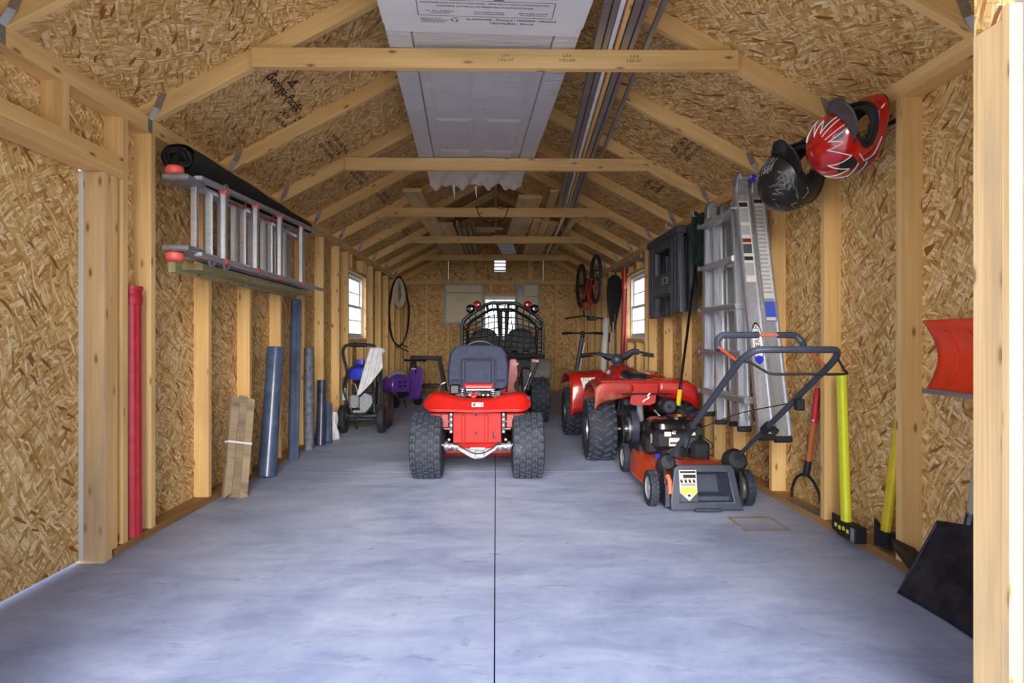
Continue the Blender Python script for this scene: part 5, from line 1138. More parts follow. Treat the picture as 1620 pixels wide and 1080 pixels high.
G().lathe([(0, 0.04), (0.05, 0.035), (0.072, 0.0), (0.072, -0.03), (0, -0.035)], 20, T(0.205, -0.04, 0.275) @ RX(70)).build('handle_knuckle', BLKM, MW); G().lathe([(0, 0.03), (0.04, 0.025), (0.055, 0.0), (0, -0.02)], 16, T(-0.20, -0.03, 0.265) @ RX(75)).build('handle_knuckle', BLKM, MW)
def hp(t): return (-0.02 - 1.16 * t, 0.265 + 0.685 * t)     # (y, z) along the handle
hx = 0.198
for s in (-1, 1):
    G().tube([(s * hx, *hp(0.0)), (s * hx, *hp(0.5))], 0.0125, 10).build('lower_handle', SLATE, MW)
    for t in (0.14, 0.24): q = G(); q.cyl((s * hx - 0.016, *hp(t)), (s * hx + 0.016, *hp(t)), 0.006, n=6); q.build('handle_bolt', BLKM, MW)
ub = [(-hx, *hp(0.36))] + [(-hx, *hp(0.9))]
ub += [(-hx + 0.05 * (1 - math.cos(t)), *hp(0.9 + 0.1 * math.sin(t))) for t in [PI / 2 * k / 6 for k in range(1, 7)]]
ub += [(-p[0], p[1], p[2]) for p in ub[::-1]]
G().tube(ub, 0.0145, 10).build('upper_handle', SLATE, MW)
for s in (-1, 1):
    y, z = hp(0.40); kn_ = G(); kn_.cyl((s * hx + 0.02, y, z - 0.01), (s * hx + 0.045, y, z - 0.03), 0.02, n=5); kn_.build('clamp_knob', BLKM, MW)
    G().box(s * hx - 0.018, s * hx + 0.018, -0.03, 0.06, -0.02, 0.02, bev=0.005, M=T(0, y, z) @ RX(-30.6)).build('handle_clamp', BLKM, MW)
y, z = hp(0.68); sb('throttle_box', BLKM, MW, hx - 0.015, hx + 0.02, y - 0.02, y + 0.03, z - 0.07, z - 0.015, bev=0.006)
# drive bail: padded grip on orange rods
pL, pR = (-hx + 0.0, *hp(0.92)), (hx, *hp(0.885)); by, bz = -0.835, 1.012
for a, b in ((pL, (-0.197, by, bz - 0.05)), (pR, (0.197, by, bz - 0.05))): G().cyl(a, b, 0.006, n=8).build('bail_rod', ORGC, MW)
G().tube(smooth([(-0.198, by - 0.02, bz - 0.07), (-0.195, by, bz - 0.03), (-0.17, by + 0.01, bz - 0.003), (-0.13, by + 0.01, bz), (0.0, by + 0.01, bz)], 5), 0.0155, 10).build('bail_grip', SLATE, MW)
G().tube(smooth([(0.09, by + 0.01, bz), (0.14, by + 0.01, bz), (0.172, by + 0.01, bz - 0.003), (0.196, by, bz - 0.03), (0.198, by - 0.02, bz - 0.06)], 5), 0.0155, 10).build('bail_grip', SLATE, MW)
G().cyl((-0.005, by + 0.01, bz), (0.095, by + 0.01, bz), 0.006, n=8).build('bail_rod', ORGC, MW)
G().tube(smooth([(-hx, *hp(0.93)), (-hx + 0.03, hp(0.96)[0], 0.895), (-hx + 0.06, hp(1.0)[0], 0.868), (-hx + 0.09, hp(1.02)[0], 0.853), (0.0, hp(1.02)[0], 0.853), (hx - 0.02, hp(1.02)[0], 0.853), (hx + 0.0, hp(0.99)[0], 0.87), (hx, *hp(0.95))], 5), 0.0055, 8).build('brake_bail', BLKM, MW)
G().tube(smooth([(hx, *hp(0.62)), (0.05, -0.45, 0.60), (-0.12, -0.2, 0.47), (-0.10, 0.3, 0.40)], 8), 0.003, 5).build('control_cable', BLKM, MW)
G().tube(smooth([(-hx - 0.01, *hp(0.45)), (-hx + 0.01, -0.42, 0.47), (-hx + 0.03, -0.25, 0.33), (-0.12, 0.1, 0.27)], 8), 0.0045, 5).build('control_cable', BLKM, MW)
G().tube(smooth([(-0.1, 0.0, 0.29), (0.0, -0.06, 0.33), (0.08, -0.02, 0.36), (0.10, 0.25, 0.38)], 6), 0.003, 5).build('control_cable', BLKM, MW)

# ------------------------------------------------------------------ pressure washer, rag, scooter, sawhorse
PW = thing('pressure_washer', 'wheeled pressure washer with blue tank and chrome framed pump', 'pressure washer', (-1.42, 6.52, 0))
wheel(PW, (-0.205, -0.05, 0.15), 0.147, 0.075, 0.08, '', BLKM, n=28); wheel(PW, (0.205, -0.05, 0.15), 0.147, 0.075, 0.08, '', BLKM, n=28)
q = G(); q.tube(smooth([(-0.175, -0.05, 0.16), (-0.19, -0.05, 0.45), (-0.185, 0.02, 0.62), (-0.215, 0.0, 0.80), (-0.22, -0.02, 0.87), (-0.19, -0.03, 0.925), (-0.13, -0.03, 0.937), (0.06, -0.03, 0.937), (0.12, -0.03, 0.92), (0.145, -0.02, 0.86), (0.16, 0.0, 0.75), (0.175, 0.0, 0.6), (0.175, -0.05, 0.45), (0.165, -0.05, 0.16)], 5), 0.017, 10); q.build('handle_frame', plain('dark steel tube', (70, 74, 84), 0.35, 0.6), PW)
G().cyl((-0.14, -0.03, 0.937), (0.03, -0.03, 0.937), 0.023, n=12).build('grip_sleeve', BLK, PW)
q = G(); q.cyl((-0.16, -0.10, 0.19), (0.16, -0.10, 0.19), 0.014, n=10); q.cyl((-0.24, -0.05, 0.15), (0.24, -0.05, 0.15), 0.012, n=8); q.cyl((0.12, -0.08, 0.22), (0.13, -0.06, 0.62), 0.016, n=8); q.build('chrome_rail', CHROME, PW)
G().box(-0.17, 0.17, -0.08, 0.25, 0.165, 0.185).build('base_plate', BLKM, PW)
for s in (-1, 1): G().cyl((s * 0.13, 0.22, 0.0), (s * 0.13, 0.22, 0.17), 0.015, n=8).build('foot', BLKM, PW)
q = G(); q.box(-0.14, 0.12, 0.02, 0.24, 0.19, 0.55, bev=0.03); q.cyl((0.0, 0.0, 0.40), (0.0, 0.02, 0.40), 0.11, n=20); q.box(-0.13, 0.10, -0.02, 0.02, 0.42, 0.52, bev=0.01); q.build('engine', BLKM, PW)
q = G(); q.box(-0.13, -0.03, -0.10, 0.0, 0.27, 0.41, bev=0.01); q.cyl((-0.08, -0.105, 0.30), (-0.08, -0.10, 0.30), 0.03, n=12)
for z in (0.285, 0.315, 0.345, 0.375): q.box(-0.135, -0.025, -0.106, -0.098, z - 0.006, z + 0.006, bev=0.002)
q.loft([[(x, y, z) for x, z in ((-0.02, 0.24), (0.08, 0.24), (0.12, 0.31), (0.10, 0.40), (0.03, 0.43), (-0.02, 0.38))] for y in (-0.11, 0.0)]); q.box(-0.10, 0.06, -0.11, -0.02, 0.215, 0.25, bev=0.008); q.build('pump', CAST, PW)
q = G(); q.loft([[(-0.05 + x * a, 0.05 + y * a, z) for x, y in rrect(0.10, 0.09, 0.03)] for z, a in ((0.57, 0.96), (0.59, 1.0), (0.68, 1.0), (0.71, 0.8), (0.73, 0.45), (0.78, 0.42))]); tk = q.build('blue_tank', BLUE, PW, sm=40)
for x in (-0.11, -0.07, -0.03, 0.01): G().box(x - 0.006, x + 0.006, -0.048, -0.038, 0.585, 0.69, bev=0.003).build('tank_rib', BLUE, tk)
sb('side_label', plain('pale blue label', (150, 196, 216), 0.6), PW, -0.208, -0.178, -0.075, -0.07, 0.35, 0.48)
G().tube(smooth([(-0.15, -0.08, 0.30), (-0.2, -0.09, 0.5), (-0.13, -0.09, 0.68), (0.0, -0.08, 0.72), (0.10, -0.09, 0.6), (0.13, -0.11, 0.35), (0.02, -0.13, 0.2), (-0.10, -0.12, 0.22), (-0.15, -0.08, 0.30)], 7), 0.010, 7).build('black_hose', BLKM, PW)
G().tube(smooth([(-0.12, -0.08, 0.2), (0.0, -0.12, 0.10), (0.12, -0.10, 0.14), (0.15, -0.05, 0.3)], 7), 0.009, 7).build('black_hose', BLKM, PW)
G().tube(smooth([(-0.14, -0.05, 0.50), (-0.08, -0.11, 0.53), (-0.05, -0.11, 0.47), (-0.04, -0.11, 0.40)], 6), 0.006, 6).build('copper_line', plain('copper', (190, 150, 110), 0.4, 0.5), PW)
q = G(); q.lathe([(0.03, -0.03), (0.14, -0.03), (0.14, 0.03), (0.03, 0.03)], 24, T(0.22, 0.16, 0.20) @ RY(90) @ RZ(0), closed=True); q.build('hose_reel', DRED, PW)
q = G()
for k in range(3): q.tube([(0.245 + 0.012 * k + 0.01 * math.sin(t), 0.10 + (0.10 + 0.01 * k) * math.sin(t), 0.235 + (0.205 - 0.012 * k) * math.cos(t)) for t in [2 * PI * i / 28 for i in range(28)]], 0.007, 6, closed=True)
q.build('hose_loops', BLKM, PW)
q = G(); q.cyl((0.165, -0.06, 0.55), (0.15, -0.04, 0.85), 0.022, n=10); q.cyl((0.2, -0.06, 0.3), (0.19, -0.03, 0.78), 0.014, n=8); q.cyl((0.13, -0.07, 0.66), (0.17, -0.09, 0.76), 0.02, n=8); q.build('spray_lance', BLKM, PW); G().cyl((0.155, -0.085, 0.62), (0.15, -0.08, 0.72), 0.018, n=10).build('lance_collar', CHROME, PW)
RG = thing('rag', 'white cloth rag draped over the pressure washer frame', 'rag', (-1.27, 6.47, 0.0))
def rag(u, v):
    x = -0.10 + 0.10 * u + 0.12 * v ** 0.5 - 0.03; z = 0.92 - 0.0 * u
    drop = [0.47, 0.44, 0.30, 0.12][min(3, int(u * 3.99))]
    L_ = 0.50 - 0.30 * u ** 1.5
    zz = 0.90 - v * L_ + 0.015 * math.sin(PI * u); xx = -0.12 + 0.20 * u - (0.07 * v) * (1 - u) + 0.07 * (1 - v) * (1 - u)
    return (xx, -0.125 - 0.014 * math.sin(16 * u + 3 * v) * (0.3 + v) - 0.012 * math.sin(5 * v), zz)
G().grid(rag, 20, 20).build('hanging_cloth', CLOTH, RG, sm=60, solid=0.004)
G().ell((0.03, -0.075, 0.875), (0.075, 0.055, 0.04), 12, 8).build('bunched_cloth', CLOTH, RG, sm=60)

SC = thing('kids_scooter', 'purple ride-on kids scooter with black handlebar near the back corner', 'ride-on scooter', (-1.34, 9.02, 0), -36)
def sw(c, r): 
    t_ = G().lathe([(r * .5, -0.03), (r * .9, -0.032), (r, -0.018), (r, 0.018), (r * .9, 0.032), (r * .5, 0.03)], 24, T(*c) @ RY(90), closed=True).build('tyre', BLKM, SC); G().lathe([(r * .52, -0.025), (0.01, -0.02), (0.01, 0.02), (r * .52, 0.025)], 16, T(*c) @ RY(90)).build('rim', BLK, t_)
sw((0, 0.26, 0.075), 0.075); sw((0, -0.22, 0.075), 0.075)
G().loft([[(x * a, 0.17 + 0.10 * (z - 0.1), z) for x in (-0.145, 0.145)] + [(x * a * 0.75, 0.20 + 0.10 * (z - 0.1), z) for x in (0.145, -0.145)] for z, a in ((0.10, 0.55), (0.22, 0.95), (0.40, 1.05), (0.52, 1.0), (0.58, 0.75))]).build('leg_shield', PURP, SC, sm=60, bev=0.02)
G().loft([[(x * a, y0_, z) for x, y0_ in ((-0.11, -0.38 * b - 0.02), (0.11, -0.38 * b - 0.02), (0.12, -0.02), (-0.12, -0.02))] for z, a, b in ((0.20, 0.9, 0.8), (0.30, 1.05, 1.0), (0.42, 1.0, 0.95), (0.48, 0.7, 0.8))]).build('rear_body', PURP, SC, bev=0.03, sm=60)
G().tube(smooth([(0.0, -0.36, 0.44), (0.0, -0.25, 0.505), (0.0, -0.08, 0.50), (0.0, 0.0, 0.44)], 6), 0.03, 8).build('seat_pad', GREYP, SC)
for x, z in ((0.123, 0.38), (0.123, 0.32)):
    for y in (-0.24, -0.15): sb('side_vent', BLKM, SC, x - 0.004, x + 0.004, y - 0.025, y + 0.025, z - 0.012, z + 0.012)
sb('floor_board', PURP, SC, -0.10, 0.10, -0.06, 0.24, 0.10, 0.135, bev=0.02); sb('side_vent', BLKM, SC, 0.06, 0.125, -0.3, -0.06, 0.15, 0.24, bev=0.02)
q = G(); q.cyl((0, 0.22, 0.5), (0, 0.20, 0.67), 0.018, n=8); q.cyl((-0.20, 0.19, 0.68), (0.20, 0.19, 0.68), 0.012, n=8); q.cyl((0, 0.24, 0.1), (0, 0.22, 0.5), 0.018, n=8); q.build('handlebar', BLKM, SC)
for s in (-1, 1): G().cyl((s * 0.12, 0.19, 0.68), (s * 0.22, 0.19, 0.68), 0.017, n=8).build('hand_grip', BLK, SC)
G().ell((0.17, 0.17, 0.66), (0.02, 0.02, 0.02), 10, 6).build('bell', CHROME, SC); sb('badge', WHT, SC, -0.04, 0.04, 0.16, 0.175, 0.545, 0.565); q = G(); q.tube([(0.05, -0.1, 0.12), (0.12, -0.12, 0.0)], 0.008, 6); q.build('kick_stand', BLKM, SC)

SH = thing('sawhorse', 'black sawhorse standing on the floor against the back wall', 'sawhorse', (-1.26, 11.13, 0))
q = G(); q.box(-0.31, 0.26, -0.03, 0.03, 0.63, 0.70, bev=0.008); q.build('top_beam', BLK, SH)
for s in (-1, 1):
    for yy in (-1, 1):
        x0 = -0.27 if s < 0 else 0.22; x1 = -0.33 if s < 0 else 0.34
        G().loft([[(x0 + a, yy * 0.02 + b, 0.66) for a, b in ((-0.03, -0.02), (0.03, -0.02), (0.03, 0.02), (-0.03, 0.02))], [(x1 + a, yy * 0.17 + b, 0.0) for a, b in ((-0.03, -0.02), (0.03, -0.02), (0.03, 0.02), (-0.03, 0.02))]]).build('leg', BLK, SH, sm=0)
for yy in (-1, 1): sb('cross_brace', BLK, SH, -0.30, 0.27, yy * 0.135 - 0.012, yy * 0.135 + 0.012, 0.13, 0.18, bev=0.004)
# ------------------------------------------------------------------ right wall
def beam(q, p0, p1, a, b, side=(1, 0, 0), bev=0.003):
    """box from p0 to p1; a = size along `side`, b = the other"""
    p0, p1 = Vector(p0), Vector(p1); d = (p1 - p0); L_ = d.length; d.normalize(); s = Vector(side); s = (s - d * s.dot(d)).normalized(); t = d.cross(s)
    M = Matrix(((s.x, t.x, d.x, p0.x), (s.y, t.y, d.y, p0.y), (s.z, t.z, d.z, p0.z), (0, 0, 0, 1)))
    q.box(-a / 2, a / 2, -b / 2, b / 2, 0, L_, M=M, bev=bev); return M
LR = thing('multi_ladder', 'tall aluminium multi-position ladder with flared rails hung upright on the wall', 'ladder', (1.575, 3.8, 0.42))
def lp(x, y, z): return (x - 1.575, y - 3.8, z - 0.42)
def rail(x, p0, p1, mat=ALUL, a=0.078, b=0.03, foot=True, lip=True):
    q = G(); M = beam(q, lp(x, *p0), lp(x, *p1), a, b); r_ = q.build('side_rail', mat, LR)
    L_ = (Vector(lp(x, *p1)) - Vector(lp(x, *p0))).length
    if lip:
        for e in (-1, 1): G().box(e * (a / 2 - 0.005) - 0.006, e * (a / 2 - 0.005) + 0.006, b / 2 - 0.001, b / 2 + 0.012, 0.01, L_ - 0.01, M=M, bev=0.002).build('rail_flange', ALU, r_)
    if foot: G().box(-a / 2 - 0.004, a / 2 + 0.004, -b / 2 - 0.006, b / 2 + 0.006, L_ - 0.005, L_ + 0.03, M=M, bev=0.006).build('rubber_foot', BLKM, r_)
    return M, r_
tops = 1.93
# outer flared rails (front half then wall half), then the straight inner rails
MF, rF = rail(1.505, (3.70, tops), (3.345, 0.46), a=0.085, b=0.034)
MB_, rB = rail(1.608, (3.72, tops), (3.36, 0.445), a=0.085, b=0.034)
rail(1.535, (4.30, 1.86), (4.34, 0.47)); rail(1.635, (4.32, 1.90), (4.36, 0.47))
rail(1.515, (3.78, 1.86), (3.66, 0.46), a=0.07, b=0.026); rail(1.545, (4.20, 1.86), (4.12, 0.44), a=0.07, b=0.026); rail(1.638, (4.22, 1.86), (4.10, 0.43), a=0.07, b=0.026)
for k, (z, yn) in enumerate(((1.80, 3.73), (1.50, 3.745), (1.20, 3.685), (0.905, 3.615), (0.63, 3.55))):
    q = G(); q.loft([[lp(1.50 + a, y, z + b) for a, b in ((-0.028, -0.018), (0.028, -0.018), (0.034, 0.010), (0.02, 0.02), (-0.02, 0.02), (-0.034, 0.010))] for y in (4.32, yn)]); rg = q.build('rung', ALU, LR, sm=30)
    G().cyl(lp(1.46, 4.315, z), lp(1.45, 4.315, z), 0.02, n=12).build('rivet', CAST, rg)
    if k: G().loft([[lp(1.615 + a, y, z + b) for a, b in ((-0.02, -0.015), (0.02, -0.015), (0.024, 0.010), (-0.024, 0.010))] for y in (4.33, yn + 0.02)]).build('rung', ALU, LR, sm=30)
for x, y in ((1.505, 3.69), (1.608, 3.71)):
    G().loft([[lp(x + a * k, y + dy, z) for a, dy in ((-0.042, -0.03), (0.042, -0.03), (0.042, 0.03), (-0.042, 0.03))] for z, k in ((1.88, 1.0), (1.97, 0.95), (2.015, 0.6))]).build('hinge_plate', CAST, LR, sm=40, bev=0.01)
q = G(); q.cyl(lp(1.49, 3.655, 1.985), lp(1.62, 3.655, 1.985), 0.022, n=14); hj = q.build('hinge_pin', CHROME, LR); G().cyl(lp(1.545, 3.650, 1.975), lp(1.57, 3.650, 1.975), 0.0245, n=14).build('lock_button', BLUE, hj)
for z in (1.80,): 
    for x in (1.47, 1.66): G().cyl(lp(x - 0.04, 3.68, z), lp(x + 0.04, 3.68, z), 0.009, n=8).build('cross_pin', CHROME, LR)
for x, y in ((1.535, 4.28), (1.635, 4.3)): G().loft([[lp(x + a * k, y + dy, z) for a, dy in ((-0.04, -0.03), (0.04, -0.03), (0.04, 0.03), (-0.04, 0.03))] for z, k in ((1.84, 1.0), (1.93, 0.95), (1.97, 0.6))]).build('hinge_plate', CAST, LR, sm=40, bev=0.01)
def rl(Mr, par, x0, x1, s0, s1, mat, d=0.0): G().add([(x0, 0.0182 + d, s0), (x1, 0.0182 + d, s0), (x1, 0.0182 + d, s1), (x0, 0.0182 + d, s1)], [(0, 3, 2, 1)], M=Mr).build('printed_label', mat, par, sm=0)
FL = 0.0
rl(MF, rF, -0.032, 0.032, 0.10, 0.62, LBL, FL); rl(MB_, rB, -0.032, 0.032, 0.08, 0.72, LBL, FL)
for k in range(22): rl(MB_, rB, -0.027, 0.027 - 0.004 * (k % 3), 0.13 + 0.026 * k, 0.142 + 0.026 * k, GREYP, FL + 0.0006)
for s0, s1, m in ((0.11, 0.14, INK), (0.15, 0.24, GREYP), (0.26, 0.32, GREYP), (0.345, 0.37, DRED), (0.38, 0.44, INKG), (0.46, 0.485, INK), (0.50, 0.58, GREYP)): rl(MF, rF, -0.026, 0.026, s0, s1, m, FL + 0.0006)
rl(MB_, rB, -0.026, 0.026, 0.085, 0.11, INK, FL + 0.0006)
rl(MB_, rB, -0.034, 0.034, 0.74, 0.86, plain('blue label', (62, 84, 190), 0.5), FL); rl(MB_, rB, -0.028, 0.028, 0.835, 0.855, LBL, FL + 0.0006)
q = G(); q.add([(0.034 * math.cos(t), 0.0182 + FL, 0.99 + 0.125 * math.sin(t)) for t in [2 * PI * k / 28 for k in range(28)]], [list(range(28))], M=MF); q.build('logo_oval', WHT, rF, sm=0)
q = G()
for k in range(28):
    a, b = 2 * PI * k / 28, 2 * PI * (k + 1) / 28; q.add([(r * math.cos(t), 0.0188 + FL, 0.99 + 0.125 * r / 0.034 * math.sin(t)) for r, t in ((0.034, a), (0.034, b), (0.030, b), (0.030, a))], [(0, 1, 2, 3)], M=MF)
q.build('logo_ring', INK, rF, sm=0)
text('WERNER', 0.044, INK, rF, MF @ T(0.0, 0.0194 + FL, 0.97) @ Matrix(((0, -1, 0, 0), (0, 0, 1, 0), (-1, 0, 0, 0), (0, 0, 0, 1))))
G().add([(0.026 * math.cos(t), 0.0194 + FL, 1.085 + 0.022 * math.sin(t)) for t in [2 * PI * k / 16 for k in range(16)]], [list(range(16))], M=MF).build('logo_spot', BLUE, rF, sm=0)
q = G(); beam(q, lp(1.50, 4.0, 0.66), lp(1.51, 3.50, 0.50), 0.006, 0.02); q.build('stabilizer_brace', GALV, LR)
q = G(); q.tube([lp(1.74, 3.81, 1.88), lp(1.66, 3.81, 1.83), lp(1.63, 3.80, 1.86)], 0.007, 6); q.build('wall_hook', GALV, LR)

# hanging sawhorses
SAWP = plain('charcoal sawhorse plastic', (62, 66, 76), 0.5, var=0.15, scale=10)
def saw(label, x0, ya, yb_, z0, z1, seed):
    o = thing('hanging_sawhorse', label, 'sawhorse', (x0, (ya + yb_) / 2, z0)); w2 = (yb_ - ya) / 2; h = z1 - z0
    out = [(-w2, 0), (-w2 + 0.27, 0.0), (-w2 + 0.285, 0.165), (w2 - 0.27, 0.165), (w2 - 0.22, -0.02), (w2 - 0.02, -0.02), (w2, h * .5), (w2 - 0.02, h), (-w2 + 0.06, h), (-w2 + 0.03, h * .6)]
    hole = [(-w2 + 0.30, 0.36), (w2 - 0.24, 0.36), (w2 - 0.24, h - 0.12), (-w2 + 0.30, h - 0.12)]
    shape2d([out, hole], 0.018, T(0, 0, 0) @ YZ, 'leg_panel', SAWP, o, bev=0.008)
    for yy in (-w2 + 0.04, -w2 + 0.13, -w2 + 0.22, w2 - 0.06, w2 - 0.15): sb('leg_rib', SAWP, o, -0.034, -0.018, yy - 0.014, yy + 0.014, 0.02, h * .9, bev=0.005)
    sb('top_beam', SAWP, o, -0.045, 0.05, -w2 + 0.03, w2 - 0.0, h - 0.055, h + 0.015, bev=0.012)
    sh = sb('shelf_brace', SLATE, o, -0.042, -0.02, -w2 + 0.27, w2 - 0.22, 0.17, 0.25, bev=0.004)
    return o, w2, h
s1, w2, h = saw('black plastic sawhorse with lettered brace hung on the right wall', 1.555, 5.0, 6.02, 1.23, 1.94, 1)
text('STABILITY', 0.09, SAWP, s1, T(-0.0425, 0.03, 0.21) @ RZ(-90) @ RX(90), sx=0.9)
sb('latch_plate', GALV, s1, -0.030, -0.0185, -0.16, 0.02, 0.26, 0.33, bev=0.004); q = G(); q.cyl((-0.034, -0.09, 0.295), (-0.0295, -0.09, 0.295), 0.02, n=10); q.build('latch_hole', BLKM, s1)
s2, _, _ = saw('second black sawhorse folded behind the lettered one on the wall', 1.675, 5.08, 6.08, 1.25, 1.93, 2)
q = G()
for y in (-0.30, 0.30): q.tube([(0.07, y, h + 0.06), (-0.02, y, h + 0.05), (-0.16, y, h + 0.025), (-0.18, y, h + 0.05)], 0.007, 6)
q = None
for y in (-0.30, 0.30): G().tube([(0.07, y, h + 0.025), (-0.02, y, h + 0.02), (-0.17, y, h + 0.02), (-0.185, y, h + 0.05)], 0.007, 6).build('wall_hook', GALV, s2)

# pole tool, hose coil, tarp, bag
PT = thing('pole_tool', 'long black pole with yellow foot leaning beside the ladder', 'pole'); L = leaner(PT, (1.69, 4.985, 1.86), (1.425, 4.70, 0.475))
G().cyl((0, 0, 0.10), (0, 0, L), 0.011, n=10).build('shaft', BLKG, PT); G().box(-0.016, 0.016, -0.012, 0.012, 0, 0.13, bev=0.004).build('yellow_foot', YEL, PT); G().cyl((0, -0.013, 0.025), (0, -0.0125, 0.025), 0.006, n=8).build('foot_hole', BLKM, PT)
G().tube(smooth([(0.0, 0.0, L - 0.14), (-0.05, -0.02, L - 0.10), (-0.09, -0.02, L - 0.16), (-0.10, -0.02, L - 0.24), (-0.13, -0.02, L - 0.28)], 5), 0.008, 6).build('cutter_hook', BLKM, PT); G().tube([(-0.02, -0.01, L - 0.20), (-0.07, -0.02, L - 0.24), (-0.12, -0.02, L - 0.31)], 0.009, 6).build('cutter_lever', GALV, PT)
o = thing('garden_hose', 'dark green hose coil hung beside the top of the tall ladder', 'hose', (1.63, 4.76, 1.80)); q = G(); random.seed(9)
for k in range(6):
    a = 0.10 + 0.008 * (k % 3); q.tube([(-0.05 + 0.016 * k, a * math.sin(t) + 0.008 * k, 0.20 * math.cos(t) - 0.01 * (k % 4)) for t in [2 * PI * i / 26 for i in range(26)]], 0.0085, 6, closed=True)
q.build('coiled_hose', GRN, o); G().tube([(0.0, 0.05, -0.22), (0.01, 0.05, -0.45), (-0.02, 0.0, -0.40), (-0.02, 0.0, -0.2)], 0.008, 6).build('hose_tail', GRN, o); G().tube([(0.10, 0, 0.16), (0.0, 0, 0.17), (-0.06, 0, 0.17), (-0.07, 0, 0.20)], 0.007, 6).build('wall_hook', GALV, o)
o = thing('clamp_tool', 'grey metal clamp hanging under the green hose coil', 'clamp', (1.66, 4.56, 1.70)); G().tube(smooth([(0, -0.02, 0.06), (0, -0.03, -0.20), (0, 0.0, -0.24), (0, 0.04, -0.20), (0, 0.04, 0.06)], 5), 0.012, 6).build('clamp_frame', GALV, o); sb('clamp_jaw', BLK, o, -0.01, 0.01, -0.01, 0.06, -0.05, 0.08, bev=0.004); G().tube([(0.08, 0.0, 0.07), (0.0, 0.0, 0.075)], 0.006, 6).build('wall_hook', GALV, o)
q = G(); q.grid(lambda u, v: (1.713 + 0.006 * math.sin(6 * u + 4 * v), 4.88 + 0.18 * u, 2.03 - 0.20 * v * (1 - 0.55 * u) - 0.02 * math.sin(PI * u)), 12, 8); o = q.build('green_tarp', GRN, None, sm=60, solid=0.02); tag(o, 'folded dark green tarp above the hose coil on the wall', 'tarp')
o = thing('black_bag', 'small black bag hung on the stud behind the tall ladder', 'bag', (1.70, 3.93, 1.66))
G().loft([[(x * a, y * a + dy, z) for x, y in rrect(0.033, 0.09, 0.025)] for z, a, dy in ((0.0, 0.65, -0.03), (0.03, 0.95, -0.015), (0.10, 1.0, 0), (0.16, 0.9, 0.01), (0.19, 0.6, 0.01))]).build('pouch', BLKM, o, sm=60); G().tube(smooth([(0, -0.05, 0.18), (0.02, -0.02, 0.25), (0.02, 0.04, 0.25), (0, 0.06, 0.18)], 5), 0.009, 6).build('carry_strap', BLKM, o)

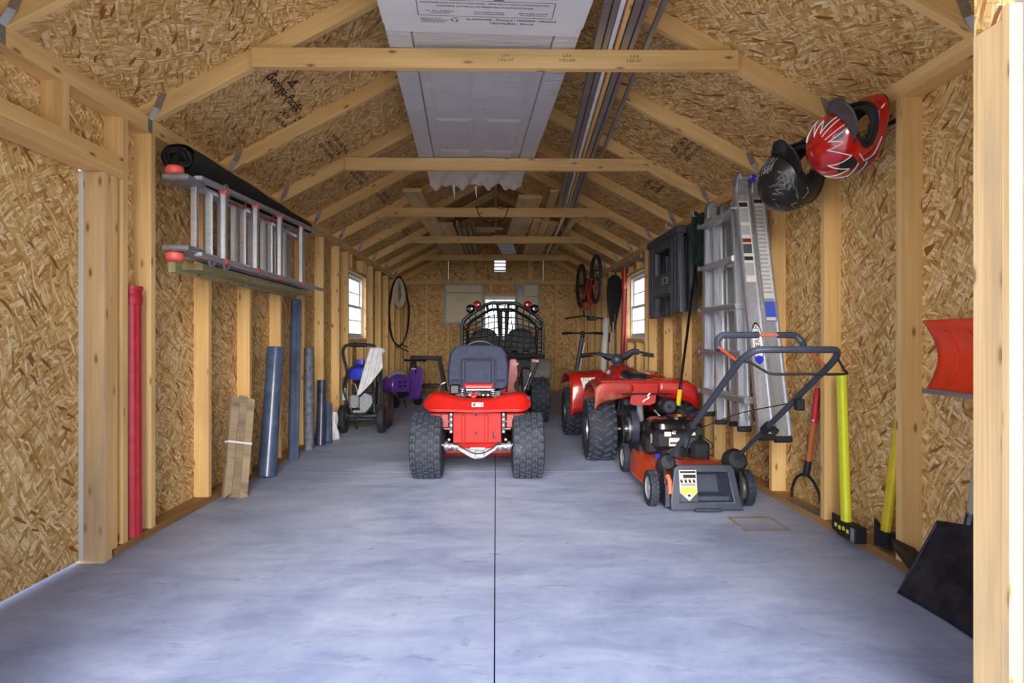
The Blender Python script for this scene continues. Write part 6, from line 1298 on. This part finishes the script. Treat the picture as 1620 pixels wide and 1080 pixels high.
# ------------------------------------------------------------------ helmets
def helmet(name, label, loc, fwd, up, sc, shell_mat, seed, peak_mat=None):
    o = thing(name, label, 'helmet', loc); f = Vector(fwd).normalized(); u = Vector(up); u = (u - f * u.dot(f)).normalized(); r = f.cross(u)
    M = Matrix(((r.x, f.x, u.x, 0), (r.y, f.y, u.y, 0), (r.z, f.z, u.z, 0), (0, 0, 0, 1))) @ Matrix.Scale(sc, 4)
    def pt(az, el, off=0.0):      # az from forward, el up
        d = Vector((math.sin(az) * math.cos(el), math.cos(az) * math.cos(el), math.sin(el)))
        rx, ry_, rz_ = 0.130 + off, 0.150 + off, 0.135 + off
        p = Vector((d.x * rx, d.y * ry_, d.z * rz_))
        k = max(0, math.cos(az)) ** 1.5 * max(0, min(1, (-el - 0.10) / 0.5)); p.y += 0.075 * k; p.x *= 1 - 0.22 * k   # chin bar
        if el < -0.5: p.z = -0.135 * math.sin(0.5) - (-el - 0.5) * 0.10 - off * 0.3; p.x *= 1.10; p.y *= 1.05
        return p
    def shell(off, ka=1.05, ke=0.40):
        q = G(); nu, nv = 60, 34; V = []; 
        for j in range(nv + 1):
            el = -0.95 + (PI / 2 + 0.95) * j / nv
            for i in range(nu): V.append(pt(2 * PI * i / nu, el, off))
        fs = []
        for j in range(nv):
            for i in range(nu):
                az = 2 * PI * (i + .5) / nu; az = az if az < PI else az - 2 * PI; el = -0.95 + (PI / 2 + 0.95) * (j + .5) / nv
                if (az / ka) ** 2 + ((el - 0.10) / ke) ** 2 < 1: continue
                i2 = (i + 1) % nu; fs.append((j * nu + i, j * nu + i2, (j + 1) * nu + i2, (j + 1) * nu + i))
        q.add(V, fs, M); return q
    sh_ = shell(0.0).build('shell', shell_mat, o, sm=60, solid=0.008); shell(-0.020, 0.88, 0.32).build('liner', LINER, o, sm=60, solid=0.018)
    ring = [pt(1.04 * math.cos(t), 0.10 + 0.395 * math.sin(t), 0.001) for t in [2 * PI * k / 40 for k in range(40)]]
    G().tube(ring, 0.0065, 6, closed=True, M=M).build('opening_trim', BLKM, o)
    def peak(u_, v):
        az = (u_ - .5) * 1.7; b = pt(az, 0.62 - 0.10 * abs(az), 0.008); k = math.cos(az * 0.9)
        return b + Vector((0, 0.095, 0.045 - 0.02 * abs(az))) * v * k
    G().grid(peak, 16, 8, M=M).build('visor_peak', peak_mat or shell_mat, o, sm=60, solid=0.006)
    G().tube([pt(0.9, -0.85, -0.02), pt(0.8, -0.9, -0.02) + Vector((0.0, 0, -0.05)), pt(0.7, -0.9, -0.02) + Vector((0, -0.01, -0.11))], [0.006, 0.010, 0.010], 6, M=M).build('chin_strap', BLKM, o)
    G().tube([(0.0, 0.0, 0.12), (0.06, 0.02, 0.17)] and [M @ pt(PI, 0.1, -0.03), Vector((0.14, 0.0, 0.06)), Vector((0.17, 0.0, 0.07))], 0.006, 6).build('wall_hook', GALV, o)
    def line(pts, w_, mat, nm='graphic_line', off=0.0055):
        P = []
        for (a0, e0), (a1, e1) in zip(pts, pts[1:]):
            for k in range(6): P.append(pt(a0 + (a1 - a0) * k / 6, e0 + (e1 - e0) * k / 6, off))
        P.append(pt(pts[-1][0], pts[-1][1], off)); G().tube(P, w_, 4, M=M).build(nm, mat, sh_)
    def patch(pts, mat, off=0.0046):
        c_ = (sum(p[0] for p in pts) / len(pts), sum(p[1] for p in pts) / len(pts)); q = G(); n_ = len(pts); V = [pt(c_[0], c_[1], off)]
        dn = []
        for k in range(n_):
            (a0, e0), (a1, e1) = pts[k], pts[(k + 1) % n_]
            for j in range(5): dn.append((a0 + (a1 - a0) * j / 5, e0 + (e1 - e0) * j / 5))
        K = len(dn); R_ = 4
        for rr in range(1, R_ + 1):
            for a, e in dn: V.append(pt(c_[0] + (a - c_[0]) * rr / R_, c_[1] + (e - c_[1]) * rr / R_, off))
        fs = [(0, 1 + k, 1 + (k + 1) % K) for k in range(K)]
        for rr in range(R_ - 1):
            for k in range(K): fs.append((1 + rr * K + k, 1 + (rr + 1) * K + k, 1 + (rr + 1) * K + (k + 1) % K, 1 + rr * K + (k + 1) % K))
        q.add(V, fs, M).build('graphic_patch', mat, sh_, sm=60)
    return o, M, line, patch, sh_, pt
HRED = plain('helmet red', (176, 20, 18), 0.16, var=0.05, coat=1.0); HGREY = plain('helmet grey', (74, 72, 76), 0.35, var=0.1); HBLK = plain('helmet black', (30, 30, 32), 0.35, var=0.2)
ho, HM, line, patch, hs, hpt = helmet('red_helmet', 'red motocross helmet with white stripes hung by the front stud', (1.575, 2.72, 1.885), (0.03, -0.846, 0.523), (-0.939, -0.205, -0.275), 1.08, HRED, 1, HGREY)
for s in (-1, 1):
    patch([(s * 0.25, 0.62), (s * 0.55, 0.75), (s * 0.62, 1.02), (s * 0.35, 0.95)], HGREY); patch([(s * 1.25, 0.45), (s * 1.6, 0.15), (s * 2.0, 0.55), (s * 1.5, 0.75)], HBLK)
    patch([(s * 1.3, -0.2), (s * 1.7, -0.45), (s * 2.3, -0.1), (s * 1.6, 0.05)], HGREY)
    for L_ in ([(s * 0.3, 0.55), (s * 0.5, 1.15), (s * 0.75, 0.75), (s * 1.05, 1.2), (s * 1.25, 0.5)], [(s * 1.25, 0.5), (s * 1.9, 0.95), (s * 1.7, 0.35), (s * 2.5, 0.6), (s * 2.1, 0.1), (s * 1.5, 0.2)], [(s * 1.2, 0.3), (s * 1.45, 0.05), (s * 1.35, -0.3), (s * 0.9, -0.48), (s * 0.3, -0.5)], [(s * 1.5, -0.1), (s * 2.2, -0.35), (s * 2.9, -0.1)], [(s * 0.15, 0.6), (s * 0.2, 1.2)]): line(L_, 0.0022, WHT)
patch([(-0.45, -0.52), (0.45, -0.52), (0.5, -0.72), (-0.5, -0.72)], HBLK)
hb, _, line, patch, hs, _ = helmet('black_helmet', 'black motocross helmet with pale scratchy web graphics hung beside the ladder', (1.53, 3.12, 1.825), (0.0, -0.78, 0.60), (-0.93, -0.25, -0.33), 1.14, HBLK, 2)
random.seed(21)
WEB = plain('pale grey graphic', (128, 128, 124), 0.6)
for k in range(46):
    s = random.choice((-1, 1)); a = s * random.uniform(0.3, 2.6); e = random.uniform(0.62, 1.3) if abs(a) < 1.2 else random.uniform(-0.1, 1.2)
    line([(a, e), (a + random.uniform(-.25, .25), e + random.uniform(-.15, .15)), (a + random.uniform(-.3, .3), e + random.uniform(-.2, .2))], 0.0015, WEB)
for s in (-1, 1):
    for k in range(4): line([(s * (0.4 + 0.22 * k), 0.66), (s * (0.5 + 0.25 * k), 1.15)], 0.0012, WEB); line([(s * 0.4, 0.7 + 0.12 * k), (s * 1.2, 0.66 + 0.13 * k)], 0.0012, WEB)

# ------------------------------------------------------------------ hand tools between the right studs
o = thing('snow_shovel', 'orange plastic snow shovel with metal edge hung on the right wall', 'snow shovel', (1.64, 2.03, 0.80))
sc_ = lambda v: 0.085 * math.sin(PI * (0.08 + 0.9 * v))
G().grid(lambda u, v: (-0.03 + sc_(v) * (1 - 0.25 * (2 * u - 1) ** 4), -0.23 + 0.46 * u, 0.262 * v), 20, 14).build('scoop', ORGP, o, sm=60, solid=0.005)
for y in (-0.15, -0.05, 0.05, 0.15): G().tube([(-0.036 + sc_(v), y, 0.262 * v) for v in (0.15, 0.3, 0.5, 0.7, 0.85)], 0.006, 6).build('scoop_rib', ORGP, o)
sb('wear_edge', GALV, o, -0.026, -0.02, -0.235, 0.235, -0.012, 0.006, bev=0.001); G().cyl((0.07, 0, 0.16), (0.055, 0, 0.8), 0.014, n=10).build('shaft', BLKM, o); G().tube([(0.055, -0.05, 0.87), (0.055, -0.04, 0.81), (0.055, 0, 0.79), (0.055, 0.04, 0.81), (0.055, 0.05, 0.87)], 0.012, 8, closed=True).build('d_grip', BLKM, o)
for y in (-0.05,): G().tube([(0.098, y, 0.79), (0.03, y, 0.775)], 0.006, 6).build('wall_hook', GALV, o)
o = thing('scoop_shovel', 'dark steel scoop shovel with grey wood handle beside the doorway jamb', 'shovel', (1.64, 2.10, 0))
G().grid(lambda u, v: (-0.055 + 0.135 * v + 0.035 * math.sin(PI * u) * (0.4 + 0.6 * v) - 0.02, -0.23 + 0.46 * u + (0.03 * v * (1 - 2 * u)), 0.004 + 0.29 * v + 0.02 * math.sin(PI * u) * v), 20, 12).build('blade', DKST, o, sm=60, solid=0.006)
for e in (0, 1): G().tube([(-0.075 + 0.135 * v + 0.005, (-0.225 + 0.45 * e) + (0.03 * v * (1 - 2 * e)), 0.004 + 0.29 * v) for v in (0.05, 0.35, 0.65, 0.95)], 0.008, 6).build('blade_rim', DKST, o)
G().cyl((0.085, 0.10, 0.20), (0.118, 0.10, 0.36), 0.02, 0.02, n=10).build('socket', DKST, o); G().cyl((0.115, 0.10, 0.34), (0.15, 0.0, 1.30), 0.019, 0.017, n=12).build('handle', ASH, o)
o = thing('pointed_shovel', 'dark pointed shovel blade lying on the sill behind a stud', 'shovel', (1.70, 2.40, 0))
G().add([(p[0], p[1], p[2]) for p in ((0.02, 0.20, 0.13), (-0.035, 0.10, 0.115), (-0.055, -0.02, 0.08), (-0.05, -0.06, 0.045), (0.03, -0.05, 0.045), (0.06, 0.0, 0.07), (0.065, 0.12, 0.11), (0.01, 0.0, 0.06))], [(0, 1, 7), (1, 2, 7), (2, 3, 7), (3, 4, 7), (4, 5, 7), (5, 6, 7), (6, 0, 7)]).build('blade', DKST, o, sm=60, solid=0.006)
G().cyl((0.03, -0.055, 0.06), (0.085, -0.12, 0.16), 0.018, n=10).build('socket', DKST, o); G().cyl((0.08, -0.115, 0.15), (0.115, -0.72, 0.62), 0.016, n=10).build('handle', ASH, o)
# splitting maul and axe
o = thing('splitting_maul', 'neon yellow handled splitting maul with marked black head on the sill', 'maul', (1.70, 2.905, 0.0385))
G().loft([[(x, y, z) for x, z in ((-0.028 * a, 0.0), (0.028 * a, 0.0), (0.028 * a, 0.075 * b), (-0.028 * a, 0.075 * b))] for y, a, b in ((-0.12, 1.0, 1.0), (-0.06, 1.0, 1.0), (0.02, 1.0, 0.95), (0.12, 0.15, 1.1))]).build('head', BLKM, o, sm=30, bev=0.006)
G().box(-0.0305, -0.0285, -0.115, -0.085, 0.005, 0.07, bev=0.0005).build('bare_steel', CHROME, o); 
for k in range(4): sb('neon_mark', NEON, o, -0.0300, -0.0290, -0.07 + 0.033 * k, -0.05 + 0.033 * k, 0.032 + 0.004 * (k % 2), 0.05 + 0.004 * (k % 2))
hd = G().loft([[(x + dx, y + dy, z) for x, y in rrect(0.017, 0.026, 0.012, 3)] for z, dx, dy in ((0.06, 0, 0.0), (0.4, 0.012, 0.04), (0.79, 0.025, 0.085))]).build('handle', NEON, o, sm=50)
for k in range(6): sb('printed_mark', INKG, hd, -0.0195 + 0.0004 * k, -0.0185 + 0.0006 * k, 0.018 + 0.004 * k, 0.026 + 0.004 * k, 0.14 + 0.035 * k, 0.16 + 0.035 * k) if False else None
o = thing('axe', 'yellow handled axe with broad black blade half behind a stud', 'axe', (1.755, 2.70, 0.0385))
G().loft([[(x * a, y, z) for x, z in ((-0.02, zb), (0.02, zb), (0.02, zt_), (-0.02, zt_))] for y, a, zb, zt_ in ((-0.05, 1.0, 0.02, 0.09), (0.01, 1.0, 0.02, 0.09), (0.04, 0.5, 0.01, 0.105), (0.075, 0.06, 0.0, 0.13))]).build('head', BLKM, o, sm=30)
G().loft([[(x + dx, y + dy, z) for x, y in rrect(0.014, 0.024, 0.010, 3)] for z, dx, dy in ((0.05, 0, 0.0), (0.4, 0.02, -0.035), (0.72, 0.045, -0.065))]).build('handle', YEL, o, sm=50)
# weed cutter
o = thing('weed_cutter', 'wooden handled weed cutter with black forked yoke and flat blade', 'weed cutter', (1.76, 3.40, 0.0385))
Y_ = smooth([(0, 0.165, 0.02), (0, 0.155, 0.08), (0, 0.105, 0.15), (0, 0.01, 0.195)], 6); G().tube(Y_, 0.008, 8).build('yoke_arm', BLKM, o); G().tube([(p.x, -p.y + 0.0, p.z) for p in Y_], 0.008, 8).build('yoke_arm', BLKM, o)
sb('blade', STEEL, o, -0.03, 0.02, -0.185, 0.175, 0.004, 0.009); G().cyl((0, 0.0, 0.18), (0.006, -0.015, 0.27), 0.019, n=12).build('ferrule', BLKM, o)
G().cyl((0.006, -0.015, 0.26), (0.018, -0.05, 0.50), 0.017, n=12).build('handle', ORW, o); gr = G().cyl((0.018, -0.05, 0.49), (0.028, -0.075, 0.68), 0.0185, n=12).build('red_grip', REDT, o); G().cyl((0.0181, -0.0502, 0.50), (0.0185, -0.0514, 0.51), 0.0195, n=12).build('grip_band', CHROME, gr)
sb('printed_mark', INKG, o, -0.008, -0.0075, -0.036, -0.030, 0.33, 0.42)

# ------------------------------------------------------------------ far right: bicycle, kick scooter, paddle, poles
BK = thing('bicycle', 'red bicycle hung upside down from the rafters near the back', 'bicycle', (1.30, 8.5, 1.80), 3)
def bw(y, r=0.305):
    t_ = G().tube([(0, y + r * math.cos(a), r * math.sin(a)) for a in [2 * PI * k / 40 for k in range(40)]], 0.025, 8, closed=True).build('tyre', RUB, BK)
    q = G(); q.tube([(0, y + (r - 0.03) * math.cos(a), (r - 0.03) * math.sin(a)) for a in [2 * PI * k / 36 for k in range(36)]], 0.010, 6, closed=True)
    for k in range(18): a = 2 * PI * k / 18; q.cyl((0.02 * (-1) ** k, y, 0), (0, y + (r - 0.03) * math.cos(a), (r - 0.03) * math.sin(a)), 0.0022, n=4)
    q.cyl((-0.04, y, 0), (0.04, y, 0), 0.02, n=10); q.build('rim_and_spokes', BLKM, t_)
bw(-0.5); bw(0.5)
bb, stop_, hd0, hd1, ra, fa = (0, -0.09, 0.04), (0, -0.17, -0.36), (0, 0.30, -0.36), (0, 0.34, -0.25), (0, -0.5, 0), (0, 0.5, 0)
q = G(); q.cyl(bb, stop_, 0.018, n=8); q.cyl(bb, hd1, 0.022, n=8); q.cyl(stop_, hd0, 0.018, n=8); q.cyl(hd0, hd1, 0.024, n=8)
for s in (-1, 1): q.cyl((s * 0.05, -0.5, 0), (s * 0.02, bb[1], bb[2]), 0.011, n=6); q.cyl((s * 0.05, -0.5, 0), (s * 0.02, stop_[1], stop_[2] + 0.04), 0.010, n=6)
q.build('frame', REDP, BK)
q = G()
for s in (-1, 1): q.cyl((s * 0.055, 0.5, 0), (s * 0.055, 0.36, -0.22), 0.016, n=8)
q.box(-0.07, 0.07, 0.32, 0.38, -0.26, -0.21, bev=0.01); q.build('fork', BLKM, BK)
q = G(); q.cyl(hd0, (0, 0.28, -0.45), 0.016, n=8); q.tube(smooth([(-0.28, 0.24, -0.50), (-0.1, 0.30, -0.47), (0, 0.31, -0.46), (0.1, 0.30, -0.47), (0.28, 0.24, -0.50)], 5), 0.012, 8); q.build('handlebar', BLKM, BK)
G().cyl(stop_, (0, -0.20, -0.50), 0.014, n=8).build('seat_post', CHROME, BK)
G().loft([[(x * a, y, -0.52 + z * 1.0) for x, z in ((-0.07, 0.02), (0.07, 0.02), (0.06, -0.02), (-0.06, -0.02))] for y, a in ((-0.34, 0.8), (-0.30, 1.1), (-0.2, 0.9), (-0.12, 0.4), (-0.06, 0.3))]).build('saddle', BLK, BK, sm=60, bev=0.012)
q = G(); q.cyl((-0.07, -0.09, 0.04), (0.07, -0.09, 0.04), 0.015, n=8); q.cyl((0.05, -0.09, 0.04), (0.056, -0.09, 0.04), 0.08, n=20)
for s in (-1, 1): q.cyl((s * 0.07, -0.09, 0.04), (s * 0.075, -0.09 + s * 0.10, 0.04 + s * 0.13), 0.010, n=6); q.box(s * 0.11 - 0.04, s * 0.11 + 0.04, -0.13 + s * 0.10, -0.05 + s * 0.10, 0.03 + s * 0.13, 0.05 + s * 0.13, bev=0.005)
q.build('crankset', BLKM, BK); q = G()
for y in (-0.5, 0.5): q.tube([(0, y, 0.28), (0.03, y, 0.34), (0.03, y, 0.48)], 0.006, 6)
q = None
for y in (-0.5, 0.5): G().tube([(0.0, y - 0.03, 0.272), (0.02, y - 0.03, 0.30), (0.03, y, 0.42), (0.03, y, 0.50)], 0.006, 6).build('ceiling_hook', GALV, BK)
KS = thing('kick_scooter', 'black stand-up scooter with wide handlebar behind the quad bike', 'kick scooter', (1.10, 8.75, 0), -6)
q = G(); q.cyl((0.0, 0.0, 0.14), (0.155, -0.05, 1.05), 0.032, 0.028, n=10); q.build('stem', SLATE, KS); G().cyl((0.035, -0.01, 0.15), (0.185, -0.055, 0.95), 0.008, n=8).build('stem_strip', WHT, KS)
q = G(); q.tube([(-0.14, -0.09, 1.085), (-0.10, -0.06, 1.092), (0.16, -0.05, 1.09), (0.40, -0.06, 1.092), (0.44, -0.09, 1.085)], 0.013, 8); q.cyl((0.155, -0.05, 1.02), (0.158, -0.05, 1.12), 0.03, n=10); q.build('handlebar', BLKM, KS)
for s in (-1, 1): G().cyl((0.155 + s * 0.17, -0.055, 1.09), (0.155 + s * 0.29, -0.09, 1.085), 0.018, n=8).build('hand_grip', BLK, KS); G().tube([(0.155 + s * 0.13, -0.08, 1.10), (0.155 + s * 0.22, -0.11, 1.105)], 0.006, 5).build('brake_lever', BLKM, KS)
sb('deck', BLK, KS, -0.08, 0.08, 0.02, 0.60, 0.10, 0.14, bev=0.012)
for y in (-0.03, 0.68):
    t_ = G().lathe([(0.05, -0.022), (0.10, -0.022), (0.11, 0), (0.10, 0.022), (0.05, 0.022)], 24, T(-0.02 if y < 0 else 0, y, 0.11) @ RY(90), closed=True).build('tyre', RUB, KS); G().lathe([(0.052, -0.018), (0.01, -0.015), (0.01, 0.015), (0.052, 0.018)], 16, T(-0.02 if y < 0 else 0, y, 0.11) @ RY(90)).build('rim', GREYP, t_)
sb('rear_guard', BLK, KS, -0.03, 0.03, 0.56, 0.76, 0.222, 0.235, bev=0.004); q = G(); q.box(-0.035, -0.027, 0.55, 0.69, 0.10, 0.13); q.box(0.027, 0.035, 0.55, 0.69, 0.10, 0.13); q.build('rear_fork', BLKM, KS)
PD = thing('paddle', 'black paddle standing blade up against the right studs', 'paddle'); L = leaner(PD, (1.69, 8.55, 1.92), (1.62, 8.52, 0.0))
prof = [(0.012, 0), (0.012, 0.9), (0.02, 1.10), (0.06, 1.32), (0.105, 1.55), (0.115, 1.72), (0.10, 1.85), (0.05, 1.91), (0.0, 1.92)]
G().cyl((0, 0, 0), (0, 0, 1.25), 0.014, n=10).build('shaft', GREYP, PD); G().prism([(a, b) for a, b in prof[2:]] + [(-a, b) for a, b in prof[2:][::-1]], -0.006, 0.006, RZ(78) @ XZ).build('blade', BLKM, PD, sm=0, bev=0.004); G().cyl((0, -0.012, 1.1), (0, -0.008, 1.75), 0.012, 0.004, n=8).build('blade_spine', BLK, PD); sb('decal', LBL, PD, -0.016, 0.016, -0.018, -0.0165, 1.26, 1.36)
o = thing('white_pipe', 'white plastic pipe standing between paddle and bicycle', 'pipe'); L = leaner(o, (1.69, 9.2, 1.32), (1.60, 9.15, 0.0)); G().lathe([(0.048, 0), (0.05, 0.01), (0.05, L - 0.01), (0.048, L), (0.04, L), (0.04, L - 0.1), (0, L - 0.1)], 20).build('pipe_wall', WHT, o); sb('pipe_mark', INK, o, -0.052, -0.030, -0.046, -0.03, L - 0.36, L - 0.22)
o = thing('red_pole', 'tall red metal pole standing beside the right window', 'pole'); L = leaner(o, (1.70, 7.93, 1.94), (1.64, 7.90, 0.0))
G().cyl((0, 0, 0), (0, 0, L - 0.28), 0.026, n=14).build('lower_tube', DRED, o); G().cyl((0, 0, L - 0.28), (0, 0, L), 0.038, n=14).build('upper_sleeve', REDP, o); G().cyl((-0.03, -0.03, 0.1), (-0.03, -0.03, L - 0.4), 0.012, n=8).build('side_rod', plain('pale red', (206, 120, 104), 0.4), o)
RA = thing('storage_rail', 'grey metal hanging rail screwed along the right top plate', 'rail', (1.715, 7.85, 1.985)); sb('rail_bar', GALV, RA, -0.012, 0.024, -0.75, 0.75, -0.03, 0.03, bev=0.004)
for y in (-0.55, -0.1, 0.5): G().tube([(0.0, y, -0.02), (-0.06, y, -0.03), (-0.09, y, -0.01), (-0.09, y, 0.02)], 0.007, 6).build('rail_hook', GALV, RA)
G().tube(smooth([(-0.03, -0.22, 0.0), (-0.04, -0.24, -0.12), (-0.04, -0.19, -0.17), (-0.04, -0.13, -0.12), (-0.03, -0.12, 0.0)], 5), 0.006, 6).build('loop_hook', CHROME, RA)
